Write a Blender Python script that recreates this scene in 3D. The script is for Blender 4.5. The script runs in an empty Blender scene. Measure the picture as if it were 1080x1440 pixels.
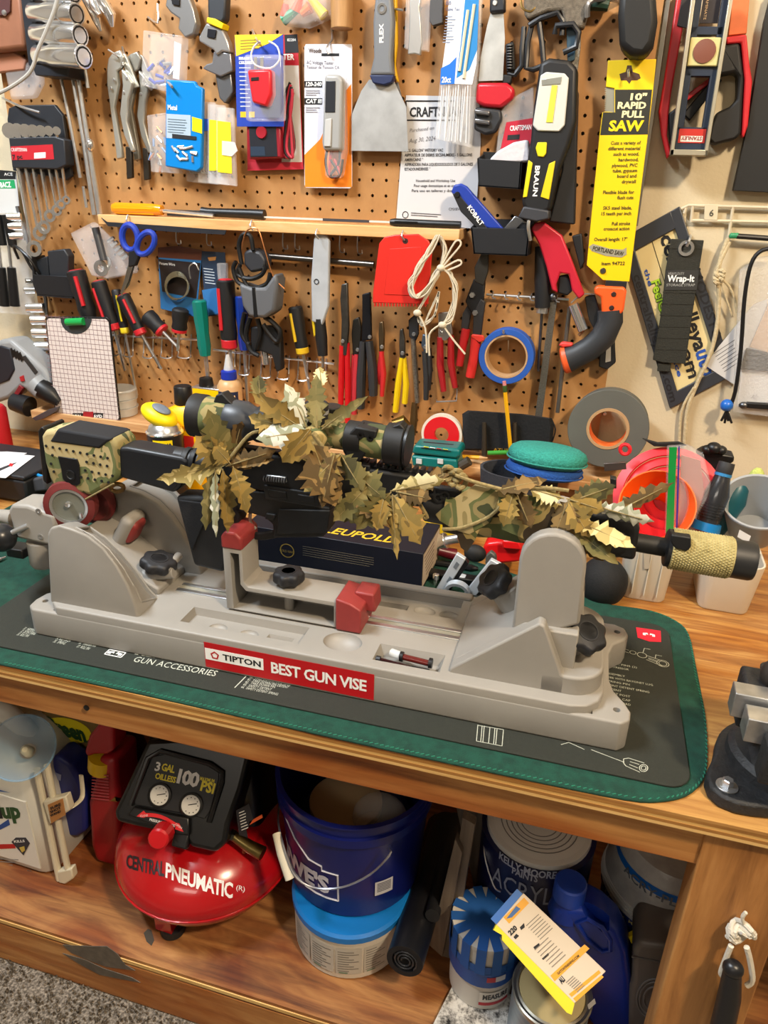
import bpy, bmesh, math, random
from mathutils import Vector as V3, Matrix
random.seed(7)
S = .0254                      # all coordinates below are inches; S turns them into metres
sc = bpy.context.scene
COL = sc.collection
# ---------------------------------------------------------------- camera
FOC = 1021.9
CAM = V3((27.518, -53.366, 46.223))
RX = V3((.95422774, .29794114, .02608624))
RD = V3((.14319885, -.37856562, -.91442996))
RF = V3((-.26257095, .87630996, -.40390265))
cd = bpy.data.cameras.new('camera'); cam = bpy.data.objects.new('camera', cd); COL.objects.link(cam)
cd.sensor_fit = 'AUTO'; cd.sensor_width = 36; cd.lens = FOC*36/1440; cd.clip_start = .01
mw = Matrix.Identity(4)
for i in range(3):
    mw[i][0] = RX[i]; mw[i][1] = -RD[i]; mw[i][2] = -RF[i]; mw[i][3] = CAM[i]*S
cam.matrix_world = mw
sc.camera = cam
cd.dof.use_dof = True; cd.dof.focus_distance = 42*S; cd.dof.aperture_fstop = 16.0
# ---------------------------------------------------------------- light and exposure
sc.view_settings.view_transform = 'Standard'; sc.view_settings.look = 'None'
sc.view_settings.gamma = 1; sc.view_settings.use_curve_mapping = False
sc.view_settings.exposure = 0.25
wd = bpy.data.worlds.new('world'); sc.world = wd; wd.use_nodes = True
wd.node_tree.nodes['Background'].inputs[0].default_value = (.80, .78, .80, 1)
wd.node_tree.nodes['Background'].inputs[1].default_value = .05
def area(name, loc, target, sx, sy, watts, col):
    l = bpy.data.lights.new(name, 'AREA'); l.shape = 'RECTANGLE'; l.size = sx*S; l.size_y = sy*S
    l.energy = watts; l.color = col
    o = bpy.data.objects.new(name, l); COL.objects.link(o)
    o.location = V3(loc)*S
    o.rotation_euler = (V3(target)-V3(loc)).to_track_quat('-Z', 'Y').to_euler()
area('ceiling_light_cool', (-22, -44, 98), (6, -10, 26), 34, 6, 50, (.86, .93, 1))
area('ceiling_light_warm', (66, -62, 97), (14, -6, 24), 7, 7, 46, (1, .80, .56))
area('added_fill_light', (10, -140, 98), (12, -40, 10), 60, 24, 18, (1, .9, .78))  # invented lamp: frontal fill added behind the camera to brighten the under-bench area
# ---------------------------------------------------------------- pixel rays -> places in the room
def ray(x, y): return RX*((x-540)/FOC) + RD*((y-720)/FOC) + RF
def onY(x, y, Y): d = ray(x, y); return CAM + d*((Y-CAM.y)/d.y)
def onZ(x, y, Z): d = ray(x, y); return CAM + d*((Z-CAM.z)/d.z)
def onX(x, y, X): d = ray(x, y); return CAM + d*((X-CAM.x)/d.x)
def W(x, y, d=0): return onY(x, y, -d)
BZ = 24.223                    # bench top height
# ---------------------------------------------------------------- materials
def lin(h):
    c = [int(h[i:i+2], 16)/255 for i in (0, 2, 4)]
    return tuple(x/12.92 if x <= .04045 else ((x+.055)/1.055)**2.4 for x in c) + (1,)
_mc = {}
def mt(h, r=.5, m=0, n=0, sc_=60, b=0, bs=None, a=1, coat=0, h2=None, spec=.5, stretch=None):
    k = (h, r, m, n, sc_, b, bs, a, coat, h2, spec, stretch)
    if k in _mc: return _mc[k]
    mat = bpy.data.materials.new('mat_%s_%d' % (h, len(_mc))); mat.use_nodes = True
    nt = mat.node_tree; p = nt.nodes['Principled BSDF']
    p.inputs['Base Color'].default_value = lin(h); p.inputs['Roughness'].default_value = r
    p.inputs['Metallic'].default_value = m; p.inputs['Alpha'].default_value = a
    p.inputs['Coat Weight'].default_value = coat; p.inputs['Specular IOR Level'].default_value = spec
    tc = nt.nodes.new('ShaderNodeTexCoord'); src = tc.outputs['Object']
    if stretch:
        mp = nt.nodes.new('ShaderNodeMapping'); mp.inputs['Scale'].default_value = stretch
        nt.links.new(src, mp.inputs[0]); src = mp.outputs[0]
    if n or h2:
        t = nt.nodes.new('ShaderNodeTexNoise'); t.inputs['Scale'].default_value = sc_; t.inputs['Detail'].default_value = 5
        nt.links.new(src, t.inputs['Vector'])
        cr = nt.nodes.new('ShaderNodeValToRGB'); nt.links.new(t.outputs['Fac'], cr.inputs[0])
        c = lin(h)
        if h2: c1, c2 = c, lin(h2)
        else: c1 = tuple(x*(1-n) for x in c[:3])+(1,); c2 = tuple(min(1, x*(1+n)) for x in c[:3])+(1,)
        cr.color_ramp.elements[0].position = .35; cr.color_ramp.elements[1].position = .65
        cr.color_ramp.elements[0].color = c1; cr.color_ramp.elements[1].color = c2
        nt.links.new(cr.outputs[0], p.inputs['Base Color'])
    if b:
        t2 = nt.nodes.new('ShaderNodeTexNoise'); t2.inputs['Scale'].default_value = bs or sc_*4; t2.inputs['Detail'].default_value = 3
        nt.links.new(src, t2.inputs['Vector'])
        bp = nt.nodes.new('ShaderNodeBump'); bp.inputs['Strength'].default_value = b; bp.inputs['Distance'].default_value = .002
        nt.links.new(t2.outputs['Fac'], bp.inputs['Height']); nt.links.new(bp.outputs[0], p.inputs['Normal'])
    _mc[k] = mat
    return mat
def ramp_mat(name, stops, tex, r=.6, interp='LINEAR', b=0, m=0, scale=(1, 1, 1), rot=(0, 0, 0), **kw):
    mat = bpy.data.materials.new(name); mat.use_nodes = True; nt = mat.node_tree; p = nt.nodes['Principled BSDF']
    p.inputs['Roughness'].default_value = r; p.inputs['Metallic'].default_value = m
    tc = nt.nodes.new('ShaderNodeTexCoord'); mp = nt.nodes.new('ShaderNodeMapping')
    mp.inputs['Scale'].default_value = scale; mp.inputs['Rotation'].default_value = rot
    nt.links.new(tc.outputs['Object'], mp.inputs[0])
    t = nt.nodes.new({'noise': 'ShaderNodeTexNoise', 'wave': 'ShaderNodeTexWave', 'voronoi': 'ShaderNodeTexVoronoi'}[tex])
    for k, v in kw.items(): t.inputs[k].default_value = v
    nt.links.new(mp.outputs[0], t.inputs['Vector'])
    cr = nt.nodes.new('ShaderNodeValToRGB'); cr.color_ramp.interpolation = interp
    out = t.outputs['Fac'] if 'Fac' in t.outputs else t.outputs[0]
    nt.links.new(out, cr.inputs[0])
    el = cr.color_ramp.elements
    while len(el) < len(stops): el.new(.5)
    for e, (pos, c) in zip(el, stops): e.position = pos; e.color = lin(c)
    nt.links.new(cr.outputs[0], p.inputs['Base Color'])
    if b:
        bp = nt.nodes.new('ShaderNodeBump'); bp.inputs['Strength'].default_value = b; bp.inputs['Distance'].default_value = .002
        nt.links.new(out, bp.inputs['Height']); nt.links.new(bp.outputs[0], p.inputs['Normal'])
    return mat
def wood(name, dark, mid, light, along, fine=1, r=.55):
    s = {'x': (2.2, 26*fine, 26*fine), 'y': (26*fine, 2.2, 26*fine), 'z': (26*fine, 26*fine, 2.2)}[along]
    return ramp_mat(name, [(.28, dark), (.5, mid), (.72, light)], 'noise', r=r, scale=s, b=.25, Scale=1.6, Detail=9, Roughness=.62, Distortion=.8)
def vary(mat, scale, c1, c2):        # broad patches over a wood grain
    nt = mat.node_tree; p = nt.nodes['Principled BSDF']; src = p.inputs['Base Color'].links[0].from_socket
    tc = nt.nodes.new('ShaderNodeTexCoord'); mp = nt.nodes.new('ShaderNodeMapping'); mp.inputs['Scale'].default_value = scale
    t = nt.nodes.new('ShaderNodeTexNoise'); t.inputs['Scale'].default_value = 1; t.inputs['Detail'].default_value = 4; t.inputs['Distortion'].default_value = 1
    cr = nt.nodes.new('ShaderNodeValToRGB'); cr.color_ramp.elements[0].position = .38; cr.color_ramp.elements[1].position = .62
    cr.color_ramp.elements[0].color = lin(c1); cr.color_ramp.elements[1].color = lin(c2)
    mx = nt.nodes.new('ShaderNodeMix'); mx.data_type = 'RGBA'; mx.blend_type = 'MULTIPLY'; mx.inputs[0].default_value = 1
    nt.links.new(tc.outputs['Object'], mp.inputs[0]); nt.links.new(mp.outputs[0], t.inputs['Vector']); nt.links.new(t.outputs['Fac'], cr.inputs[0])
    nt.links.new(src, mx.inputs[6]); nt.links.new(cr.outputs[0], mx.inputs[7]); nt.links.new(mx.outputs[2], p.inputs['Base Color'])
    return mat
def clear(name, h='ffffff', a=.18, r=.12, bump=0):
    mat = bpy.data.materials.new(name); mat.use_nodes = True; nt = mat.node_tree; p = nt.nodes['Principled BSDF']
    p.inputs['Base Color'].default_value = lin(h); p.inputs['Roughness'].default_value = r; p.inputs['Alpha'].default_value = a
    p.inputs['Specular IOR Level'].default_value = .9
    if bump:
        t2 = nt.nodes.new('ShaderNodeTexNoise'); t2.inputs['Scale'].default_value = 60
        bp = nt.nodes.new('ShaderNodeBump'); bp.inputs['Strength'].default_value = bump; bp.inputs['Distance'].default_value = .004
        nt.links.new(t2.outputs['Fac'], bp.inputs['Height']); nt.links.new(bp.outputs[0], p.inputs['Normal'])
    return mat
CLEAR = clear('clear_plastic'); CLEARB = clear('clear_crinkled', a=.22, bump=.8); CLEARF = clear('frosted_plastic', 'e8ecec', .55, .3)
BLUECLEAR = clear('clear_blue_plastic', '8fc4e8', .2, .06)
BLACK = mt('0e0f11', .42); MBLACK = mt('0c0d0e', .7, n=.15, sc_=200); RUBBER = mt('121315', .6, n=.1, sc_=150)
STEEL = mt('d2d4d6', .28, .9, n=.1, sc_=40); CHROME = mt('eef0f2', .14, .92); DSTEEL = mt('707276', .4, 1, n=.15, sc_=60)
WHITE = mt('e6e6e2', .5); RED = mt('c2141c', .35); INK = mt('15161a', .7); PRW = mt('f2f2ee', .6); YEL = mt('f5d800', .45)
# ---------------------------------------------------------------- mesh helpers
def frame_of(t):
    t = t.normalized(); a = V3((0, 0, 1)) if abs(t.z) < .9 else V3((1, 0, 0))
    x = a.cross(t).normalized(); return x, t.cross(x).normalized()
class B:
    def __init__(s): s.v = []; s.f = []
    def add(s, vs, fs):
        o = len(s.v); s.v += [V3(v) for v in vs]; s.f += [[i+o for i in f] for f in fs]; return s
    def loft(s, rings, caps=True, closed=False):
        n = len(rings[0]); vs = [p for r in rings for p in r]; fs = []
        m = len(rings)
        for i in range(m if closed else m-1):
            j = (i+1) % m
            for k in range(n):
                l = (k+1) % n; fs.append((i*n+k, i*n+l, j*n+l, j*n+k))
        if caps and not closed: fs += [tuple(range(n))[::-1], tuple((m-1)*n+k for k in range(n))]
        return s.add(vs, fs)
    def prism(s, front, back): return s.loft([front, back])
    def box(s, c, sz, M=None):
        x, y, z = [q/2 for q in sz]
        vs = [V3((a*x, b*y, d*z)) for d in (-1, 1) for a, b in ((-1, -1), (1, -1), (1, 1), (-1, 1))]
        vs = [(M @ v if M else v)+V3(c) for v in vs]
        return s.add(vs, [(3, 2, 1, 0), (4, 5, 6, 7), (0, 1, 5, 4), (1, 2, 6, 5), (2, 3, 7, 6), (3, 0, 4, 7)])
    def box2(s, a, b): a, b = V3(a), V3(b); return s.box((a+b)/2, [abs(q) for q in (b-a)])
    def tube(s, path, r, n=10, caps=True, flat=1, closed=False, updir=None):
        path = [V3(p) for p in path]; m = len(path); r = r if isinstance(r, (list, tuple)) else [r]*m
        rings = []; X = None
        for i, p in enumerate(path):
            t = (path[(i+1) % m]-path[i-1]) if (closed or 0 < i < m-1) else (path[1]-path[0] if i == 0 else path[-1]-path[-2])
            if t.length < 1e-9: t = V3((0, 0, 1))
            t.normalize()
            if X is None:
                X = frame_of(t)[0] if updir is None else V3(updir)
            X = X-t*X.dot(t)
            if X.length < 1e-6: X = frame_of(t)[0]
            X.normalize(); Yv = t.cross(X)
            rings.append([p+(X*math.cos(q)+Yv*(math.sin(q)*flat))*r[i] for q in [2*math.pi*k/n for k in range(n)]])
        return s.loft(rings, caps, closed)
    def lathe(s, prof, c, ax=(0, 0, 1), n=24, caps=True):
        c = V3(c); ax = V3(ax).normalized(); x, y = frame_of(ax)
        rings = [[c+ax*h+(x*math.cos(2*math.pi*k/n)+y*math.sin(2*math.pi*k/n))*max(r, 1e-4) for k in range(n)] for r, h in prof]
        return s.loft(rings, caps)
    def cyl(s, a, b, r, n=16, r2=None):
        a, b = V3(a), V3(b); return s.tube([a, b], [r, r if r2 is None else r2], n)
    def ring(s, c, ax, ro, ri, h, n=32):
        return s.lathe_closed([(ri, -h/2), (ro, -h/2), (ro, h/2), (ri, h/2)], c, ax, n)
    def lathe_closed(s, prof, c, ax, n=24):
        c = V3(c); ax = V3(ax).normalized(); x, y = frame_of(ax)
        rings = [[c+ax*h+(x*math.cos(2*math.pi*k/n)+y*math.sin(2*math.pi*k/n))*r for r, h in prof] for k in range(n)]
        return s.loft(rings, False, True)
    def ball(s, c, r, sq=(1, 1, 1), nu=16, nv=10, M=None):
        c = V3(c); rings = []
        for j in range(1, nv):
            a = math.pi*j/nv
            rg = []
            for k in range(nu):
                q = 2*math.pi*k/nu
                v = V3((math.sin(a)*math.cos(q)*sq[0], math.sin(a)*math.sin(q)*sq[1], math.cos(a)*sq[2]))*r
                rg.append(c+(M @ v if M else v))
            rings.append(rg)
        return s.loft(rings)
    def grid(s, pts, nu, nv):       # pts row-major
        return s.add(pts, [(j*nu+i, j*nu+i+1, (j+1)*nu+i+1, (j+1)*nu+i) for j in range(nv-1) for i in range(nu-1)])
ROOTS = []
def mesh_of(b, name, smooth=35, recalc=True):
    me = bpy.data.meshes.new(name); me.from_pydata([tuple(v*S) for v in b.v], [], b.f)
    if recalc:
        bm = bmesh.new(); bm.from_mesh(me); bmesh.ops.recalc_face_normals(bm, faces=bm.faces); bm.to_mesh(me); bm.free()
    if smooth:
        me.polygons.foreach_set('use_smooth', [True]*len(me.polygons))
        me.set_sharp_from_angle(angle=math.radians(smooth))
    return me
def link(name, me, parent=None):
    o = bpy.data.objects.new(name, me); COL.objects.link(o)
    if parent is not None: o.parent = parent
    else: ROOTS.append(o)
    return o
def part(name, b, mat, parent, bev=0, seg=2, smooth=35, label=None, kind=None, recalc=True):
    me = mesh_of(b, name, smooth, recalc); me.materials.append(mat)
    o = link(name, me, parent)
    if bev:
        md = o.modifiers.new('bevel', 'BEVEL'); md.width = bev*S; md.segments = seg; md.limit_method = 'ANGLE'; md.angle_limit = math.radians(34)
        md.harden_normals = False
    if label: o['label'] = label
    if kind: o['kind'] = kind
    return o
def tag(o, label, cat, group=None):
    o['label'] = label; o['category'] = cat
    if group: o['group'] = group
    return o
def thing(name, label, cat, group=None):
    o = bpy.data.objects.new(name, None); COL.objects.link(o); o.empty_display_size = .02
    ROOTS.append(o); return tag(o, label, cat, group)
def solo(name, b, mat, label, cat, group=None, **k): return tag(part(name, b, mat, None, **k), label, cat, group)
def struct(name, b, mat, **k): o = part(name, b, mat, None, **k); o['kind'] = 'structure'; return o
def copy_tree(o, delta, parent=None, label=None, group=None):
    c = o.copy(); COL.objects.link(c); c.parent = parent
    if parent is None: c.location = o.location+V3(delta)*S; ROOTS.append(c)
    if label: c['label'] = label
    if group: c['group'] = group
    for ch in list(o.children): copy_tree(ch, (0, 0, 0), c)
    return c
def cut(o, cutters):            # boolean difference, result baked into the mesh
    tmp = []
    for b in cutters:
        me = mesh_of(b, 'cutter', 0); k = bpy.data.objects.new('cutter', me); COL.objects.link(k); tmp.append(k)
        md = o.modifiers.new('cut', 'BOOLEAN'); md.operation = 'DIFFERENCE'; md.object = k; md.solver = 'EXACT'
    bpy.context.view_layer.update()
    dg = bpy.context.evaluated_depsgraph_get(); old = o.data
    me = bpy.data.meshes.new_from_object(o.evaluated_get(dg)); o.modifiers.clear(); o.data = me
    me.polygons.foreach_set('use_smooth', [True]*len(me.polygons)); me.set_sharp_from_angle(angle=math.radians(35))
    for k in tmp: d = k.data; bpy.data.objects.remove(k); bpy.data.meshes.remove(d)
    bpy.data.meshes.remove(old)
    return o
_tc = {}
def text2d(s, bold=0, space=1.0):
    k = (s, bold, space)
    if k not in _tc:
        cu = bpy.data.curves.new('t', 'FONT'); cu.body = s; cu.resolution_u = 2; cu.offset = bold; cu.space_character = space
        ob = bpy.data.objects.new('t', cu)
        me = ob.to_mesh(); vs = [(v.co.x, v.co.y) for v in me.vertices]; fs = [tuple(p.vertices) for p in me.polygons]
        ob.to_mesh_clear(); bpy.data.objects.remove(ob); bpy.data.curves.remove(cu)
        if vs:
            x0 = min(v[0] for v in vs); x1 = max(v[0] for v in vs)
            vs = [((x-x0)/(x1-x0), y) for x, y in vs]
            cap = .70
            vs = [(x, y/cap) for x, y in vs]
        _tc[k] = (vs, fs)
    return _tc[k]
def textmap(parent, s, mat, fn, bold=0, name='lettering', space=1.0):
    """fn(x 0..1 along the line, y in cap heights) -> world point"""
    vs, fs = text2d(s, bold, space); b = B(); b.add([fn(x, y) for x, y in vs], fs)
    return part(name, b, mat, parent, smooth=0, recalc=False)
def text(parent, s, mat, p0, right, up, bold=0, shear=0, name='lettering', space=1.0):
    """right spans the whole line, up is one cap height; both 3D vectors"""
    p0, right, up = V3(p0), V3(right), V3(up)
    return textmap(parent, s, mat, lambda x, y: p0+right*x+up*y+right.normalized()*(shear*y*up.length), bold, name, space)
def wtext(parent, s, mat, a, b, hpx, d, bold=0, shear=0, name='lettering', space=1.0):
    """baseline from pixel a to pixel b on the plane d inches before the pegboard, cap height hpx pixels"""
    p, q = W(*a, d), W(*b, d); r = q-p
    v = W(a[0], a[1]-hpx, d)-p; up = V3((-r.z, 0, r.x)).normalized()*v.length
    return text(parent, s, mat, p, r, up, bold, shear, name, space)
# traced outlines ---------------------------------------------------
def slab(pts, d, th, b=None):       # polygon of pixels at the front plane y=-(d+th), extruded back to y=-d
    b = b or B(); fr = [W(x, y, d+th) for x, y in pts]; return b.prism(fr, [p+V3((0, th, 0)) for p in fr])
def wrod(pts, r, n=10, b=None, flat=1): # pts (px,py,d)
    b = b or B(); return b.tube([W(*p) for p in pts], r, n, flat=flat)
def arc(c, r, a0, a1, n): return [(c[0]+r*math.cos(math.radians(a0+(a1-a0)*i/n)), c[1]+r*math.sin(math.radians(a0+(a1-a0)*i/n))) for i in range(n+1)]
def smooth_path(pts, k=4):
    pts = [V3(p) for p in pts]; out = []
    for i in range(len(pts)-1):
        p0 = pts[max(i-1, 0)]; p1 = pts[i]; p2 = pts[i+1]; p3 = pts[min(i+2, len(pts)-1)]
        for j in range(k):
            t = j/k; out.append(.5*((2*p1)+(p2-p0)*t+(2*p0-5*p1+4*p2-p3)*t*t+(3*p1-p0-3*p2+p3)*t**3))
    return out+[pts[-1]]
def rrect(w, h, r, n=4):
    out = []
    for cx, cy, a in ((w/2-r, h/2-r, 0), (-w/2+r, h/2-r, 90), (-w/2+r, -h/2+r, 180), (w/2-r, -h/2+r, 270)):
        out += arc((cx, cy), r, a, a+90, n)
    return out
# ================================================================ structure
drywall = mt('c9bb9d', .85, n=.03, sc_=12, b=.25, bs=220)
struct('wall_back', B().box2((-110, .8, 0), (150, 4.8, 100)), drywall)
wallw = mt('d6d2ca', .9)
struct('ceiling', B().box2((-110, -170, 100), (150, 4.8, 104)), mt('e2e0dc', .9))
struct('wall_left', B().box2((-114, -170, 0), (-110, 4.8, 100)), wallw)
struct('wall_right', B().box2((150, -170, 0), (154, 4.8, 100)), wallw)
struct('wall_front', B().box2((-110, -174, 0), (150, -170, 100)), wallw)
# carpet floor
b = B(); random.seed(3)
b.box2((-110, -170, -2), (150, .8, -.02))
carp = ramp_mat('carpet', [(.3, '40392f'), (.5, '70665a'), (.68, '9a8e7e')], 'noise', r=1, b=1.0, scale=(1, 1, 1), Scale=260, Detail=3)
fl = struct('floor', b, carp)
b = B()                                        # loop pile, uncountable
for i in range(9000):
    x = random.uniform(-14, 26); y = random.uniform(-47, -30.2); h = random.uniform(.12, .3); a = random.uniform(0, 6.28); w = random.uniform(.05, .09)
    dx, dy = math.cos(a)*w, math.sin(a)*w; tx, ty = random.uniform(-.12, .12), random.uniform(-.12, .12)
    b.add([(x-dx, y-dy, 0), (x+dx, y+dy, 0), (x+dx+tx, y+dy+ty, h), (x-dx+tx, y-dy+ty, h), (x-dy, y+dx, 0), (x+dy, y-dx, 0), (x+dy+tx, y-dx+ty, h), (x-dy+tx, y+dx+ty, h)], [(0, 1, 2, 3), (4, 5, 6, 7)])
o = part('carpet_pile', b, carp, fl, smooth=0, recalc=False, kind='stuff')
# pegboard with real holes
peg = ramp_mat('hardboard', [(.3, '9c6d3e'), (.55, 'af7f4a'), (.75, 'bd8e5a')], 'noise', r=.55, scale=(1, 1, .5), Scale=7, Detail=9, Roughness=.75)
def wz(r): return 48.9-r                      # hole row r -> height
X0, X1 = -20.45, 27.7; rows = range(-13, 24); cols = range(-20, 28)
b = B()
for r in rows:
    for c in cols:
        cx, cz = c, wz(r)
        l = -.5 if c > -20 else X0-c; rr = .5 if c < 27 else X1-c
        q = []
        for k in range(8):
            a = math.pi/4*k+math.pi/8; q.append((math.cos(a)*.118, math.sin(a)*.118))
        o8 = [(rr, .2), (.2, .5), (-.2, .5), (l, .2), (l, -.2), (-.2, -.5), (.2, -.5), (rr, -.2)]
        cr = [(rr, .5), (l, .5), (l, -.5), (rr, -.5)]
        vs = [(cx+x, 0, cz+z) for x, z in q]+[(cx+x, 0, cz+z) for x, z in o8]+[(cx+x, .19, cz+z) for x, z in q]+[(cx+x, 0, cz+z) for x, z in cr]
        fs = [(k, (k+1) % 8, 8+(k+1) % 8, 8+k) for k in range(8)]+[(k, 16+k, 16+(k+1) % 8, (k+1) % 8) for k in range(8)]
        fs += [(8, 9, 24), (10, 11, 25), (12, 13, 26), (14, 15, 27)]
        b.add(vs, fs)
zt, zb_ = wz(rows[0])+.5, wz(rows[-1])-.5
b.add([(X0, 0, zb_), (X0, .19, zb_), (X0, .19, zt), (X0, 0, zt), (X1, 0, zb_), (X1, .19, zb_), (X1, .19, zt), (X1, 0, zt)], [(0, 1, 2, 3), (4, 5, 6, 7), (0, 1, 5, 4), (3, 2, 6, 7)])
pegb = thing('pegboard', 'large brown perforated hardboard sheet on the wall behind the bench', 'pegboard')
part('perforated_sheet', b, peg, pegb, smooth=0, recalc=False)
b = B()
for x in (X0+.75, 4, X1-.75): b.box2((x-.75, .2, zb_), (x+.75, .8, zt))
for z in (zb_+.7, zt-.7): b.box2((X0+1.6, .2, z-.7), (X1-1.6, .8, z+.7))
part('furring_strips', b, mt('8a6a45', .8), pegb)
# wooden ledge fixed on the pegboard
pine = wood('pine', 'b98350', 'd8a86c', 'e6c08c', 'x')
dfir = wood('fir', '8a5a2c', 'b27c44', 'c8965a', 'x', 1.4)
dfirz = wood('fir_upright', '7d5026', 'a9743e', 'c08c52', 'z', 1.0)
vary(dfir, (3, 12, 12), 'd8b088', 'ffffff')
pa = W(137, 303, 2.2); pb = W(646, 326, 2.2)
lz = (W(140, 303, 2.2).z+W(640, 321, 2.2).z)/2
b = B().box2((pa.x, -2.2, lz-.72), (pb.x, 0, lz))
SHELFZ = lz
solo('wall_ledge', b, pine, 'narrow pale wooden ledge screwed across the middle of the pegboard', 'shelf', bev=.05)
# ================================================================ workbench
bench = thing('workbench', 'plywood workbench with stained top, apron, post and lower shelf', 'workbench')
BXL, BXR = -60, 52
fA, fB = onZ(20, 940, BZ), onZ(1060, 1168, BZ)
FSL = (fB.y-fA.y)/(fB.x-fA.x)
def fy(x): return fA.y+(x-fA.x)*FSL
def hslab(b, x0, x1, z0, z1, off=0, back=.7):
    b.add([(x0, fy(x0)+off, z0), (x1, fy(x1)+off, z0), (x1, back, z0), (x0, back, z0), (x0, fy(x0)+off, z1), (x1, fy(x1)+off, z1), (x1, back, z1), (x0, back, z1)],
          [(3, 2, 1, 0), (4, 5, 6, 7), (0, 1, 5, 4), (1, 2, 6, 5), (2, 3, 7, 6), (3, 0, 4, 7)]); return b
topm = ramp_mat('bench_top', [(.25, '6e4620'), (.42, '9a6a38'), (.55, 'b3854a'), (.72, 'c9a05c')], 'noise', r=.4, scale=(2.0, 26, 26), b=.15, Scale=2.4, Detail=9, Roughness=.6, Distortion=1.2)
vary(topm, (4, 14, 14), 'e0c090', 'ffffff')
plyc = ['c89a58', 'a57438', 'd3a762', '9c6c34', 'd8b070']
random.seed(11)
zt = BZ
for i, (t, c) in enumerate(zip((.13, .15, .16, .15, .16), plyc)):
    off = random.uniform(0, .035)
    m = topm if i == 0 else wood('ply_layer_%d' % i, {1: '7c5222', 3: '74491e'}.get(i, 'b88846'), c, c, 'x', 2)
    part('plywood_layer', hslab(B(), BXL, BXR, zt-t, zt, off), m, bench, label='stained plywood top veneer' if i == 0 else None); zt -= t
ap = hslab(B(), BXL, BXR, zt-3.5, zt, .55, -27.6)
AZ = W(540, 1115, -fy(18)-.5).z
ap = hslab(B(), BXL, 37.4, AZ, zt-.01, .5, -27.9)
part('apron_board', ap, dfir, bench, bev=.06)
# post (2x4 on edge) at the right and its twin at the back
pz = zt-.02
part('leg_post', B().box2((33.95, fy(34)+.35, 0.02), (37.5, fy(34)+1.85, pz)), dfirz, bench, bev=.08)
part('leg_post', B().box2((34, -1.6, .02), (37.5, -.1, pz)), dfirz, bench, bev=.08)
part('leg_post', B().box2((-59, -1.6, .02), (-55.5, -.1, pz)), dfirz, bench, bev=.08)
LZ = 4.3                        # lower shelf top
shm = ramp_mat('shelf_ply', [(.25, '5c3618'), (.45, '8c5c30'), (.6, 'a87642'), (.8, 'bc8c52')], 'noise', r=.6, scale=(2, 18, 18), b=.15, Scale=2.0, Detail=8, Roughness=.6, Distortion=1.6)
vary(shm, (5, 9, 9), 'c89c70', 'ffffff')
part('lower_shelf', hslab(B(), BXL, BXR, LZ-.72, LZ, .1, -.3), shm, bench)
part('lower_shelf_edge', hslab(B(), BXL, 33.9, LZ-.5, LZ-.25, .04, -20), wood('shelf_edge', 'a87a3c', 'd8b06c', 'e4c07c', 'x', 2), bench)
part('shelf_fascia', hslab(B(), BXL, 33.9, .05, LZ-.73, .08, -27.9), dfir, bench, bev=.08)
# screw heads and paint drips as little marks
b = B(); p = onY(122, 995, fy(2)+.45); b.lathe([(.16, 0), (.16, -.05), (.05, -.07)], p, (0, 1, 0), 12)
part('screw_head', b, BLACK, bench)
# grey paint smear on the fascia
def patch(pts, Y, th=.02):
    fr = [onY(x, y, fy(onY(x, y, Y).x)+Y-fy(6)) for x, y in pts]; return B().prism(fr, [p+V3((0, th, 0)) for p in fr])
pm = mt('5b5145', .7, n=.2, sc_=80)
part('paint_stain', patch([(88, 1329), (130, 1331), (150, 1331), (165, 1342), (176, 1357), (190, 1365), (150, 1360), (128, 1352), (100, 1340)], fy(6)+.03, .04), pm, bench, label='grey paint smear on the shelf front')
part('paint_stain', patch([(88, 1341), (120, 1350), (145, 1362), (185, 1375), (197, 1382), (160, 1375), (140, 1371), (110, 1355)], fy(6)+.03, .04), pm, bench)
# low back ledge of the bench
led = wood('ledge_wood', 'a8754a', 'c99a68', 'dbb180', 'x')
LEDZ = 27.95
rs = thing('bench_riser', 'long low wooden riser along the wall at the back of the bench', 'ledge')
part('riser_plank', B().box2((-19.8, -3.7, LEDZ-.75), (31.5, -.02, LEDZ)), led, rs, bev=.05)
for x0, x1 in ((-18.2, -14), (-2, 2), (12, 16), (27, 31)): part('riser_block', B().box2((x0, -3.3, BZ+.01), (x1, -.1, LEDZ-.76)), led, rs, bev=.05)
part('riser_back', B().box2((-18, -1.0, BZ+.01), (31, -.1, LEDZ-.77)), led, rs)
# ================================================================ green pad and printed mat
def hpoly(pts, z, th):          # polygon of pixels on the plane z+th, down to z
    tp = [onZ(x, y, z+th) for x, y in pts]; return B().prism(tp, [p-V3((0, 0, th)) for p in tp])
felt = mt('0a3d30', .95, n=.22, sc_=90, b=.6, bs=700)
gp = smooth_path([(x, y, 0) for x, y in [(860, 850), (915, 858), (950, 872), (968, 890), (978, 930), (986, 970), (993, 1010), (995, 1060), (990, 1095), (965, 1118), (925, 1126), (880, 1123), (760, 1099), (600, 1065), (420, 1025), (200, 975), (0, 933)]], 3)
gp = [(p.x, p.y) for p in gp]
pts = [onZ(x, y, BZ+.14) for x, y in gp]
pts += [V3((-12, pts[-1].y-.4, BZ+.14)), V3((-13, -11, BZ+.14)), V3((-9, -10, BZ+.14)), V3((20, -11.0, BZ+.14))]
b = B().prism(pts, [p-V3((0, 0, .14)) for p in pts])
gpad = thing('work_pad', 'dark green felt work pad spread over the bench top', 'mat')
part('felt_sheet', b, felt, gpad, bev=.05)
edge = [onZ(x, y, BZ+.145)+V3((0, 0, 0)) for x, y in gp[3:]]
b = B()
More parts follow.
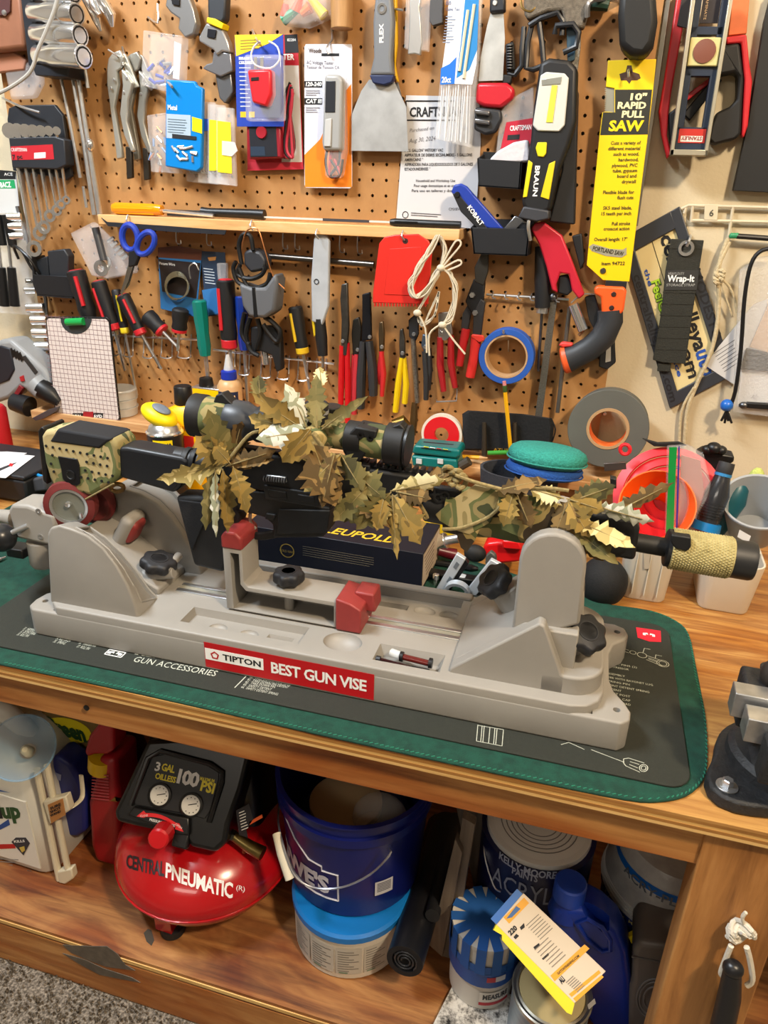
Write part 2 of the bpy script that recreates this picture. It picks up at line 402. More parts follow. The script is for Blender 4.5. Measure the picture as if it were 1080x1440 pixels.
for i in range(len(edge)-1):
    n_ = max(1, int((edge[i+1]-edge[i]).length/.22))
    for k in range(n_):
        p = edge[i].lerp(edge[i+1], k/n_); q = V3((33.0, -20, p.z)); dv = (q-p).normalized() if p.x > 31 else V3((0, 1, 0))
        t = (edge[i+1]-edge[i]).normalized(); c = p+dv*.14
        b.box(c, (.16, .045, .03), Matrix.Rotation(math.atan2(t.y, t.x)+.5, 3, 'Z'))
part('edge_stitching', b, mt('1c6e56', .9), gpad, kind='stuff', smooth=0)
mm = mt('23261f', .82, n=.06, sc_=200, b=.3, bs=900)
z1 = BZ+.145
fl_, fr_, br_ = onZ(-2, 908, z1+.1), onZ(974, 1112, z1+.1), onZ(962, 884, z1+.1)
ud = (fr_-fl_).normalized(); dd = br_-fr_; wm = dd.length; nd = V3((-ud.y, ud.x, 0))
if nd.dot(dd) < 0: nd = -nd
L_ = 36.0; r_ = 1.0
c0 = fr_
def MP(a, n_): return c0-ud*a+nd*n_+V3((0, 0, 0))   # a inches left of the right edge, n_ inches from the front edge
outl = []
for cx, cy, a in ((r_, r_, 180), (r_, wm-r_, 90), (L_-r_, wm-r_, 0), (L_-r_, r_, -90)):
    for k in range(6):
        q = math.radians(a-k*18+90 if False else a)
    seg = arc((cx, cy), r_, {180: 270, 90: 180, 0: 90, -90: 0}[a], {180: 180, 90: 90, 0: 0, -90: -90}[a], 5)
    outl += seg
mp_ = [MP(x, y) for x, y in outl]
mat2 = thing('printed_mat', 'dark grey rubber parts mat with white line drawings under the vise', 'mat')
part('rubber_sheet', B().prism(mp_, [p-V3((0, 0, .1)) for p in mp_]), mm, mat2, bev=.03)
zt_ = V3((0, 0, .012)); PAL = mt('b9bcae', .8)
def mtext(s, a, n_, w, h, m=PAL, bold=0, shear=0): return text(mat2, s, m, MP(a, n_)+zt_, ud*w, nd*h, bold, shear, 'mat_lettering')
# the lettering that shows along the front and right side
def mtp(s, a, c, h, bold=0):
    zz = z1+.112; p, q = onZ(*a, zz), onZ(*c, zz); r = q-p; hh = (onZ(a[0], a[1]-h, zz)-p).length; return text(mat2, s, PAL, p, r, V3((0, 0, 1)).cross(r).normalized()*hh, bold, 0, 'mat_lettering')
mtp('GUN ACCESSORIES', (186, 930), (302, 951), 7); mtp('REAL AVID', (190, 919), (304, 940), 12, .05)
for k, s_ in enumerate(['40.  TAKE DOWN PIN SPRING', '41.  TAKE DOWN PIN DETENT', '42.  TAKE DOWN PIN', '43.  SAFETY DETENT', '44.  SAFETY DETENT SPRING']): mtp(s_, (350-3*k, 953+3.6*k), (350-3*k+[58, 58, 42, 40, 52][k], 964.5+3.6*k-[0, 0, 4, 4, 1][k]), 3.2)
for a, c, s_ in (((32, 885), (52, 889), '31.  HAMMER PIN'), ((28, 889), (48, 893), '32.  DETENT SPRING'), ((23, 893), (38, 896), '33.  BOLT PIN'), ((78, 899), (97, 903), '34.  BOLT CATCH'), ((74, 903), (90, 906.5), '35.  SPRING'), ((110, 905), (133, 910), '36.  TRIGGER PIN'), ((107, 910), (124, 914), '37.  ROLL PIN')): mtp(s_, a, c, 3.2)
for i, s in enumerate(['32.  TAPER PINS (2)', '33.  COMPRESSOR', '34.', '35.  ASSEMBLY', '36.  TUBE WITH BAYONET LUG', '37.  SPRING PIN', '38.  FRONT DETENT SPRING', '39.  DETENT', '40.  SIGHT POST', '41.  BARREL CAP', '42.  HAND GUARD']):
    mtext(s, 3.75, 8.0-.32*i, len(s)*.1, .15)
def line(b, pts, w=.03):
    P = [MP(*p)+zt_*.8 for p in pts]
    for p, q in zip(P, P[1:]):
        t = (q-p).normalized(); s = V3((-t.y, t.x, 0))*w/2; b.add([p-s, q-s, q+s, p+s], [(0, 1, 2, 3)])
b = B()
line(b, [(4.2, 10.1), (2.2, 9.55)]); line(b, [(4.2, 9.8), (2.2, 9.3)])
for cx, cy, r in ((2.0, 9.4, .16), (1.55, 9.3, .24), (.55, 8.85, .2), (.55, 8.85, .3)):
    line(b, [(cx+r*math.cos(k*.524), cy+r*math.sin(k*.524)) for k in range(13)])
line(b, [(1.35, 9.35), (.6, 9.1)]); line(b, [(1.35, 8.95), (.6, 8.6)]); line(b, [(1.25, 9.15), (.8, 9.0)]); line(b, [(1.25, 9.05), (.8, 8.88)])
line(b, [(1.5, 9.5), (1.4, 10.0), (1.1, 9.98)]); line(b, [(.9, 9.2), (.85, 9.55), (.55, 9.52)])
for k in range(6): line(b, [(2.55+.12*k, 10.6), (2.6+.12*k, 11.5)])
line(b, [(2.5, 10.6), (3.2, 10.7)]); line(b, [(2.5, 11.5), (3.2, 11.6)])
def pline(b, pts, w=.03):
    P = [onZ(x, y, z1+.11) for x, y in pts]
    for p, q in zip(P, P[1:]):
        t = (q-p).normalized(); s_ = V3((-t.y, t.x, 0))*w/2; b.add([p-s_, q-s_, q+s_, p+s_], [(0, 1, 2, 3)])
for x in (670, 676, 679, 687, 694, 697, 706): pline(b, [(x+2, 1019+(x-670)*.2), (x, 1042+(x-670)*.2)])
pline(b, [(670, 1042), (706, 1049)]); pline(b, [(672, 1020), (708, 1026)]); pline(b, [(831, 1054), (878, 1072)]); pline(b, [(789, 1047), (800, 1044), (822, 1054)]); pline(b, [(330, 967), (346, 951)], .05)
for cx, cy, r in ((905, 1080, 6), (905, 1080, 3.5)): pline(b, [(cx+r*math.cos(k*.524), cy+r*.85*math.sin(k*.524)) for k in range(13)])
pline(b, [(877, 1067), (884, 1066), (906, 1073)]); pline(b, [(877, 1073), (880, 1077), (900, 1086)]); pline(b, [(886, 1071), (899, 1075)]); pline(b, [(885, 1075), (897, 1080)]); pline(b, [(877, 1067), (877, 1073)])
part('mat_drawing', b, PAL, mat2, kind='stuff', smooth=0, recalc=False)
# logo flash in the far right corner and the small badge at the front
b = B(); q = [(1.75, 12.0), (.45, 12.05), (.5, 10.9), (1.1, 10.75), (1.7, 10.95)]
b.add([MP(*p)+zt_ for p in q], [(0, 1, 2, 3, 4)]); part('logo_patch', b, mt('d5182e', .7), mat2, smooth=0, recalc=False, label='red corner badge with a white mark')
def logo(cx, cy, w, h, m):
    b = B()
    for q in ([(-.5, -.5), (-.5, .5), (.5, .5), (.5, -.5)],):
        line(b, [(cx-x*w, cy+y*h) for x, y in q+q[:1]], .06)
    for s in (-1, 1):
        qs = [(s*.42, -.3), (s*.42, .15), (s*.1, .3), (s*.05, -.1), (s*.22, .0), (s*.22, -.3)]
        b.add([MP(cx-x*w, cy+y*h)+zt_*1.6 for x, y in qs], [tuple(range(6))])
    part('logo_mark', b, m, mat2, smooth=0, recalc=False)
logo(1.1, 11.45, .75, .5, WHITE); 
lp0 = onZ(162, 919, z1+.1)-c0; logo(-lp0.dot(ud), lp0.dot(nd), .95, .42, WHITE)
# ================================================================ gun vise
zv = BZ+.24
VA = onZ(40, 890, zv); VB = onZ(868, 1058, zv); vu = (VB-VA).normalized(); vn = V3((-vu.y, vu.x, 0))
def VF(u, n_, z): return VA+vu*u+vn*n_+V3((0, 0, z))
def VP(x, y, n_):               # pixel on the vertical plane n_ inches behind the vise front -> (u,z)
    d = ray(x, y); a0 = VA+vn*n_; t = (a0-CAM).dot(vn)/d.dot(vn); X = CAM+d*t; return ((X-VA).dot(vu), X.z-zv)
def VT(x, y, z):                # pixel on the height z -> (u,n)
    X = onZ(x, y, zv+z)-VA; return (X.dot(vu), X.dot(vn))
VM = Matrix((vu, vn, V3((0, 0, 1)))).transposed()
def vbox(b, u0, u1, n0, n1, z0, z1): return b.box(VF((u0+u1)/2, (n0+n1)/2, (z0+z1)/2), (u1-u0, n1-n0, z1-z0), VM)
def vpris(b, prof, n0, n1, taper=0):       # profile (u,z)
    c = (sum(p[0] for p in prof)/len(prof), sum(p[1] for p in prof)/len(prof))
    return b.prism([VF(u, n0, z) for u, z in prof], [VF(c[0]+(u-c[0])*(1-taper), n1, c[1]+(z-c[1])*(1-taper)) for u, z in prof])
def vhor(b, prof, z0, z1): return b.prism([VF(u, n_, z1) for u, n_ in prof], [VF(u, n_, z0) for u, n_ in prof])
tan = mt('918d86', .48, n=.02, sc_=30, b=.12, bs=1500)
PADR = mt('8c302e', .5, n=.05, sc_=100); KNOB = mt('1b1c20', .55, n=.1, sc_=200, b=.15, bs=900); ALU = mt('cfd3d6', .3, 1, n=.05, sc_=20, stretch=(1, 30, 30))
vise = thing('gun_vise', 'grey plastic gun vise with red pads and a red front label on the mat', 'gun vise')
# base with ears
right = [(29.0, 0), (29.8, .0), (30.15, .35), (30.2, .9), (29.95, 1.5), (29.5, 2.2), (29.3, 3.0), (29.3, 5.2), (29.5, 6.0), (30.1, 6.7), (30.25, 7.2), (30.1, 7.75), (29.6, 8.0)]
left = [(.8, 8.0), (.2, 7.8), (0, 7.2), (.15, 6.7), (.7, 6.0), (.9, 5.2), (.9, 3.0), (.6, 2.2), (.12, 1.6), (0, .9), (.1, .3), (.5, 0)]
base = part('base', vhor(B(), right+left, 0, 1.55), tan, vise, bev=.12, seg=3)
body = [(2.0, 0.02), (27.6, .02), (28.3, .2), (28.8, .7), (29.0, 1.4), (29.0, 6.6), (28.7, 7.3), (28.0, 7.8), (2, 7.9), (1.4, 7.5), (1.2, 6), (1.2, 1.5), (1.4, .5)]
deck = part('deck', vhor(B(), body, .5, 1.95), tan, vise, bev=.1, seg=3)
cuts = []
def rect(b, u0, u1, n0, n1, z0, z1, sh=.25):   # tapered pit
    return b.prism([VF(u0, n0, z1), VF(u1, n0, z1), VF(u1, n1, z1), VF(u0, n1, z1)], [VF(u0+sh, n0+sh, z0), VF(u1-sh, n0+sh, z0), VF(u1-sh, n1-sh, z0), VF(u0+sh, n1-sh, z0)])
cuts.append(rect(B(), 8.6, 15.0, .75, 2.25, 1.55, 2.1, .15))
cuts.append(B().ball(VF(16.9, 1.55, 2.05), .98, (1, .8, .62), 24, 14))
cuts.append(rect(B(), 18.6, 21.9, .55, 2.05, 1.42, 2.1, .3))
cuts.append(rect(B(), 9, 21.8, 5.2, 7.2, 1.5, 2.1, .08))
cuts += [B().ball(VF(10.4, 1.35, 1.58), .5, (1, .8, .5), 18, 10), B().ball(VF(12.1, 1.3, 1.58), .5, (1, .8, .5), 18, 10), rect(B(), 13.0, 14.4, 1.0, 1.7, 1.33, 1.62, .15),
         B().ball(VF(19.9, 6.2, 1.55), .55, (1.1, .8, .45), 18, 10), B().ball(VF(21.2, 6.2, 1.55), .5, (1.1, .8, .45), 18, 10), rect(B(), 16.4, 19.0, 6.0, 6.5, 1.2, 1.6, .05)]
deck = cut(deck, cuts)
hole = [B().cyl(VF(u, n_, .8), VF(u, n_, 2), .16, 12) for u, n_ in ((.62, .9), (29.6, .85), (29.7, 7.25), (.6, 7.2))]
hole.append(vhor(B(), [(1.6, .25), (28.6, .25), (28.6, 7.5), (1.6, 7.5)], .55, 1.8))
base = cut(base, hole)
# raised rim at the back
part('rear_rim', vpris(B(), [(7.5, 1.85), (22.2, 1.85), (22.2, 2.12), (7.5, 2.12)], 7.2, 7.8), tan, vise, bev=.1)
# aluminium track
b = B(); vbox(b, 6.9, 22.6, 3.35, 3.65, 1.9, 2.02); part('track', b, ALU, vise, bev=.03, label='bright aluminium rail')
b = B(); vbox(b, 6.9, 22.6, 4.0, 4.25, 1.9, 2.02); part('track', b, ALU, vise, bev=.03)
b = B(); vbox(b, 6.9, 22.6, 3.66, 3.99, 1.9, 1.96); part('track_slot', b, mt('8e8c80', .5), vise)
# label on the front
def vface(u0, z0, u1, z1, n_=-.015, th=.01): return B().prism([VF(u0, n_, z0), VF(u1, n_, z0), VF(u1, n_, z1), VF(u0, n_, z1)], [VF(u0, n_+th, z0), VF(u1, n_+th, z0), VF(u1, n_+th, z1), VF(u0, n_+th, z1)])
l0, l1 = VP(288, 938, 0), VP(524, 943, 0)
lab = part('label', vface(10.35, .16, 18.95, 1.6), mt('b5141b', .4), vise, label='red front label reading TIPTON BEST GUN VISE')
part('label_panel', vface(10.38, .62, 13.45, 1.27, -.022), PRW, lab)
text(lab, 'TIPTON', INK, VF(11.32, -.03, .78), vu*2.0, V3((0, 0, .32)), .03)
text(lab, 'BEST GUN VISE', PRW, VF(13.85, -.03, .6), vu*4.75, V3((0, 0, .6)), .025, space=.92)
c5 = [VF(10.9+.24*math.cos(math.radians(90+72*k)), -.03, .93+.24*math.sin(math.radians(90+72*k))) for k in range(5)]
c6 = [VF(10.9+.15*math.cos(math.radians(90+72*k)), -.03, .93+.15*math.sin(math.radians(90+72*k))) for k in range(5)]
part('logo_mark', B().add(c5+c6, [(k, (k+1) % 5, 5+(k+1) % 5, 5+k) for k in range(5)]), mt('b5141b', .4), lab, smooth=0, recalc=False)
# rear quarter-round housings
fin = [(1.3, 1.8), (1.6, 5.75), (1.75, 6.15), (2.2, 6.4), (3.1, 6.5), (4.0, 6.35), (4.9, 5.95), (5.7, 5.2), (6.3, 4.3), (6.8, 3.4), (7.15, 2.6), (7.35, 1.8)]
def vpx(pts, n_): return [(u, max(z, 1.8)) for u, z in [VP(x, y, n_) for x, y in pts]]
finf = [(1.3, 1.8)]+vpx([(66, 752), (70, 742), (82, 738), (100, 743), (122, 752), (145, 770), (164, 795), (179, 822), (189, 848), (196, 880)], .45)
finb = [(1.2, 1.8)]+vpx([(88, 742), (95, 734), (110, 733), (130, 741), (152, 757), (175, 780), (195, 804), (212, 828), (226, 846), (240, 856)], 2.7)
def fin_part(n0, n1, fa, fb):
    o = part('housing', B().prism([VF(u, n0, z) for u, z in fa], [VF(u, n1, z) for u, z in fb]), tan, vise, bev=.16, seg=4)
    def mix(t, off): return [(a[0]*(1-t)+c[0]*t-off*.8, a[1]*(1-t)+c[1]*t-off) for a, c in zip(fa[4:10], fb[4:10])]
    def ring(t): i_ = mix(t, .14); o_ = mix(t, -1.6); return [VF(u, n0+(n1-n0)*t, z) for u, z in i_+o_[::-1]]
    P = [VF(u, n0+(n1-n0)*.24, z) for u, z in mix(.24, -.0)]+[VF(u, n0+(n1-n0)*.86, z) for u, z in mix(.86, -.0)][::-1]
    part('panel_rim', B().tube(P, .06, 6, closed=True), tan, vise)
    return cut(o, [B().loft([ring(.3), ring(.82)])])
fin_part(.45, 2.7, finf, finb); fin_part(5.35, 7.5, fin, fin)
# shelf between the housings and sloped cradle with a red pad
b = B(); vpris(b, [(1.6, 1.9), (1.6, 4.8), (3.2, 4.2), (5.0, 2.9), (6.3, 2.3), (6.3, 1.9)], 2.7, 5.5); part('cradle', b, tan, vise, bev=.1)
cr0 = VF(*[(lambda q: q)(VP(186, 742, 4.4))][0][:1], 4.4, VP(186, 742, 4.4)[1]) if False else None
uu, zz = VP(185, 742, 4.5)
ax_ = V3(vu*.75+V3((0, 0, .66))).normalized()
def pad(name, mat, uu, zz, n_, w, h, t, ang, bev):
    M = VM @ Matrix.Rotation(math.radians(ang), 3, 'Y')
    return part(name, B().box(VF(uu, n_, zz), (t, w, h), M), mat, vise, bev=bev, seg=4)
pad('pad_holder', tan, uu-.25, zz-.15, 4.5, 1.6, 2.3, .8, 30, .35); pad('red_pad', PADR, uu+.08, zz-.05, 4.5, 1.2, 1.5, .75, 30, .3)
# knobs
def knob(parent, c, ax, r, h, lobes=7, name='knob'):
    c = V3(c); ax = V3(ax).normalized(); x, y = frame_of(ax); rings = []
    for hh, s in ((0, .62), (.12*h, .9), (.3*h, 1), (.75*h, 1), (.92*h, .93), (h, .8)):
        rg = []
        for k in range(lobes*8):
            a = 2*math.pi*k/(lobes*8); q = r*s*(1+.075*math.cos(lobes*a)*(1 if hh > 0 else 0)-.03)
            rg.append(c+ax*hh+(x*math.cos(a)+y*math.sin(a))*q)
        rings.append(rg)
    o = part(name, B().loft(rings), KNOB, parent, smooth=40)
    part('knob_cap', B().lathe([(r*.52, h-.02), (r*.5, h+.03), (r*.44, h+.03), (r*.42, h)], c, ax, 24, True), KNOB, o)
    return o
ku, kz = VP(222, 792, 3.6); knob(vise, VF(ku, 3.6, kz-.3), V3(vu*.2+V3((0, 0, 1))), .95, .66)
b = B(); b.cyl(VF(ku+.7, 3.2, kz-.1), VF(ku+.7, 4.6, kz+.1), .22); b.cyl(VF(ku-.9, 3.3, kz-.75), VF(ku+1.0, 3.5, kz-.35), .3); part('clamp_bar', b, tan, vise, bev=.04)
# round butt clamp at the left end
bu, bz = VP(55, 735, 3.0)
b = B(); pr = [(-1.45, -1.0), (1.15, -1.15), (1.55, -.1), (1.5, .85), (-.2, 1.25), (-1.3, 1.15), (-1.6, .7)]
vpris(b, [(bu+u*.93, bz+z*.93) for u, z in pr], 2.55, 4.3); part('clamp_block', b, tan, vise, bev=.18, seg=3)
for px in ((54, 719), (57, 755)):
    q = VP(*px, 2.54); part('screw_head', B().lathe([(.16, 0), (.16, .03), (.07, .03), (.07, -.02)], VF(q[0], 2.55, q[1]), -vn, 14), STEEL, vise)
b = B(); q = VP(62, 790, 3.2); b.lathe([(.78, 1.5), (.8, .2), (.7, 0)], VF(q[0], 3.3, q[1]-.2), (0, 0, 1), 20); part('clamp_stem', b, tan, vise)
b = B(); q0 = VP(10, 752, 2.2); q1 = VP(38, 740, 2.5); b.cyl(VF(q0[0], 2.1, q0[1]), VF(q1[0], 2.6, q1[1]), .15, 14); part('crank_rod', b, STEEL, vise)
q = VP(2, 756, 2.1); part('handle_ball', B().ball(VF(q[0], 2.1, q[1]), .78, (1, 1, 1), 24, 16), mt('1e2024', .3), vise)
b = B(); q = VP(8, 728, 4.2); b.lathe([(.35, -1), (.42, 0), (.5, .5)], VF(q[0], 4.3, q[1]), vu, 16); part('lever_arm', b, tan, vise)
b = B(); q = VP(26, 775, 3.4); vbox(b, q[0]-.5, q[0]+.6, 3, 4, q[1]-.25, q[1]+.3); part('stop_block', b, BLACK, vise, bev=.08)
# red rubber cups that hold the stock
cu, cz = VP(97, 712, 3.0)
axc = V3(vn*1.0-vu*.35).normalized()
cc = VF(cu, 3.0, cz)
part('rubber_cup', B().lathe_closed([(1.0, -.1), (1.32, .0), (1.36, .6), (1.1, .95), (.9, .6)], cc, axc, 36), mt('6a2322', .6), vise, label='dark red rubber cup')
part('cup_plate', B().lathe([(1.02, .05), (1.0, -.02), (.86, -.04), (.84, .06)], cc, axc, 36), mt('6d7068', .6), vise)
part('cup_rim', B().lathe_closed([(.84, -.07), (.98, -.09), (.98, .02), (.84, .02)], cc, axc, 36), STEEL, vise)
b = B(); b.lathe([(.16, 0), (.14, -.2), (.08, -.22)], cc-vu*.0+V3((0, 0, .15)), axc, 14); b.box(cc+vu*.65+V3((0, 0, -.45)), (.12, .12, .3), VM); part('rivet', b, CHROME, vise)
c2 = VF(*VP(135, 703, 5.2)[:1], 5.2, VP(135, 703, 5.2)[1]); part('rubber_cup', B().lathe([(.85, .3), (1.15, .1), (1.2, -.5), (.9, -.8)], c2, axc, 30), mt('6a2322', .6), vise)
# centre clamp
c = [(10.35, 2.0), (10.35, 5.35), (11.45, 5.35), (11.45, 3.75), (11.6, 3.55), (16.25, 3.55), (16.25, 2.0), (15.9, 2.0), (15.9, 3.25), (11.5, 3.25), (11.15, 3.55), (11.15, 5.05), (10.9, 5.05), (10.9, 2.0)]
o = part('centre_clamp', vpris(B(), [(10.35, 2.05), (10.35, 5.55), (11.4, 5.55), (11.4, 3.75), (11.6, 3.5), (16.3, 3.5), (16.3, 2.05)], 2.45, 4.3), tan, vise, bev=.05)
cut(o, [vpris(B(), [(10.75, 2.12), (10.75, 5.3), (11.22, 5.3), (11.22, 3.6), (11.5, 3.28), (16.15, 3.28), (16.15, 2.12)], 2.0, 4.1)])
part('red_cap', vpris(B(), [(10.3, 5.5), (10.3, 6.15), (10.55, 6.45), (11.1, 6.45), (11.42, 6.15), (11.42, 5.5)], 2.4, 4.35), PADR, vise, bev=.12, seg=3)
part('red_cap', vpris(B(), [(16.25, 2.0), (16.25, 3.75), (17.0, 3.6), (17.55, 3.3), (17.55, 2.0)], 2.35, 4.4), PADR, vise, bev=.08)
part('red_cap_lip', vpris(B(), [(17.0, 2.7), (16.9, 3.75), (17.9, 3.75), (18.0, 2.75)], 3.3, 4.5), PADR, vise, bev=.1)
q = VP(405, 815, 3.3); knob(vise, VF(q[0], 3.4, 3.62), (0, 0, 1), .78, .66)
b = B(); b.cyl(VF(q[0], 3.4, 2.0), VF(q[0], 3.4, 3.64), .26); part('clamp_screw', b, tan, vise)
# front support
h0 = [(22.2, 1.85), (22.25, 2.15), (25.9, 5.25), (26.15, 5.15), (26.95, 3.3), (27.1, 2.9), (27.3, 2.8), (27.3, 1.85)]
part('support_housing', vpris(B(), h0, .75, 1.45), tan, vise, bev=.1, seg=3)
part('support_housing', vpris(B(), h0, 6.3, 7.2), tan, vise, bev=.1, seg=3)
part('support_ramp', vpris(B(), [(22.2, 1.85), (22.25, 2.15), (25.3, 4.6), (27.6, 4.6), (27.6, 1.85)], 1.4, 6.4), tan, vise, bev=.08)
tr = [(x+26.0, y+3.97) for x, y in arc((1.5, -1.82), 1.4, -90, 0, 8)+arc((1.5, 1.82), 1.4, 0, 90, 8)]
part('support_drum', vhor(B(), [(26.2, 7.19), (26.2, .75)]+tr, 1.85, 2.85), tan, vise, bev=.12, seg=3)
part('support_wall', vpris(B(), [(26.2, 2.8), (26.2, 5.2), (27.7, 4.9), (27.9, 2.8)], 4.6, 6.5), tan, vise, bev=.2, seg=3)
pq = [VP(722, 892, 1.9), VP(727, 800, 1.9)]
prof = [(24.75, 3.6), (24.72, 7.6)]+[(26.1+1.38*math.cos(math.radians(180-15*k)), 7.6+1.42*math.sin(math.radians(15*k))) for k in range(1, 13)]+[(27.58, 4.9), (26.2, 4.2)]
part('side_plate', vpris(B(), prof, 1.75, 2.45), tan, vise, bev=.14, seg=3)
part('side_plate', vpris(B(), prof, 5.5, 6.2), tan, vise, bev=.14, seg=3)
kq = VP(817, 897, 2.5); knob(vise, VF(kq[0], 2.5, kq[1]), V3(vu*.3-vn*.4+V3((0, 0, .75))), .95, .75)
b = B(); b.cyl(VF(kq[0]-.2, 2.8, 2.8), VF(kq[0], 2.5, kq[1]), .3); part('knob_stem', b, tan, vise)
kq = VP(700, 822, 4.2); knob(vise, VF(kq[0]+.1, 4.2, kq[1]), V3(-vu*.6-vn*.35+V3((0, 0, .6))), .88, .7)
b = B(); b.cyl(VF(kq[0]+1.3, 4.2, kq[1]-1.6), VF(kq[0]+.3, 4.2, kq[1]-.1), .72, 20); part('knob_boss', b, tan, vise, bev=.1)
# small bubble-level gadget lying in the tray
g = thing('mini_lamp', 'tiny black clip with clear red-tinted tubes lying in the vise tray', 'gadget')
b = B(); b.tube([VF(18.9, 1.0, 1.75), VF(20.4, .85, 1.72)], .1, 8); part('dark_tube', b, mt('2a0c0c', .2), g)
b = B(); b.tube([VF(19.9, 1.25, 1.95), VF(21.3, 1.15, 1.92)], .15, 12); part('red_tube', b, mt('5a1410', .15, coat=.5), g)
for u in (19.9, 21.3): b = B(); part('end_cap', b.cyl(VF(u-.08, 1.25-.07*(u-19.9), 1.95), VF(u+.08, 1.25-.07*(u-19.9), 1.95), .24, 12), BLACK, g)
b = B()
b.cyl(VF(18.75, 1.0, 1.75), VF(18.95, 1.0, 1.75), .16, 10); part('end_cap', b, BLACK, g)
b = B(); vbox(b, 20.0, 21.3, .85, 1.0, 1.6, 1.72)
part('clip', b, BLACK, g)
b = B(); b.cyl(VF(19.35, 1.5, 1.9), VF(19.85, 1.3, 1.95), .2, 12); part('clear_tip', b, CLEARF, g)
# ================================================================ rifle held in the vise
def camo(name, cols, scale=22, r=.9):
    st = [(0, cols[0]), (.38, cols[1]), (.47, cols[2]), (.56, cols[3]), (.66, cols[1])]
    return ramp_mat(name, st, 'noise', r=r, interp='CONSTANT', scale=(1, 1, 1), Scale=scale, Detail=2.5, Roughness=.5, Distortion=.6)
CAM1 = camo('camo_print', ['3c4228', '8f8256', '636a40', 'b3a274'], 20)
CAM2 = camo('camo_wrap', ['33291a', '94824e', '535a34', 'b09c68'], 19)
LEAF = [camo('leaf_pale', ['b09c62', 'd2c288', 'a3945c', 'e0d4a6'], 30), camo('leaf_gold', ['665224', '8a7034', '746230', '9e8446'], 30),
        camo('leaf_olive', ['403c1e', '605a30', '6c6236', '857848'], 30), camo('leaf_brown', ['38290f', '664e28', '503e1e', '84683a'], 30),
        camo('leaf_silver', ['a5a790', 'c2c2b0', '8f9278', 'd4d3c6'], 30)]
GUN = mt('0f1012', .58, n=.08, sc_=150); GUN2 = mt('191b1e', .5, n=.05, sc_=120); CORD = mt('8a7a50', .9, n=.2, sc_=300)
rifle = thing('rifle', 'black scoped rifle wrapped in camouflage cloth and leaves, clamped in the vise', 'rifle')
N0 = 4.0
def vpoly(pts, n0, n1, b=None, k=0):    # pixels traced at the near plane n0
    return vpris(b or B(), [VP(x, y, n0) for x, y in pts], n0, n1, k)
def VQ(x, y, n_): u, z = VP(x, y, n_); return VF(u, n_, z)
def vcyl(a, c, r, n_=N0, m=20, b=None, r2=None): return (b or B()).cyl(VQ(*a, n_), VQ(*c, n_), r, m, r2)
# stock
st = part('stock', vpoly([(56, 612), (62, 606), (80, 604), (158, 617), (166, 628), (168, 668), (160, 679), (128, 698), (72, 684), (62, 650)], 3.15, 4.85), CAM1, rifle, bev=.28, seg=4, label='camouflage cloth stock cover')
part('cheek_pad', vpoly([(80, 603), (150, 615), (157, 618), (140, 632), (68, 622)], 3.1, 4.9), mt('16171c', .8), st, bev=.22, seg=3)
part('butt_pad', vpoly([(53, 606), (58, 600), (62, 603), (64, 650), (66, 682), (60, 676), (56, 640)], 3.2, 4.8), BLACK, rifle, bev=.06)
b = B(); random.seed(5)
for r_i, (x0, y0) in enumerate(((65, 627), (71, 640), (72, 652), (73, 663))):
    for k in range(11):
        x = x0+k*9.6+(r_i % 2)*3; y = y0+k*1.9
        if 78 < x < 114 and y > 638: continue
        if x > 160 or y > 690: continue
        b.lathe([(.075, 0), (.075, .03)], VQ(x, y, 3.13), -vn, 8)
part('perforations', b, mt('0c0d0c', .9), st, kind='stuff')
pl = part('side_panel', vpoly([(81, 642), (108, 646), (111, 655), (112, 680), (108, 683), (96, 681), (88, 674), (86, 660)], 3.08, 3.2), mt('0e0f14', .4), st, bev=.02)
part('panel_screw', B().lathe([(.28, 0), (.28, .05), (.2, .05), (.18, .02)], VQ(99, 668, 3.08), -vn, 18), GUN, pl)
part('stock_body', vpoly([(160, 630), (178, 629), (255, 643), (264, 648), (266, 658), (252, 686), (244, 694), (168, 672)], 3.3, 4.7), mt('16191e', .4), rifle, bev=.25, seg=3)
vb = B(); vcyl((250, 646), (300, 653), .62, N0, 22, vb); part('buffer_tube', vb, GUN2, rifle)
for x0, x1, r in ((262, 270, .72), (274, 281, .72)): part('castle_nut', vcyl((x0, 648), (x1, 649.5), r, N0, 20), GUN, rifle, bev=.04)
part('rod', vcyl((262, 664), (310, 662), .3, 3.5, 14), GUN, rifle)
part('sling_ring', B().tube([VQ(165+9*math.cos(a), 686+9*math.sin(a)*.6, 3.4) for a in [k*.5236 for k in range(12)]], .12, 8, closed=True), mt('6b5330', .35, .9), rifle)
b = B(); b.tube([VQ(120, 702, 3.2), VQ(160, 680, 3.0)], .05, 6); part('strap', b, CORD, rifle)
# grip, receivers
part('pistol_grip', vpoly([(246, 698), (288, 699), (332, 690), (334, 735), (314, 806), (272, 796)], 3.4, 4.6), mt('0e0f11', .6, n=.15, sc_=400, b=.3), rifle, bev=.2, seg=3)
part('grip_panel', vpoly([(250, 703), (283, 707), (296, 716), (270, 775), (262, 740)], 3.34, 3.5), mt('121316', .8, b=.4, bs=900), rifle, bev=.05)
part('upper_receiver', vpoly([(296, 640), (330, 632), (600, 672), (604, 715), (470, 704), (372, 692), (300, 680)], 3.5, 4.5), GUN, rifle, bev=.14, seg=3)
part('top_rail', vpoly([(330, 634), (330, 627), (610, 668), (612, 676)], 3.75, 4.25), GUN2, rifle, bev=.03)
for k in range(14):
    x = 470+k*10; y = 648+k*1.45; part('rail_tooth', vpoly([(x, y), (x, y-5), (x+5, y-4), (x+5, y+1)], 3.7, 4.3), GUN2, rifle)
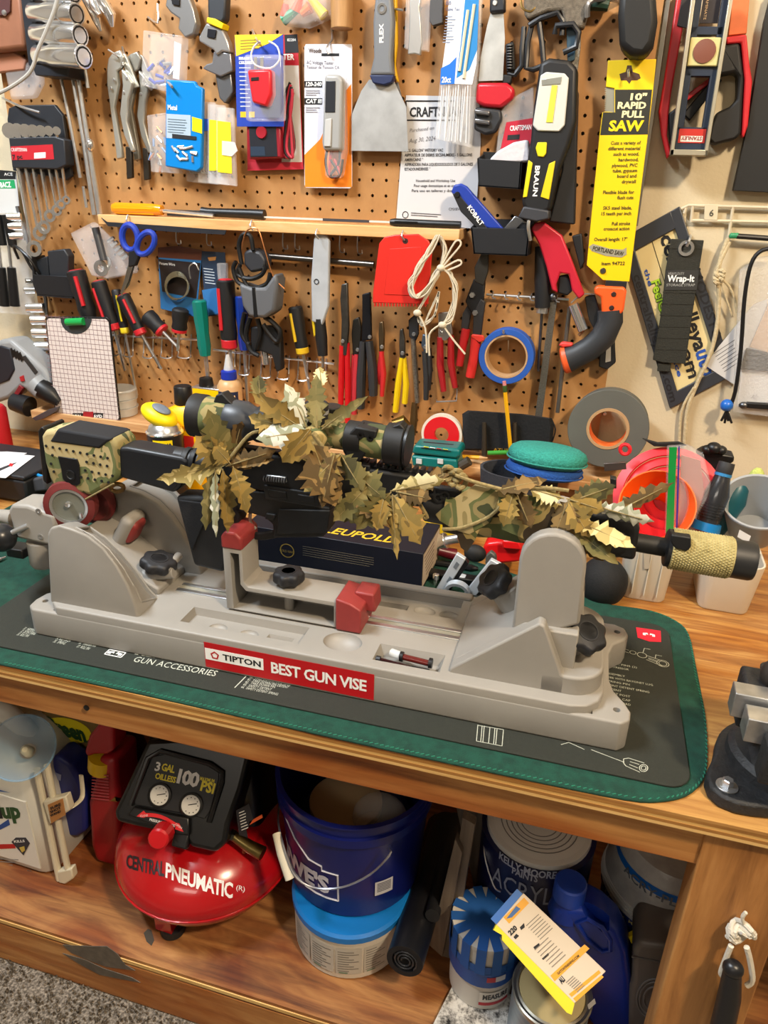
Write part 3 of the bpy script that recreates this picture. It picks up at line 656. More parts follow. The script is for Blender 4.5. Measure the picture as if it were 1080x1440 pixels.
lr = part('lower_receiver', vpoly([(330, 688), (372, 692), (376, 700), (464, 714), (458, 744), (455, 756), (384, 757), (383, 738), (372, 728), (350, 722), (330, 720)], 3.52, 4.48), GUN, rifle, bev=.1, seg=3)
part('dust_cover', vpoly([(370, 682), (446, 694), (448, 714), (372, 702)], 3.4, 3.55), GUN2, rifle, bev=.06)
part('dust_cover_frame', vpoly([(376, 688), (402, 692), (404, 702), (378, 699)], 3.36, 3.45), GUN, rifle, bev=.04)
part('dust_cover_frame', vpoly([(418, 695), (442, 699), (443, 709), (420, 705)], 3.36, 3.45), GUN, rifle, bev=.04)
part('bolt_carrier', vpoly([(374, 668), (402, 671), (403, 679), (375, 677)], 3.42, 3.6), STEEL, rifle, bev=.04, label='bare steel bolt with spring')
b = B()
for k in range(9): b.lathe([(.14, -.02), (.14, .02)], VQ(372+k*3.6, 673+k*.35, 3.38), vu, 8)
part('bolt_spring', b, DSTEEL, rifle, kind='stuff')
part('bolt_release', vpoly([(374, 722), (388, 724), (384, 733), (372, 730)], 3.4, 3.6), GUN2, rifle, bev=.05)
part('magazine_well', vpoly([(392, 716), (464, 718), (460, 750), (388, 752)], 3.42, 4.58), GUN, rifle, bev=.06)
b = B().tube(smooth_path([VQ(320, 718, 4), VQ(328, 738, 4), VQ(345, 749, 4), VQ(365, 754, 4), VQ(386, 751, 4)], 3), .14, 8, flat=1.6); part('trigger_guard', b, GUN, rifle)
b = B().tube(smooth_path([VQ(352, 722, 4), VQ(352, 735, 4), VQ(360, 744, 4)], 3), .09, 8); part('trigger', b, mt('b8b4ac', .3, .8), rifle)
# scope
sa, se = (292, 586), (566, 626)
def spt(t): return VQ(sa[0]+(se[0]-sa[0])*t, sa[1]+(se[1]-sa[1])*t, N0)
p0, p1 = spt(0), spt(1); sax = (p1-p0).normalized(); SL = (p1-p0).length
scope = part('scope_tube', B().lathe([(.6, .6), (.62, SL-.9)], p0, sax, 24), CAM1, rifle)
part('eyepiece', B().lathe([(.92, -.75), (1.05, -.7), (1.05, -.1), (.98, 0), (.95, .5)], p0, sax, 28), GUN, scope)
part('eyepiece_sleeve', B().lathe([(.98, .0), (.98, 1.1), (.93, 1.2)], p0, sax, 28), CAM1, scope)
part('eyepiece_collar', B().lathe([(.96, 1.15), (1.0, 1.3), (1.0, 2.0), (.85, 2.3), (.7, 2.7)], p0, sax, 28), mt('30343a', .4), scope)
part('eyepiece_lens', B().lathe([(.85, -.72), (.2, -.6)], p0, sax, 28), mt('0a0c10', .1), scope)
part('magnification_ring', B().lathe([(.82, 2.6), (.86, 2.7), (.86, 3.3), (.8, 3.4)], p0, sax, 28), GUN, scope)
part('cap_hinge', vpoly([(299, 568), (303, 556), (312, 553), (320, 562), (330, 572), (300, 574)], 3.6, 4.3), GUN, scope, bev=.06)
part('objective_bell', B().lathe([(.68, SL-2.2), (.78, SL-1.6), (.8, SL-.3)], p0, sax, 28), CAM1, scope)
part('objective_rim', B().lathe([(.86, SL-.75), (.95, SL-.7), (.97, SL+.1), (.9, SL+.16), (.8, SL+.16), (.75, SL-.1), (.2, SL-.12)], p0, sax, 28), GUN, scope)
part('flip_cap', B().lathe([(.95, 0), (.97, .12), (.2, .16)], p1+sax*.2, sax, 26), BLACK, scope)
part('cap_hinge', vpoly([(548, 612), (552, 600), (562, 596), (568, 602), (574, 615)], 3.6, 4.3), GUN, scope, bev=.05)
part('scope_ring', B().lathe([(.74, -.4), (.8, -.36), (.8, .36), (.74, .4)], spt(.76), sax, 26), GUN, scope)
part('scope_ring', B().lathe([(.74, -.4), (.8, -.36), (.8, .36), (.74, .4)], spt(.42), sax, 26), GUN, scope)
part('scope_mount', vpoly([(488, 612), (500, 600), (530, 606), (528, 622), (500, 655), (484, 652)], 3.3, 4.5), GUN, scope, bev=.08)
for x, y in ((507, 612), (521, 616)): part('mount_screw', B().lathe([(.16, 0), (.16, .06), (.08, .06), (.07, 0)], VQ(x, y, 3.28), -vn, 12), BLACK, scope)
part('mount_base', vpoly([(400, 640), (520, 655), (520, 668), (400, 652)], 3.5, 4.5), GUN, scope, bev=.06)
part('elevation_turret', B().lathe([(.5, .4), (.55, .6), (.55, 1.4), (.5, 1.45)], spt(.56), (0, 0, 1), 24), GUN2, scope)
part('turret_band', B().lathe([(.57, .95), (.57, 1.1)], spt(.56), (0, 0, 1), 24), mt('8c8e90', .5), scope)
part('windage_turret', B().lathe([(.5, .4), (.6, .7), (.6, 1.1), (.52, 1.3)], spt(.58), -vn, 24), CAM2, scope)
part('spare_cap', B().lathe([(.5, 0), (.55, .1), (.55, .7), (.5, .75)], VQ(465, 592, 5), (0, 0, 1), 22), BLACK, scope)
# hand guard, barrel, suppressor
h0, h1 = VQ(600, 706, N0), VQ(880, 757, N0); hax = (h1-h0).normalized(); HL = (h1-h0).length
part('handguard', B().lathe([(.82, 0), (.9, .1), (.9, HL-.2), (.8, HL)], h0, hax, 20), GUN, rifle)
def wrapring(t, r, ph=0, sag=0):
    c = h0+hax*t; x, y = frame_of(hax)
    return [c+(x*math.cos(a)+y*math.sin(a))*r*(1+.05*math.sin(3*a+ph))-V3((0, 0, sag)) for a in [2*math.pi*k/20 for k in range(20)]]
random.seed(9)
wr = part('camo_wrap', B().loft([wrapring(1.0+q*.56, 1.02+random.uniform(-.03, .06)+(.12 if q < 3 else 0), q*.7, .05) for q in range(12)], False), CAM2, rifle, smooth=60, label='camouflage fabric wrap on the hand guard')
part('wrap_flap', vpoly([(618, 733), (612, 724), (640, 700), (668, 682), (705, 690), (690, 735), (660, 752), (640, 746)], 2.85, 2.95), CAM1, wr, bev=.03)
part('wrap_flap', vpoly([(700, 690), (775, 702), (800, 724), (820, 748), (790, 756), (740, 760), (705, 745)], 2.8, 2.9), CAM2, wr, bev=.03)
part('wrap_flap', vpoly([(640, 745), (676, 740), (668, 760), (656, 777), (648, 770)], 2.9, 2.96), CAM2, wr)
for x, y in ((606, 690), (617, 700), (626, 697)): part('handguard_slot', B().lathe([(.22, 0), (.24, .06), (.14, .06), (.13, 0)], VQ(x, y, 3.15), -vn, 14), GUN2, rifle)
part('handguard_panel', vpoly([(592, 682), (650, 690), (640, 712), (600, 712)], 3.2, 3.6), mt('15171a', .5), rifle, bev=.1)
part('handguard_tip', vpoly([(822, 720), (893, 730), (900, 745), (893, 790), (850, 782), (826, 770)], 3.3, 4.7), GUN, rifle, bev=.2, seg=3)
for x, y, w in ((858, 672, 9), (876, 702, 10)): part('sight_post', vpoly([(x, y), (x+w, y+2), (x+w, y+16), (x, y+14)], 3.9, 4.3), GUN, rifle, bev=.04)
bc = VQ(1060, 790, N0); bax = (bc-VQ(890, 762, N0)).normalized()
part('barrel', B().cyl(VQ(880, 760, N0), VQ(960, 774, N0), .41, 20), GUN, rifle)
part('muzzle_mount', B().lathe([(.45, -.95), (.7, -.9), (.78, -.8), (.78, .0), (.72, .08)], VQ(972, 776, N0), bax, 26), GUN, rifle, bev=.03)
part('mount_lug', vpoly([(944, 752), (972, 756), (972, 770), (966, 776), (950, 772), (944, 764)], 3.1, 3.5), GUN, rifle, bev=.06)
part('mount_lug', vpoly([(942, 780), (962, 782), (962, 794), (944, 790)], 3.15, 3.4), GUN, rifle, bev=.06)
sup = part('suppressor', B().lathe([(.74, -3.55), (.82, -3.5), (.83, -.15), (.78, 0), (.3, .0), (.3, -.4)], bc, bax, 30), GUN2, rifle)
wv = ramp_mat('woven_sleeve', [(.3, '6a603c'), (.45, 'a39662'), (.6, 'b7ab78'), (.75, '7c7048')], 'noise', r=.95, b=.6, Scale=38, Detail=6, Roughness=.8)
part('woven_sleeve', B().lathe([(.85, -3.35), (.88, -3.3), (.88, -.95), (.85, -.9)], bc, bax, 30, False), wv, sup, label='tan woven sleeve on the suppressor')
b = B(); x, y = frame_of(bax)
for i in range(22):
    for k in range(44):
        a = 2*math.pi*(k+.5*(i % 2))/44; c = bc+bax*(-3.28+i*.108)+(x*math.cos(a)+y*math.sin(a))*.885
        n_ = (x*math.cos(a)+y*math.sin(a)); t = bax; s_ = n_.cross(t)
        b.add([c-t*.04-s_*.045, c+t*.04-s_*.045, c+t*.04+s_*.045, c-t*.04+s_*.045, c+n_*.03], [(0, 1, 4), (1, 2, 4), (2, 3, 4), (3, 0, 4)])
part('weave', b, wv, sup, kind='stuff', smooth=0)
# cords and knots
for path in ([(622, 744), (650, 742), (690, 725), (725, 692), (760, 686), (800, 690)], [(500, 695), (545, 700), (580, 690), (600, 672)], [(555, 700), (575, 690), (600, 725), (596, 728)], [(440, 610), (462, 640), (472, 668)],
             [(295, 662), (318, 650), (350, 612), (372, 606)], [(640, 668), (668, 678), (705, 688)], [(780, 735), (800, 712), (812, 706)]):
    rifle_c = part('wrap_cord', B().tube(smooth_path([VQ(x, y, 2.72-.0*i) for i, (x, y) in enumerate(path)], 4), .085, 7), CORD, rifle)
for x, y, r in ((630, 665, .3), (637, 672, .3), (648, 676, .32), (643, 668, .24)):
    part('cord_knot', B().tube([VQ(x, y, 2.9)+vu*r*.7*math.cos(a)+V3((0, 0, r*math.sin(a)))+vn*.1*math.cos(2*a) for a in [k*.524 for k in range(12)]], .12, 8, closed=True), CORD, rifle)
# leaves ------------------------------------------------------------
HALF = [(0, .04), (.06, .1), (.12, .3), (.18, .2), (.26, .42), (.31, .3), (.40, .5), (.46, .33), (.55, .47), (.60, .3), (.70, .38), (.75, .22), (.84, .26), (.90, .12), (1, .0)]
def leaf(a, c, w, nb, nt, mi, curl, tw=0):
    A, Cc = VQ(*a, nb), VQ(*c, nt); t = Cc-A; L = t.length; t.normalize()
    k = (A-CAM).length/FOC; wi = w*k*.74
    view = (CAM-A).normalized(); s_ = t.cross(view).normalized()
    s_ = (Matrix.Rotation(tw, 3, t) @ s_); up = s_.cross(t).normalized()
    j = random.uniform(.85, 1.15)
    def pt(f, q): # f along, q across (-1..1 * width)
        return A+t*(L*f)+s_*(wi*q)+up*(curl*L*(.5*f*f+.35*math.sin(f*3))-abs(q)*wi*.35*(1 if tw >= 0 else -1))
    vs = []; fs = []
    for f, q in HALF: vs += [pt(f, -q*j*random.uniform(.7, 1.2)), pt(f, 0), pt(f, q/j*random.uniform(.7, 1.2))]
    for i in range(len(HALF)-1):
        o = i*3; fs += [(o, o+1, o+4, o+3), (o+1, o+2, o+5, o+4)]
    bb = B(); n_ = len(vs); off = up*.012
    bb.add([v+off for v in vs]+[v-off for v in vs], fs+[tuple(n_+q for q in f[::-1]) for f in fs])
    part('leaf', bb, LEAF[mi], rifle, smooth=50, recalc=False)
    part('leaf', B().tube([pt(0, 0)-t*.1, pt(.3, 0)+up*.02, pt(.8, 0)+up*.02], [.035, .03, .012], 5), CORD, rifle).name = 'leaf_stem'
random.seed(21)
LV = [((318, 652), (222, 672), 46, 2.6, 2.2, 0, .1), ((314, 650), (274, 612), 62, 2.7, 2.3, 1, .2), ((320, 648), (292, 574), 58, 2.9, 2.8, 2, .2), ((326, 648), (342, 596), 50, 2.9, 2.8, 3, -.2), ((320, 655), (392, 632), 44, 2.7, 2.5, 3, .1),
      ((300, 664), (290, 742), 34, 2.6, 2.4, 2, .2), ((313, 662), (318, 748), 44, 2.5, 2.3, 1, .1), ((328, 658), (344, 722), 46, 2.5, 2.3, 1, .2), ((303, 662), (306, 752), 22, 2.4, 2.2, 4, .2), ((330, 655), (388, 648), 30, 2.8, 2.6, 3, .1), ((322, 650), (300, 628), 44, 2.4, 2.2, 1, .1),
      ((425, 602), (360, 552), 46, 2.9, 3.2, 1, .3), ((430, 600), (398, 543), 52, 3.0, 3.4, 4, .3), ((432, 606), (362, 618), 66, 2.7, 2.3, 4, .15), ((436, 604), (398, 648), 70, 2.5, 2.2, 1, .2), ((446, 600), (448, 528), 48, 3.3, 4.2, 2, .2), ((446, 602), (446, 566), 40, 3.0, 3.4, 2, .1),
      ((455, 602), (521, 556), 30, 3.0, 3.2, 2, .2), ((400, 600), (352, 585), 44, 2.9, 3.0, 1, .2), ((366, 560), (364, 528), 36, 4.0, 4.4, 2, .1), ((452, 545), (450, 516), 32, 4.0, 4.4, 0, .1), ((390, 590), (410, 560), 40, 3.1, 3.4, 0, .2),
      ((440, 625), (470, 712), 96, 2.6, 2.2, 3, .15), ((478, 640), (432, 692), 64, 2.4, 2.1, 1, .2), ((470, 640), (455, 712), 56, 2.3, 2.0, 3, .2), ((500, 665), (545, 700), 60, 2.6, 2.4, 2, .2), ((520, 680), (470, 730), 56, 2.5, 2.2, 2, .2),
      ((548, 694), (502, 742), 56, 2.5, 2.3, 2, .2), ((552, 698), (560, 786), 26, 2.4, 2.1, 1, .1), ((556, 700), (592, 764), 70, 2.4, 2.2, 1, .2), ((552, 690), (628, 672), 50, 2.7, 2.6, 0, .1), ((560, 692), (608, 702), 46, 2.6, 2.4, 3, .15),
      ((500, 690), (548, 745), 62, 2.7, 2.4, 3, .2), ((470, 700), (505, 735), 50, 2.6, 2.5, 2, .2), ((540, 700), (530, 745), 42, 2.3, 2.1, 1, .2), ((585, 690), (640, 660), 40, 2.9, 3.0, 3, .1), ((480, 640), (512, 690), 60, 2.5, 2.3, 2, .1),
      ((725, 690), (748, 742), 58, 2.6, 2.4, 3, .1), ((722, 692), (708, 740), 44, 2.6, 2.4, 1, .1), ((700, 690), (770, 676), 40, 2.7, 3.0, 3, .1), ((800, 706), (782, 752), 66, 2.6, 2.4, 3, .15), ((800, 706), (828, 756), 60, 2.6, 2.4, 1, .1), ((806, 704), (866, 682), 56, 2.8, 3.0, 2, .15),
      ((800, 702), (850, 718), 52, 2.7, 2.6, 1, .1), ((862, 722), (948, 678), 36, 2.9, 3.4, 3, .05), ((840, 712), (920, 732), 44, 2.8, 2.8, 4, .1), ((815, 735), (892, 772), 46, 2.6, 2.3, 0, .15), ((806, 745), (868, 794), 44, 2.6, 2.3, 2, .15), ((800, 752), (850, 788), 40, 2.7, 2.4, 3, .1), ((780, 735), (838, 772), 46, 2.7, 2.4, 3, .1), ((790, 700), (745, 688), 40, 2.7, 2.8, 0, .1)]
for l in LV: leaf(*l, tw=random.uniform(-.5, .5))
# ================================================================ things on the bench behind and beside the rifle
def ypoly(pts, Y, th, b=None):      # traced at the front plane Y, extruded th to the back
    fr = [onY(x, y, Y) for x, y in pts]
    for p in fr: p.z = max(p.z, BZ+.16)
    return (b or B()).prism(fr, [p+V3((0, th, 0)) for p in fr])
def up(px, py, Y, z=None):           # point at depth Y
    p = onY(px, py, Y); return p if z is None else V3((p.x, p.y, z))
UZ = V3((0, 0, 1)); UX = V3((1, 0, 0))
def ylab(parent, s, mat, a, c, hpx, Y, **k): return wtext(parent, s, mat, a, c, hpx, -Y, **k)
# black case with leaflets at the far left
c0 = onZ(40, 708, BZ+.15)
bx = thing('hard_case', 'black plastic case at the left end of the green pad', 'case')
part('case_body', B().box2((c0.x-9, c0.y, BZ+.15), (c0.x, c0.y+5.5, BZ+1.9)), mt('14161b', .5), bx, bev=.2, seg=3)
part('case_lid', B().box2((c0.x-9, c0.y-.02, BZ+1.93), (c0.x+.02, c0.y+5.52, BZ+2.25)), mt('181a20', .5), bx, bev=.12, seg=3)
def sheet(pts, z, th=.02): return B().prism([onZ(x, y, z) for x, y in pts], [onZ(x, y, z)-V3((0, 0, th)) for x, y in pts])
lf = thing('leaflet', 'white printed leaflet with a red emblem lying on the black case', 'paper')
part('paper', sheet([(-40, 668), (8, 672), (49, 641), (20, 638), (-30, 640)], BZ+2.32), mt('dcdde0', .8), lf)
part('printed_mark', sheet([(-2, 663), (18, 654), (24, 650), (16, 652), (-2, 659)], BZ+2.335, .003), mt('2c2c30', .8), lf)
part('printed_mark', sheet([(12, 655), (17, 656), (19, 652), (14, 651)], BZ+2.34, .003), mt('b51820', .8), lf)
l2 = thing('leaflet', 'white printed leaflet with black bars beneath the emblem leaflet', 'paper')
part('paper', sheet([(-40, 655), (-2, 655), (38, 637), (10, 635), (-30, 636)], BZ+2.29), mt('d5d6da', .8), l2)
part('printed_bar', sheet([(-20, 652), (-2, 652), (25, 640), (12, 639)], BZ+2.296, .003), mt('1d1e22', .8), l2)
gs = solo('grey_pouch', ypoly([(36, 676), (60, 670), (66, 690), (36, 694)], -13.0, 1.2), mt('3c3e44', .8), 'dark grey pouch between the case and the rifle butt', 'pouch', bev=.15)
solo('stylus', B().tube([onY(38, 662, -12.2), onY(64, 672, -12.6)], .12, 8), mt('1d86c8', .4), 'bright blue stick between the case and the rifle butt', 'stick')
solo('scrap_tool', B().tube([onZ(-8, 790, BZ+.3), onZ(8, 783, BZ+.3)], [.16, .05], 8), STEEL, 'thin grey metal pick lying on the green pad at the left edge', 'pick')
# scope box
a0 = onZ(592, 833, BZ+.15); tz = onY(594, 779, a0.y).z
sb = thing('product_box', 'navy cardboard box with gold lettering standing behind the vise', 'box')
navy = mt('10131f', .45, n=.06, sc_=20)
D_ = 4.4; ang = math.radians(0)
part('box_body', B().box2((a0.x-11.5, a0.y, BZ+.15), (a0.x, a0.y+D_, tz)), navy, sb, bev=.03)
part('end_label', B().box2((a0.x, a0.y+.15, BZ+.4), (a0.x+.02, a0.y+D_-.2, tz-.15)), mt('b7a58e', .7), sb)
for k in range(6): part('end_print', B().box2((a0.x+.021, a0.y+.4+.12*k, tz-.5-.28*k), (a0.x+.028, a0.y+2.8, tz-.42-.28*k)), mt('6f6257', .8), sb)
tpz = tz+.006
q0 = onZ(436, 729, tpz); q1 = onZ(543, 757, tpz)
text(sb, 'LEUPOLD', mt('d8b02c', .5), (a0.x-6.6, a0.y+.75, tpz), (4.6, 0, 0), (0, .85, 0), .02, .2)
text(sb, 'GOLD RING', mt('8a7434', .5), (a0.x-9.15, a0.y-.012, tz-1.42), (.95, 0, 0), (0, 0, .16))
rg = B(); cc_ = V3((a0.x-8.65, a0.y-.01, tz-1.3)); rg.lathe_closed([(.42, 0), (.48, 0), (.48, .004), (.42, .004)], cc_, (0, 1, 0), 28); part('emblem', rg, mt('8a7434', .5), sb, label='gold ring emblem')
for k in range(5): part('fine_print', B().box2((a0.x-7.6, a0.y-.01, tz-.82-.15*k), (a0.x-3.0-.25*(k == 4), a0.y-.004, tz-.79-.15*k)), mt('5c5648', .7), sb)
# yellow/blue carton corner behind it
solo('small_carton', ypoly([(594, 736), (612, 734), (640, 738), (640, 760), (596, 756)], -10.8, 2), mt('d9b310', .5), 'small yellow carton behind the navy box', 'carton', bev=.03)
# silver bipod
bp = thing('scope_mount', 'silver aluminium cantilever mount with two angled arms behind the vise', 'mount')
BLU = mt('ccd4dc', .35, .4)
for arm, w in (([(620, 834), (648, 775)], 12), ([(660, 842), (697, 783)], 14)):
    (x0, y0), (x1, y1) = arm; Y = -15.9
    part('arm', ypoly([(x0-w*.6, y0-4), (x1-w*.5, y1+4), (x1+w*.55, y1+12), (x0+w*.55, y0+6)], Y, .35), BLU, bp, bev=.05)
    part('arm_edge', ypoly([(x0+w*.55, y0+6), (x1+w*.55, y1+12), (x1+w*.9, y1+18), (x0+w*.95, y0+14)], Y+.05, .35), BLACK, bp, bev=.03)
    for t in (.3, .65):
        mx, my = x0+(x1-x0)*t, y0+(y1-y0)*t; part('arm_relief', ypoly([(mx-1, my+2), (mx+4, my-6), (mx+8, my-2), (mx+3, my+6)], Y-.02, .03), mt('98a2ad', .4, .7), bp)
part('mount_base', B().box2((onZ(598, 822, BZ).x, onZ(598, 822, BZ).y+.45, BZ+.16), (onZ(598, 822, BZ).x+3.4, onZ(598, 822, BZ).y+1.2, BZ+.6)), BLACK, bp, bev=.08)
part('cross_bar', ypoly([(636, 808), (664, 816), (662, 826), (634, 818)], -14.7, .5), BLU, bp, bev=.05)
rc = onY(643, 832, -16.2); part('ring', B().lathe_closed([(.55, -.2), (.75, -.2), (.75, .2), (.55, .2)], rc, (0, 1, .2), 26), BLU, bp)
kn = onY(613, 812, -15.3); part('thumb_screw', B().lathe([(.14, -.5), (.14, -.1), (.2, -.1), (.2, .2), (.12, .24)], kn, UZ, 14), CHROME, bp)
part('pin', B().cyl(onY(633, 838, -15.6), onY(634, 830, -15.6), .12, 10), CHROME, bp)
part('black_saddle', B().ball(onY(668, 778, -13.6), .7, (1, .7, .8), 16, 10), MBLACK, bp)
part('dark_tube', ypoly([(683, 782), (690, 776), (697, 782), (698, 790), (690, 798), (682, 794)], -15.0, .4), mt('4a4a46', .4), bp, bev=.08)
# red base, pen and steel pieces
rb = thing('red_tool_base', 'glossy red plastic tool base lying behind the front support', 'tool base')
part('base_plate', ypoly([(678, 770), (684, 764), (700, 762), (735, 768), (735, 790), (700, 794), (684, 788)], -12.6, 1.4), mt('d01418', .3), rb, bev=.2, seg=3)
part('raised_lug', ypoly([(706, 760), (730, 762), (734, 774), (706, 772)], -13.0, 1), mt('d8161a', .3), rb, bev=.1)
solo('marker_pen', B().tube([onZ(604, 790, BZ+.3), onZ(650, 797, BZ+.3), onZ(662, 799, BZ+.3), onZ(672, 800, BZ+.25)], [.22, .22, .25, .12], 10), BLACK, 'black pen lying on the bench behind the navy box', 'pen')
sk = thing('socket_adapter', 'short chrome cylinder lying behind the navy box', 'socket')
part('barrel', B().tube([onY(612, 764, -12.3), onY(628, 760, -12.3)], .55, 18), CHROME, sk, bev=.05); part('stem', B().tube([onY(628, 760, -12.3), onY(645, 757, -12.3)], .3, 14), STEEL, sk)
solo('roll_handle', B().tube([onY(616, 774, -12.6), onY(640, 780, -12.2)], [.32, .4], 14), mt('5a0f1c', .35), 'dark red round handle lying behind the navy box', 'handle')
# black ball
solo('rubber_ball', B().ball(onY(848, 818, -12.9), 1.42, (1.0, 1, 1.1), 26, 18), mt('0c0d0f', .8, b=.3, bs=500), 'black rounded rubber bulb on the green pad right of the front support', 'ball')
# cream tubs ---------------------------------------------------------
def tub(parent, name, x0, x1, y0, y1, z0, h, fl, mat, th=.12, r=.55):
    cx, cy = (x0+x1)/2, (y0+y1)/2; w, d = x1-x0, y1-y0; rings = []
    for z, g in ((z0, -.08), (z0+.12, 0), (z0+h, fl), (z0+h, fl-th), (z0+.2, -th), (z0+.18, -.4)):
        rings.append([V3((cx+x, cy+y, z)) for x, y in rrect(w+2*g, d+2*g, max(.1, r+g))])
    return part(name, B().loft(rings), mat, parent, bev=.03)
crm = mt('cfc6b4', .45)
t1 = thing('plastic_tub', 'cream plastic tub holding the orange cup and red funnel', 'tub')
tub(t1, 'tub_wall', 30.35, 32.85, -12.75, -8.3, BZ+.01, 4.0, .25, crm)
for x in (30.9, 31.6, 32.3): part('mould_line', B().box2((x-.02, -12.98, BZ+.5), (x+.02, -12.8, BZ+3.6)), crm, t1)
part('handle_tab', ypoly([(905, 776), (914, 776), (913, 800), (906, 800)], -13.0, .1), mt('b0a694', .5), t1)
t2 = thing('plastic_tub', 'cream plastic tub under the suppressor at the right end', 'tub')
tub(t2, 'tub_wall', 34.7, 37.45, -12.5, -8.0, BZ+.01, 3.2, .35, crm)
# orange cup, red funnel, bag
oc = onY(922, 722, -11.2)
o1 = thing('orange_cup', 'bright orange plastic cup standing open in the cream tub', 'cup')
ax_o = V3((-.05, -.8, .6)).normalized()
part('cup_wall', B().lathe_closed([(.9, -3.4), (1.0, -3.4), (2.15, .9), (2.08, .9), (.95, -3.3)], oc+V3((0, .4, .1)), ax_o, 36), mt('f0600c', .45), o1)
part('cup_floor', B().lathe([(.95, -3.4), (.95, -3.3)], oc+V3((0, .4, .1)), ax_o, 30), mt('ea5a0a', .45), o1)
rf = thing('red_funnel', 'red silicone collapsible funnel with ring folds behind the orange cup', 'funnel')
rc = onY(938, 700, -8.6); rax = V3((-.1, -.86, .5)).normalized(); RDS = mt('d3202c', .45)
for i, r in enumerate((3.15, 2.55, 1.95, 1.35)):
    part('fold_ring', B().lathe_closed([(r-.55, .12), (r-.08, -.12), (r+.04, -.08), (r+.04, .1), (r-.5, .28)], rc-rax*(.12*i), rax, 44), RDS, rf)
part('hanging_loop', B().tube([onY(879+7*math.cos(a), 632+7*math.sin(a), -8.4) for a in [k*.524 for k in range(12)]], .12, 8, closed=True), RDS, rf)
part('spout', B().lathe([(.9, 0), (.5, -1.6)], rc-rax*.4, rax, 20), RDS, rf)
zb = thing('zip_bag', 'clear plastic zip bag with a green seal strip between orange cup and black bottle', 'bag')
part('bag_film', ypoly([(938, 628), (968, 626), (990, 640), (1000, 680), (992, 720), (978, 752), (935, 752)], -10.6, .35), CLEARB, zb, bev=.1)
part('green_seal', ypoly([(941, 629), (952, 629), (949, 690), (947, 755), (936, 756), (939, 690)], -10.7, .03), mt('0f8a3c', .4), zb)
part('purple_seal', ypoly([(954, 628), (956, 628), (953, 750), (950, 750)], -10.7, .03), mt('3a2f8c', .4), zb)
part('folded_paper', ypoly([(958, 640), (985, 648), (990, 690), (975, 745), (954, 748)], -10.4, .1), mt('b88074', .7), zb)
# bottle with blue ring
fb = thing('hose_nozzle', 'translucent black hose nozzle with a blue ring and cap in the right tub', 'nozzle')
f0, f1 = onY(1021, 655, -9.6), onY(992, 742, -10.6); fax = (f1-f0).normalized(); FL = (f1-f0).length
part('barrel', B().lathe([(.42, .5), (.5, .9), (.72, FL*.45), (.66, FL*.7), (.62, FL-.3)], f0, fax, 24), mt('26282c', .2, coat=.5), fb)
part('cap', B().lathe([(.44, -.2), (.46, .0), (.46, .42), (.44, .45)], f0, fax, 22), mt('2c2d30', .6), fb)
part('neck_ring', B().lathe([(.48, .45), (.48, .62)], f0, fax, 22), mt('2f7cb4', .4), fb)
part('blue_ring', B().lathe_closed([(.58, FL-.35), (.8, FL-.35), (.84, FL+.15), (.6, FL+.15)], f0, fax, 28), mt('1273b4', .3), fb)
for k in range(6): part('rib', B().lathe_closed([(.6, 0), (.69, 0), (.69, .07), (.6, .07)], f0+fax*(FL*.6+k*.16), fax, 24), mt('1d1f22', .3), fb)
gb = thing('grey_cup', 'light grey plastic scoop bowl leaning over the right tub', 'bowl')
gc = onY(1068, 706, -9.4); gax = V3((-.1, -.5, .86)).normalized()
part('bowl_wall', B().lathe_closed([(1.2, -2.9), (1.3, -2.95), (2.0, 0), (2.08, .02), (2.06, .12), (1.92, .1), (1.22, -2.7)], gc, gax, 36), mt('9a9da0', .45), gb)
part('bowl_floor', B().lathe([(1.25, -2.9), (1.25, -2.8)], gc, gax, 30), mt('8f9295', .45), gb)
part('barcode', ypoly([(1040, 745), (1056, 754), (1052, 764), (1037, 755)], -11.25, .02), mt('d8d8d8', .6), gb)
solo('scrub_sponge', B().ball(onY(1061, 682, -6.5), 1.0, (.55, .4, 1.15), 18, 12), mt('b9c46a', .9, b=.8, bs=300), 'yellow-green scrub sponge behind the grey bowl', 'sponge')
solo('teal_bottle', B().lathe([(.75, -3), (.9, -.6), (.6, .3), (.3, .6)], onY(1036, 690, -7.4), (.3, 0, 1), 18), mt('14525c', .4), 'dark teal bottle between the nozzle and the sponge', 'bottle')
cm = thing('camera_mount', 'black plastic clamp with knobs lying behind the zip bag', 'clamp')
part('clamp_plate', ypoly([(980, 640), (990, 634), (1033, 642), (1032, 650), (1005, 664), (986, 658)], -6.8, 1.2), BLACK, cm, bev=.1)
for x, y, r in ((995, 632, .35), (1004, 630, .45), (1014, 633, .35)): part('knob', B().ball(onY(x, y, -6.9), r, (1, 1, .8), 14, 9), BLACK, cm)
solo('black_clip', ypoly([(903, 617), (925, 623), (955, 622), (966, 627), (950, 629), (920, 628)], -7.4, .25), MBLACK, 'thin black clip resting on the red funnel', 'clip', bev=.04)
solo('steel_bracket', ypoly([(849, 652), (880, 650), (881, 660), (850, 663)], -9.6, .15), mt('6c6460', .35, .8), 'small bent steel bracket left of the red funnel', 'bracket', bev=.02)
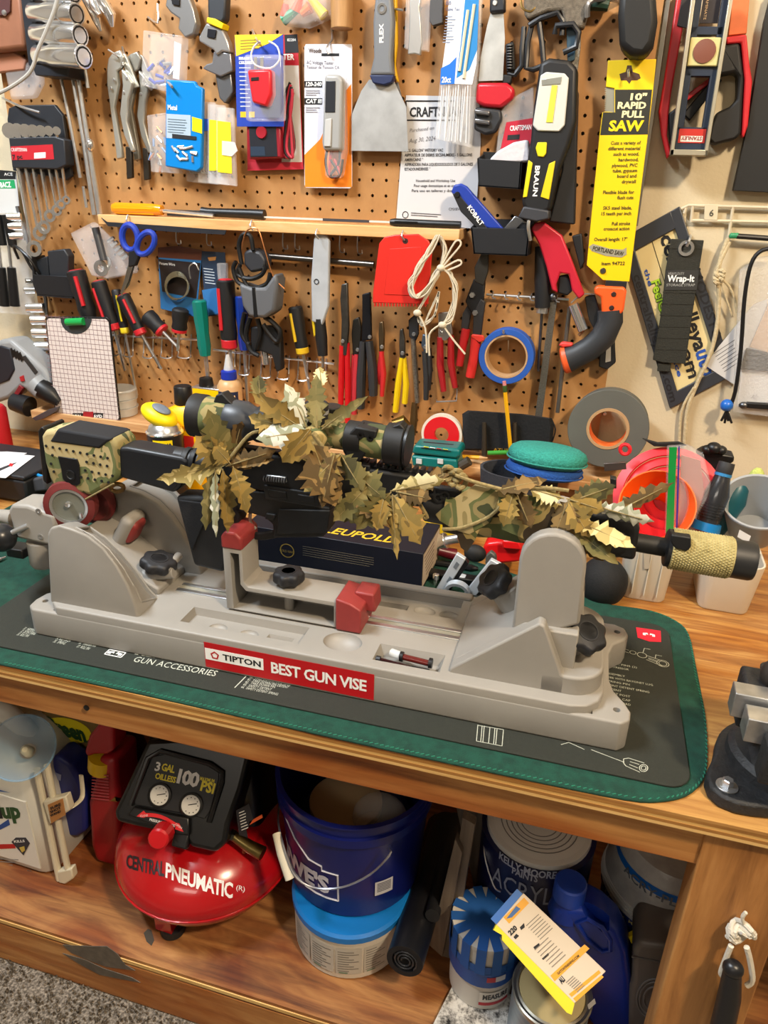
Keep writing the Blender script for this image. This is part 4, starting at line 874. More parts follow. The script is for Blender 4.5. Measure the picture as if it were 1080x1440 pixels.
# applicator pads
solo('dark_headband', B().loft([[onY(730, 668, -6)+V3((2.6*math.cos(a)*k, 1.9*math.sin(a)*k, z-.9)) for a in [q*.262 for q in range(24)]] for k, z in ((1, 0), (1.05, 1.3), (.97, 1.3), (.92, 0))]), mt('2e3138', .9, b=.4), 'dark grey fabric band under the blue round pad', 'band')
def padm(name, c, rx, ry, h, mat, tilt, label):
    M = Matrix.Rotation(tilt, 3, 'Y') @ Matrix.Rotation(-.12, 3, 'X'); rings = []
    for z, k in ((-.5, .55), (-.42, .9), (-.2, 1.0), (.0, 1.02), (.25, .95), (.42, .8), (.5, .5), (.52, .1)):
        rings.append([V3(c)+M @ V3((rx*k*math.cos(a)*(1+.03*math.sin(5*a)), ry*k*math.sin(a), h*z)) for a in [q*math.pi/16 for q in range(32)]])
    t = thing(name, label, 'sponge', 'round applicator pads'); part('terry_pad', B().loft(rings), mat, t, smooth=60)
    part('seam', B().tube([V3(c)+M @ V3((rx*1.03*math.cos(a), ry*1.03*math.sin(a), h*-.22)) for a in [q*math.pi/16 for q in range(32)]], .06, 6, closed=True), mat, t); return t
padm('polishing_pad', onY(765, 658, -5.6), 2.55, 2.2, 1.1, mt('1d4e98', .95, b=.9, bs=350), .03, 'blue round terry polishing pad under the teal pad')
padm('polishing_pad', onY(770, 640, -5.6), 2.6, 2.2, 1.35, mt('2f8f83', .95, n=.15, sc_=300, b=1, bs=300), .04, 'teal round terry polishing pad on top of the blue pad')
# duct tape
dt = thing('duct_tape_roll', 'wide grey duct tape roll with orange core standing on the riser', 'tape roll')
tcn = onY(855, 602, -2.6); tax = V3((-.04, -1, .12)).normalized(); ro = (onY(914, 600, -2.6)-tcn).length*.98
part('tape_coil', B().lathe_closed([(ro*.52, -1.5), (ro, -1.5), (ro*1.01, .35), (ro, .4), (ro*.52, .4)], tcn, tax, 48), mt('55554f', .55, n=.06, sc_=15), dt, bev=.02)
part('core', B().lathe_closed([(ro*.46, -1.5), (ro*.52, -1.5), (ro*.52, .42), (ro*.46, .42)], tcn, tax, 48), mt('d9571c', .5, h2='e8823c', sc_=60), dt)
part('core_rim', B().lathe_closed([(ro*.455, .4), (ro*.535, .4), (ro*.53, .44), (ro*.46, .44)], tcn, tax, 48), mt('a8845c', .7), dt)
# pouch, pencils, tape, bit case
pc = thing('tool_pouch', 'black fabric drawstring pouch on the riser under the blue tape', 'pouch')
ppts = [(650, 582), (658, 577), (690, 579), (735, 582), (776, 588), (779, 600), (776, 632), (720, 634), (652, 633)]
rings = []
for d, k in ((-1.6, .97), (-1.9, 1), (-2.3, 1), (-2.6, .93)):
    P = [onY(x, y, d) for x, y in ppts]; cen = sum(P, V3())/len(P); rings.append([cen+(p-cen)*k for p in P])
part('fabric', B().loft(rings), mt('0e0f12', .9, b=.5, bs=250), pc, smooth=50)
part('drawstring', B().tube(smooth_path([onY(776, 590, -2.2), onY(781, 604, -2.3), onY(777, 620, -2.4)], 3), .05, 6), BLACK, pc)
ylab(pc, 'AZUR', mt('b88a1c', .6), (694, 634), (716, 635), 4, -2.68)
def chisel(x, label):
    t = thing('punch', label, 'punch'); part('shank', B().tube([onY(x, 594, -2.9), onY(x, 640, -3.1)], [.16, .2], 8), mt('4c4238', .45, .7), t); part('tip', B().tube([onY(x, 640, -3.1), onY(x-.2, 643, -3.12)], [.2, .08], 8), DSTEEL, t)
chisel(681, 'rusty steel punch standing before the black pouch, left of the pencil'); chisel(724, 'rusty steel punch standing before the black pouch, right of the pencil')
def pencil(a, c, label, tip=True, era=True, r=.15):
    t = thing('pencil', label, 'pencil'); a, c = V3(a), V3(c); d = c-a; L = d.length; d.normalize()
    part('shaft', B().cyl(a+d*(.75 if era else 0), c-d*(.5 if tip else 0), r, 6), mt('e0a60c', .4), t)
    if era:
        part('eraser', B().lathe([(r*.85, 0), (r*.9, .3)], a, d, 12), mt('c97a7c', .8), t)
        part('ferrule', B().lathe([(r, .3), (r*1.05, .33), (r*1.05, .72), (r, .76)], a, d, 12), mt('4a6a34', .4, .6), t)
    if tip: part('point', B().lathe([(r, -.5), (.03, .1)], c, d, 10), mt('caa070', .8), t)
pencil(onY(709, 536, -3.2), onY(719, 640, -3.3), 'yellow pencil standing upright with its pink eraser up')
pencil(onY(648, 642, -3.2), onY(684, 644, -3.2), 'yellow pencil stub lying on the riser beside the teal case', era=False)
solo('green_marker', B().tube([onY(686, 637, -3.1), onY(716, 636, -3.0)], .16, 10), mt('2f8c24', .5), 'green crayon lying on the riser before the black pouch', 'crayon')
rt = thing('thread_tape', 'small red spool of thread seal tape standing on the riser', 'tape roll')
rtc = onY(621, 611, -2.4); part('spool', B().lathe_closed([(.55, -.3), (1.35, -.3), (1.35, .1), (.55, .1)], rtc, (0, -1, .05), 36), mt('d01820', .4), rt); part('tape_wrap', B().lathe_closed([(1.3, -.38), (1.55, -.38), (1.55, .04), (1.3, .04)], rtc, (0, -1, .05), 36), mt('d8cfc0', .6), rt)
bc_ = thing('bit_case', 'small teal plastic case with silver latches and a printed label', 'case')
tq = [onY(x, y, -5.2) for x, y in ((578, 640), (642, 646), (645, 662), (580, 657))]
tl = mt('0d6a68', .35)
part('case_base', ypoly([(578, 641), (642, 647), (644, 661), (580, 656)], -5.4, 2.0), tl, bc_, bev=.15, seg=3)
part('case_lid', ypoly([(578, 638), (582, 626), (646, 632), (648, 641), (642, 646)], -5.3, 1.9), tl, bc_, bev=.18, seg=3)
for x in (589, 619): part('latch', ypoly([(x-4, 645), (x+4, 646), (x+4, 653), (x-4, 652)], -5.5, .1), mt('c2c6c8', .4), bc_, bev=.02)
lz_ = onY(610, 627, -4.8).z
lp = part('case_label', B().add([onY(592, 630, -5.35)+V3((0, -.02, .02)), onY(634, 635, -5.35)+V3((0, -.02, .02)), onY(638, 626, -4.3)+V3((0, -.02, .08)), onY(596, 622, -4.3)+V3((0, -.02, .08))], [(0, 1, 2, 3)]), mt('20242a', .5), bc_, smooth=0)
for k, c in enumerate(('d8d020', 'e8e8e8', 'c03028', 'd8d020')):
    x = 596+k*9; part('label_print', B().add([onY(x, 629+k*1.1, -5.3)+V3((0, -.06, .05)), onY(x+7, 630+k*1.1, -5.3)+V3((0, -.06, .05)), onY(x+8, 626+k, -4.6)+V3((0, -.06, .1)), onY(x+1, 625+k, -4.6)+V3((0, -.06, .1))], [(0, 1, 2, 3)]), mt(c, .5), bc_, smooth=0)
# small mixed items on the riser
solo('amber_driver', wrod([(583, 566, 1.2), (582, 590, 1.5), (580, 612, 1.8)], [.22, .3, .26]), mt('3c2a12', .25), 'dark amber screwdriver handle standing behind the red spool', 'screwdriver')
solo('brass_fitting', wrod([(552, 596, 3), (566, 592, 2.8), (574, 600, 2.6)], [.3, .45, .3]), mt('6a5220', .35, .8), 'brass hose fitting on the riser behind the scope', 'fitting')
solo('grey_spool', wrod([(648, 655, 5), (660, 648, 5)], [.35, .35]), mt('4a443c', .5, .3), 'small brown-grey metal cylinder right of the teal case', 'cylinder')
# WD can
wd_ = thing('spray_can', 'black spray can with yellow cap and blue-yellow label behind the rifle', 'spray can')
cx, cy = onY(231, 600, -9).x, -9.0; zc = onY(231, 604, -9).z
part('can_body', B().lathe([(1.28, BZ+.14), (1.32, BZ+.25), (1.32, zc-.3), (1.3, zc-.2)], (cx, cy, 0), UZ, 32), mt('17181c', .3), wd_)
part('can_rim', B().lathe([(1.3, zc-.25), (1.36, zc-.2), (1.36, zc-.1), (1.25, zc)], (cx, cy, 0), UZ, 32), CHROME, wd_)
part('can_shoulder', B().lathe([(1.2, zc-.05), (1.1, zc+.3), (.8, zc+.55)], (cx, cy, 0), UZ, 32), STEEL, wd_)
M_ = Matrix.Rotation(.42, 3, 'Y')
part('spray_cap', B().ball(onY(224, 584, -9), 1.0, (1.45, 1.05, .72), 26, 14, M_), YEL, wd_, label='yellow flip spray head')
part('cap_button', B().ball(onY(227, 575, -9.2), .62, (1.2, .9, .32), 20, 10, M_), mt('6f7884', .5), wd_)
def cyl_text(parent, s, mat, c, r, a0, a1, z, h, bold=0): return textmap(parent, s, mat, lambda x, y: V3((c[0]+r*math.sin(a0+(a1-a0)*x), c[1]-r*math.cos(a0+(a1-a0)*x), z+h*y)), bold)
def cyl_patch(parent, name, mat, c, r, a0, a1, z0, z1, n=10):
    pts = []
    for j in (z0, z1): pts += [V3((c[0]+r*math.sin(a0+(a1-a0)*k/n), c[1]-r*math.cos(a0+(a1-a0)*k/n), j)) for k in range(n+1)]
    return part(name, B().grid(pts, n+1, 2), mat, parent, recalc=False)
cyl_patch(wd_, 'can_label', YEL, (cx, cy), 1.335, -.15, .95, zc-1.6, zc-.45)
cyl_text(wd_, 'WD-40', mt('14203c', .5), (cx, cy), 1.345, -.08, .88, zc-1.15, .48, .04)
# yellow jug
gj = thing('cleaner_jug', 'yellow plastic cleaner jug with black cap behind the spray can', 'jug')
jx = onY(263, 590, -6.4).x; jz = onY(262, 568, -6.4).z
rings = []
for z, wx, wy in ((BZ+.15, 1.75, 1.1), (BZ+.4, 1.85, 1.2), (jz-1.2, 1.85, 1.2), (jz-.5, 1.6, 1.0), (jz-.1, .8, .7), (jz, .62, .6)):
    rings.append([V3((jx+x, -6.4+y, z)) for x, y in rrect(wx*2, wy*2, min(wy*.7, .6))])
part('jug_body', B().loft(rings), mt('f2b400', .35), gj, smooth=50)
part('cap', B().lathe([(.66, jz-.02), (.7, jz+.05), (.66, jz+1.3), (.6, jz+1.38)], (onY(258, 560, -6.4).x, -6.4, 0), UZ, 20), BLACK, gj)
cj = V3((jx, -7.62, jz-2.6)); part('jug_label', B().box2((jx-1.0, -7.62, jz-3.4), (jx+1.2, -7.6, jz-2.1)), mt('d0241c', .5), gj)
text(gj, 'CLEANER', mt('b85c10', .6), (jx-1.2, -7.63, jz-1.7), (2.2, 0, 0), (0, 0, .35))
# small adhesive can
gc2 = thing('adhesive_can', 'small square yellow can with red patch and black cap on the riser', 'can')
q = [onY(x, y, -2.6) for x, y in ((270, 545), (308, 549))]
part('can_body', B().box2((q[0].x, -2.6, LEDZ), (q[1].x, -1.3, onY(285, 546, -2.6).z)), mt('e8c400', .35), gc2, bev=.06)
part('can_top', B().box2((q[0].x-.02, -2.62, onY(285, 546, -2.6).z-.08), (q[1].x+.02, -1.28, onY(285, 546, -2.6).z+.04)), STEEL, gc2, bev=.03)
part('cap', B().lathe([(.55, 0), (.6, .1), (.52, .7), (.4, .75)], V3((onY(290, 545, -2).x, -1.95, onY(285, 546, -2.6).z)), UZ, 18), BLACK, gc2)
p = onY(279, 562, -2.62); part('red_patch', B().box2((p.x-.3, -2.63, p.z-.3), (p.x+.9, -2.61, p.z+.5)), mt('cc1c1c', .4), gc2); text(gc2, 'GO', PRW, p+V3((-.2, -.02, -.05)), (.75, 0, 0), (0, 0, .4), .03)
# wood glue
wg = thing('glue_bottle', 'wood glue bottle with blue collar and clear tip on the riser', 'bottle')
gx = onY(322, 530, -1.8).x; gz = onY(322, 532, -1.8).z
part('bottle_body', B().lathe([(.9, LEDZ), (1.0, LEDZ+.1), (1.0, gz-.6), (.8, gz-.2), (.5, gz)], (gx, -1.8, 0), UZ, 24), mt('c9a070', .4), wg)
cyl_patch(wg, 'bottle_label', mt('12244a', .5), (gx, -1.8), 1.01, -1.2, 1.2, LEDZ+.2, gz-.9)
cyl_text(wg, 'ebond', mt('e8c890', .5), (gx, -1.8), 1.02, -.7, .9, gz-1.6, .42, .03)
part('collar', B().lathe([(.6, gz-.05), (.64, gz), (.62, gz+.6), (.4, gz+.7)], (gx, -1.8, 0), UZ, 20), mt('1430a0', .4), wg)
part('clear_tip', B().lathe([(.4, gz+.68), (.3, gz+1.2), (.14, gz+1.9)], (gx, -1.8, 0), UZ, 16), CLEARF, wg)
# clear round container
rcn = thing('round_container', 'stack of clear round plastic lids on the riser behind the gridded board', 'container')
rx = onY(170, 590, -1.75).x; 
for k in range(3): part('clear_tub', B().lathe_closed([(1.2, 0), (1.45, 0), (1.5, .6), (1.58, .62), (1.58, .7), (1.3, .68)], (rx, -1.7, LEDZ+.05+k*.72), UZ, 30), CLEARF, rcn)
part('lid', B().lathe([(1.55, 2.2), (1.5, 2.3), (.2, 2.25)], (rx, -1.7, LEDZ), UZ, 30), CLEARF, rcn)
# gridded level board
tb = thing('level_board', 'white gridded bullet-level board with green bubble vial standing on the riser', 'level board')
Yb = -3.45
outl = [(64, 448), (67, 445), (150, 446), (154, 450), (169, 590), (166, 594), (82, 594), (78, 590)]
fr = [onY(x, y, Yb) for x, y in outl]; part('backing', B().prism(fr, [p+V3((0, .14, 0)) for p in fr]), BLACK, tb, bev=.03)
cen = sum(fr, V3())/len(fr); f2 = [cen+(p-cen)*.965+V3((0, -.015, 0)) for p in fr]
part('grid_face', B().prism(f2, [p+V3((0, .02, 0)) for p in f2]), mt('d9cdc6', .6), tb)
b = B(); x0, x1, z0, z1 = min(p.x for p in f2), max(p.x for p in f2), min(p.z for p in f2), max(p.z for p in f2)
n_ = 17
for k in range(1, n_):
    x = x0+(x1-x0)*k/n_; b.add([(x-.018, Yb-.025, z0), (x+.018, Yb-.025, z0), (x+.018, Yb-.025, z1), (x-.018, Yb-.025, z1)], [(0, 1, 2, 3)])
zz = z0
while zz < z1: b.add([(x0, Yb-.025, zz-.018), (x1, Yb-.025, zz-.018), (x1, Yb-.025, zz+.018), (x0, Yb-.025, zz+.018)], [(0, 1, 2, 3)]); zz += (x1-x0)/n_
part('grid_lines', b, mt('8a6a6c', .8), tb, kind='stuff', smooth=0, recalc=False)
part('vial_holder', ypoly(arc((107, 448), 22, 0, 180, 12), Yb-.03, .05), mt('33383a', .4), tb)
part('bubble_vial', wrod([(94, 453, -Yb+.15), (118, 452, -Yb+.15)], .3, 14), mt('1f9a4c', .15), tb, label='green bubble vial')
part('logo_plate', ypoly([(102, 581), (145, 581), (145, 588), (128, 588), (124, 592), (120, 588), (102, 588)], Yb-.03, .01), mt('141416', .6), tb)
part('logo_shield', ypoly([(117, 579), (131, 579), (131, 587), (124, 593), (117, 587)], Yb-.042, .01), mt('a01a22', .6), tb)
ylab(tb, 'REAL', PRW, (103, 587.5), (116, 587.5), 4.2, Yb-.05, bold=.03); ylab(tb, 'AVID', PRW, (132, 587.5), (144, 587.5), 4.2, Yb-.05, bold=.03)
# drill at the left edge
dr = thing('power_drill', 'grey and black power drill lying at the left edge of the riser', 'drill')
Yd = -3.2; dg = mt('8d8f90', .45)
part('housing', ypoly([(-30, 490), (0, 478), (14, 477), (40, 500), (62, 520), (72, 540), (66, 556), (48, 556), (30, 545), (14, 560), (-30, 575)], Yd, 2.2), dg, dr, bev=.35, seg=3)
part('dark_overmold', ypoly([(-30, 500), (0, 486), (14, 490), (20, 520), (12, 535), (-30, 552)], Yd-.12, .3), mt('1a1d26', .5), dr, bev=.12)
for k in range(4): part('vent_slot', ypoly([(13+k*4, 492+k*2), (16+k*4, 489+k*2), (21+k*4, 500+k*2), (18+k*4, 503+k*2)], Yd-.06, .1), BLACK, dr)
part('side_scale', ypoly([(30, 502), (35, 500), (53, 523), (49, 527)], Yd-.06, .1), mt('2a2b2c', .4), dr, bev=.02)
part('red_button', ypoly([(27, 530), (32, 528), (34, 536), (29, 537)], Yd-.12, .15), mt('a82228', .4), dr, bev=.03)
part('trigger', ypoly([(18, 556), (27, 541), (32, 546), (24, 558)], Yd-.05, .5), mt('7a1c26', .4), dr, bev=.04)
part('chuck', wrod([(58, 545, -Yd+.2), (74, 556, -Yd+.2), (84, 566, -Yd+.2)], [.85, .8, .4], 20), BLACK, dr)
part('clutch_ring', wrod([(50, 538, -Yd+.1), (62, 549, -Yd+.1)], [.95, .95], 20), dg, dr)
part('battery', wrod([(20, 565, -Yd), (42, 572, -Yd)], [.8, .9], 18), mt('1d1f22', .35), dr)
solo('metal_shim', ypoly([(45, 588), (68, 576), (82, 572), (80, 578), (60, 589), (50, 592)], -3.9, .3), mt('6f7278', .4, .8), 'flat grey steel shim lying on the left end of the riser', 'shim', bev=.03)
solo('red_canister', B().lathe([(1.2, BZ), (1.2, BZ+4.2), (1.0, BZ+4.5), (.5, BZ+4.6)], (onY(-8, 600, -6).x, -6, 0), UZ, 20), mt('b01420', .4), 'red canister cut off by the left edge beside the wooden riser', 'canister')
# ================================================================ steel bench vise at the right edge
bv = thing('bench_vise', 'black cast iron bench vise with steel jaws bolted at the right edge', 'bench vise')
cast = mt('1d1e20', .6, n=.25, sc_=120, b=.5, bs=300)
bc0 = V3((37.2, -25.7, BZ)); bl = onZ(1022, 1106, BZ+.62); ba = math.atan2(bl.y-bc0.y, bl.x-bc0.x)
out = []
for k in range(48):
    a = 2*math.pi*k/48; r = 2.8+1.35*max(0, math.cos(a-ba))**12+.75*max(0, math.cos(a-.7))**14+.75*max(0, math.cos(a-5.5))**14
    out.append((r*math.cos(a), r*math.sin(a)))
part('base_flange', B().prism([bc0+V3((x, y, .62)) for x, y in out], [bc0+V3((x*1.02, y*1.02, .01)) for x, y in out]), cast, bv, bev=.12)
part('swivel', B().lathe([(2.5, .6), (2.45, 1.0), (2.2, 1.2)], bc0, UZ, 32), cast, bv)
part('body', B().loft([[bc0+V3((x, y, z)) for x, y in rrect(w, d, .5)] for z, w, d in ((1.1, 3.6, 3.4), (2.0, 2.6, 3.2), (3.2, 2.6, 4.4), (3.9, 3.2, 4.6))]), cast, bv, bev=.08)
bl = onZ(1022, 1106, BZ+.62); bl = V3((bl.x, bl.y, BZ+.62))
part('washer', B().lathe([(.42, 0), (.42, .07)], bl, UZ, 26), STEEL, bv, bev=.01); part('hex_bolt', B().lathe([(.3, .07), (.3, .1), (.22, .1), (.22, .35), (.18, .38)], bl, UZ, 6), STEEL, bv, smooth=20)
JZ = BZ+4.6
j1 = onZ(1031, 957, JZ); j2 = onZ(1048, 988, JZ-.25)
part('jaw_plate', B().box2((j1.x, j1.y-.85, JZ-1.1), (j1.x+5, j1.y, JZ)), mt('b8babc', .35, .9, n=.15, sc_=50), bv, bev=.04)
part('jaw_plate', B().box2((j2.x, j2.y-1.0, JZ-1.3), (j2.x+5, j2.y-.05, JZ-.25)), mt('c8cacc', .3, .9, n=.15, sc_=50), bv, bev=.04)
part('jaw_body', B().box2((j1.x+.5, j1.y, JZ-2.2), (j1.x+4.5, j1.y+1.6, JZ-.15)), cast, bv, bev=.15)
part('jaw_body', B().box2((j2.x+.6, j2.y-1.9, JZ-2.4), (j2.x+4.5, j2.y-1.0, JZ-.6)), cast, bv, bev=.12)
part('anvil_knob', B().ball(onZ(1092, 950, JZ+.2), .6, (1, 1, 1.2), 16, 10), mt('2a2420', .6), bv)
# ================================================================ tools hung on the pegboard
def sl(parent, name, mat, pts, d, th, bev=.03, label=None, seg=2): return part(name, slab(pts, d, th), mat, parent, bev=bev, label=label, seg=seg)
def ssolo(name, mat, pts, d, th, label, cat, bev=.04, group=None): return solo(name, slab(pts, d, th), mat, label, cat, group, bev=bev)
def pr(parent, name, mat, pts, d, off=.012): return part(name, slab(pts, d, off), mat, parent)   # flat print just proud of a face at depth d
def lines(parent, mat, a, c, n, step, d, jit=.25, name='print_line', hh=1.2):
    """n rows of small print, first row from pixel a to c, step pixels apart"""
    b = B()
    for k in range(n):
        e = random.uniform(0, jit); x0, y0 = a[0]+step[0]*k, a[1]+step[1]*k; x1, y1 = c[0]+step[0]*k, c[1]+step[1]*k
        x1 = x1-(x1-x0)*e
        P = [W(x0, y0, d), W(x1, y0+(y1-y0)*(1-e), d), W(x1, y0+(y1-y0)*(1-e)-hh, d), W(x0, y0-hh, d)]; b.add(P, [(0, 1, 2, 3)])
    return part(name, b, mat, parent, smooth=0, recalc=False, kind='stuff')
GP = 'steel pegboard hooks'
def hook(pts, label='plain steel peg hook in the pegboard', r=.07): return solo('peg_hook', B().tube(smooth_path([W(*p) for p in pts], 3), r, 6), STEEL, label, 'hook', GP)
# ---- far left: leather sheath, socket tray, cord
ls = thing('leather_sheath', 'brown leather tool sheath hanging in the top left corner', 'sheath')
sl(ls, 'sheath_body', mt('8a5a40', .6, n=.12, sc_=20), [(-20, -20), (28, -20), (36, 68), (-20, 74)], .6, 1.0, .3)
sl(ls, 'strap', mt('4a2624', .6), [(-5, -10), (14, -10), (14, 16), (8, 22), (-5, 22)], 1.6, .15, .04)
part('rivet', B().lathe([(.2, 0), (.15, .1), (.05, .12)], W(6, 18, 1.78), (0, -1, 0), 14), STEEL, ls)
sl(ls, 'lower_flap', mt('9c6a52', .6, n=.1, sc_=20), [(-20, 76), (18, 72), (36, 84), (34, 98), (-20, 104)], .4, .5, .1)
bagl = ssolo('crumpled_bag', CLEARB, [(4, 92), (38, 86), (58, 100), (58, 118), (48, 138), (14, 140)], .3, .5, 'crumpled clear plastic bag under the leather sheath', 'bag', .2)
stt = thing('socket_tray', 'black tray holding large chrome sockets, top left of the pegboard', 'socket tray')
sl(stt, 'tray_spine', mt('22252b', .45), [(27, -20), (46, -20), (56, 92), (40, 92)], .4, 1.6, .05)
sl(stt, 'tray_foot', mt('1c1f26', .45), [(44, 91), (98, 92), (96, 109), (50, 106)], .4, 2.0, .06)
for k, (y, x0, x1, r) in enumerate(((-12, 44, 104, .66), (18, 46, 108, .68), (48, 50, 113, .7), (78, 54, 118, .76))):
    s_ = thing('chrome_socket', ['chrome socket cut off at the top of the black tray', 'second chrome socket from the top in the black tray, behind the cable', 'third chrome socket in the black tray, above the bottom one', 'bottom and largest chrome socket in the black tray'][k], 'socket', 'sockets in the black tray')
    a, c = W(x0, y, 1.9), W(x1, y+2, 3.2); ax = (c-a).normalized(); L = (c-a).length
    part('socket_body', B().lathe([(r*.86, 0), (r*.9, .05), (r*.9, L*.3), (r, L*.36), (r, L-.05), (r*.95, L)], a, ax, 28), CHROME, s_)
    part('socket_mouth', B().lathe([(r*.95, L-.02), (r*.8, L+.01), (r*.68, L-.0), (r*.6, L-.04)], a, ax, 12), mt('0b0c0f', .5), s_)
solo('hanging_cable', B().tube(smooth_path([W(x, y, 3.6) for x, y in ((84, -14), (76, 16), (64, 46), (52, 74), (47, 92), (38, 106), (16, 122), (-8, 134))], 4), .13, 8), mt('a8a49c', .6), 'grey cable hanging across the socket tray to the left edge', 'cable')
# chrome clamp at the top
cc_ = thing('chrome_pliers', 'chrome plier heads hanging at the top edge right of the sockets', 'pliers')
for pts, r in (([(118, -12, 1.2), (128, 8, 1.3), (136, 28, 1.3), (142, 44, 1.2)], [.45, .4, .3, .12]), ([(138, -12, 1.3), (146, 6, 1.4), (156, 22, 1.3), (158, 38, 1.2)], [.5, .42, .38, .14]), ([(128, -10, 1.2), (133, 10, 1.6), (140, 22, 1.6)], [.3, .34, .2])): part('jaw', wrod(pts, r, 12), CHROME, cc_)
# wrench rack
wr_ = thing('wrench_rack', 'black wrench rack with a red label on the left of the pegboard', 'rack')
sl(wr_, 'rack_back', mt('202329', .5), [(12, 152), (22, 148), (76, 147), (88, 162), (100, 248), (92, 254), (84, 250), (18, 240), (10, 168)], .3, .35, .06)
sl(wr_, 'rack_front', mt('23262c', .5), [(12, 194), (76, 192), (90, 196), (93, 232), (80, 238), (17, 236)], .65, 1.0, .08)
pr(wr_, 'red_label', mt('b8202c', .5), [(15, 206), (74, 203), (76, 224), (17, 225)], 1.655)
wtext(wr_, 'CRAFTSMAN', PRW, (16, 213), (38, 213), 5, 1.68); wtext(wr_, '7 pc', INK, (18, 224), (32, 223), 6, 1.68, bold=.04); pr(wr_, 'label_box', PRW, [(48, 215), (64, 214), (64, 222), (48, 223)], 1.668)
xs = [(28, 49, 350), (38, 57, 328), (48, 63, 320), (59, 71, 304), (70, 81, 296), (79, 87, 288), (88, 94, 282)]
nm = ['longest chrome wrench in the black rack, leftmost', 'second chrome wrench from the left in the black rack', 'third chrome wrench from the left in the black rack', 'middle chrome wrench in the black rack', 'third chrome wrench from the right in the black rack', 'second chrome wrench from the right in the black rack', 'shortest chrome wrench in the black rack, rightmost']
for k, (xt, xb, yb) in enumerate(xs):
    w_ = thing('combination_wrench', nm[k], 'wrench', 'wrenches in the rack'); r = .44-.035*k; xo = 13+k*11
    part('shaft', wrod([(xt-8, 190, 1.1), (xt, 238, 1.2), (xt+(xb-xt)*.85, yb-6, 1.3)], [r*.75, r*.68, r*.6], 8, flat=.6), CHROME, w_)
    part('box_end', B().lathe_closed([(r*.75, -.14), (r*1.45, -.14), (r*1.45, .14), (r*.75, .14)], W(xb, yb, 1.35), (.25, -1, .2), 18), CHROME, w_)
    part('open_end', B().lathe([(r*1.3, -.1), (r*1.3, .1)], W(xo+1, 184, 1.25), (.5, -1, 0), 14), CHROME, w_)
hook([(4, 138, .1), (30, 150, 1.0), (56, 158, 1.2)], 'long dark peg hook above the wrench rack', .09)
# long extension bars
for k, (pts, r) in enumerate((([(86, 110, .7), (100, 180, .8), (113, 250, .7)], [.12, .13, .15]), ([(100, 94, .7), (118, 200, .9), (133, 302, .9)], [.16, .17, .2]), ([(108, 96, .9), (125, 205, 1.0), (141, 304, 1.0)], [.15, .2, .22]), ([(119, 94, .7), (124, 124, .7)], [.14, .16]), ([(117, 262, .6), (122, 292, .6)], [.12, .14]))):
    solo('extension_bar', wrod(pts, r, 10), STEEL, ['thin steel extension bar left of the two long ones', 'long steel extension bar, middle of the group under the sockets', 'long jointed steel extension bar beside the zip bag', 'short steel bar peeking out under the socket tray', 'short steel pin between the long extension bars'][k], 'extension bar', 'steel extension bars')
solo('swivel_joint', B().ball(W(127, 204, 1.1), .32, (1, 1, 1.4), 12, 8), CHROME, 'chrome swivel joint halfway down the jointed bar', 'joint')
# left margin packs and small sockets
dp = thing('driver_pack', 'clear pack of black screwdrivers at the left edge', 'pack')
sl(dp, 'blister', CLEAR, [(-12, 296), (22, 300), (38, 330), (44, 444), (-12, 440)], .4, .6, .1)
for x in (-2, 12):
    part('driver_handle', wrod([(x-2, 302, 1.1), (x+6, 345, 1.1)], [.42, .36], 12), BLACK, dp); part('driver_shaft', wrod([(x, 345, 1.1), (x+4, 380, 1.1)], .12, 8), STEEL, dp); part('driver_handle', wrod([(x+4, 376, 1.1), (x+9, 430, 1.1)], [.36, .44], 12), BLACK, dp)
gcd = thing('blade_pack', 'white packet with black top and green band at the left edge', 'pack')
sl(gcd, 'card', mt('c9cac8', .6), [(-12, 238), (22, 241), (28, 300), (-12, 300)], .3, .1, .02); pr(gcd, 'header', mt('1c1e20', .5), [(-12, 238), (22, 241), (22, 252), (-12, 252)], .4); pr(gcd, 'green_band', mt('1f9a5c', .5), [(-12, 253), (20, 253), (22, 265), (-12, 265)], .4)
wtext(gcd, 'DOBACZ', PRW, (-8, 264), (16, 263), 7, .42, bold=.03); wtext(gcd, 'ACE', PRW, (6, 247), (18, 247), 4, .42)
for k, (x0, x1, y, r) in enumerate(((10, 30, 305, .32), (12, 32, 318, .34), (14, 34, 332, .36), (36, 48, 395, .24), (34, 50, 408, .32), (38, 62, 433, .42), (44, 66, 450, .42), (46, 68, 468, .44), (50, 70, 487, .46))):
    s_ = thing('rail_socket', ['top rail socket behind the wrenches', 'second rail socket behind the wrenches', 'third rail socket behind the wrenches', 'tiny socket under the black cable bin', 'small socket just below the tiny one', 'first of four large rail sockets beside the gridded board', 'second of four large rail sockets beside the gridded board', 'third of four large rail sockets beside the gridded board', 'lowest of four large rail sockets beside the gridded board'][k], 'socket', 'sockets on the left rail')
    a, c = W(x1, y, .7), W(x0, y, 1.2); part('socket_body', B().lathe([(r, 0), (r, (c-a).length)], a, c-a, 20), CHROME, s_, bev=.03); part('socket_mouth', B().lathe([(r*.75, (c-a).length), (r*.7, (c-a).length+.02)], a, c-a, 12), mt('0b0c0f', .5), s_)
solo('socket_rail', wrod([(24, 290, .5), (64, 420, .5), (70, 500, .5)], .16, 6), DSTEEL, 'steel rail carrying the column of small sockets', 'rail')
cbn = thing('cable_bin', 'black plastic bin full of black chargers on the left of the pegboard', 'bin')
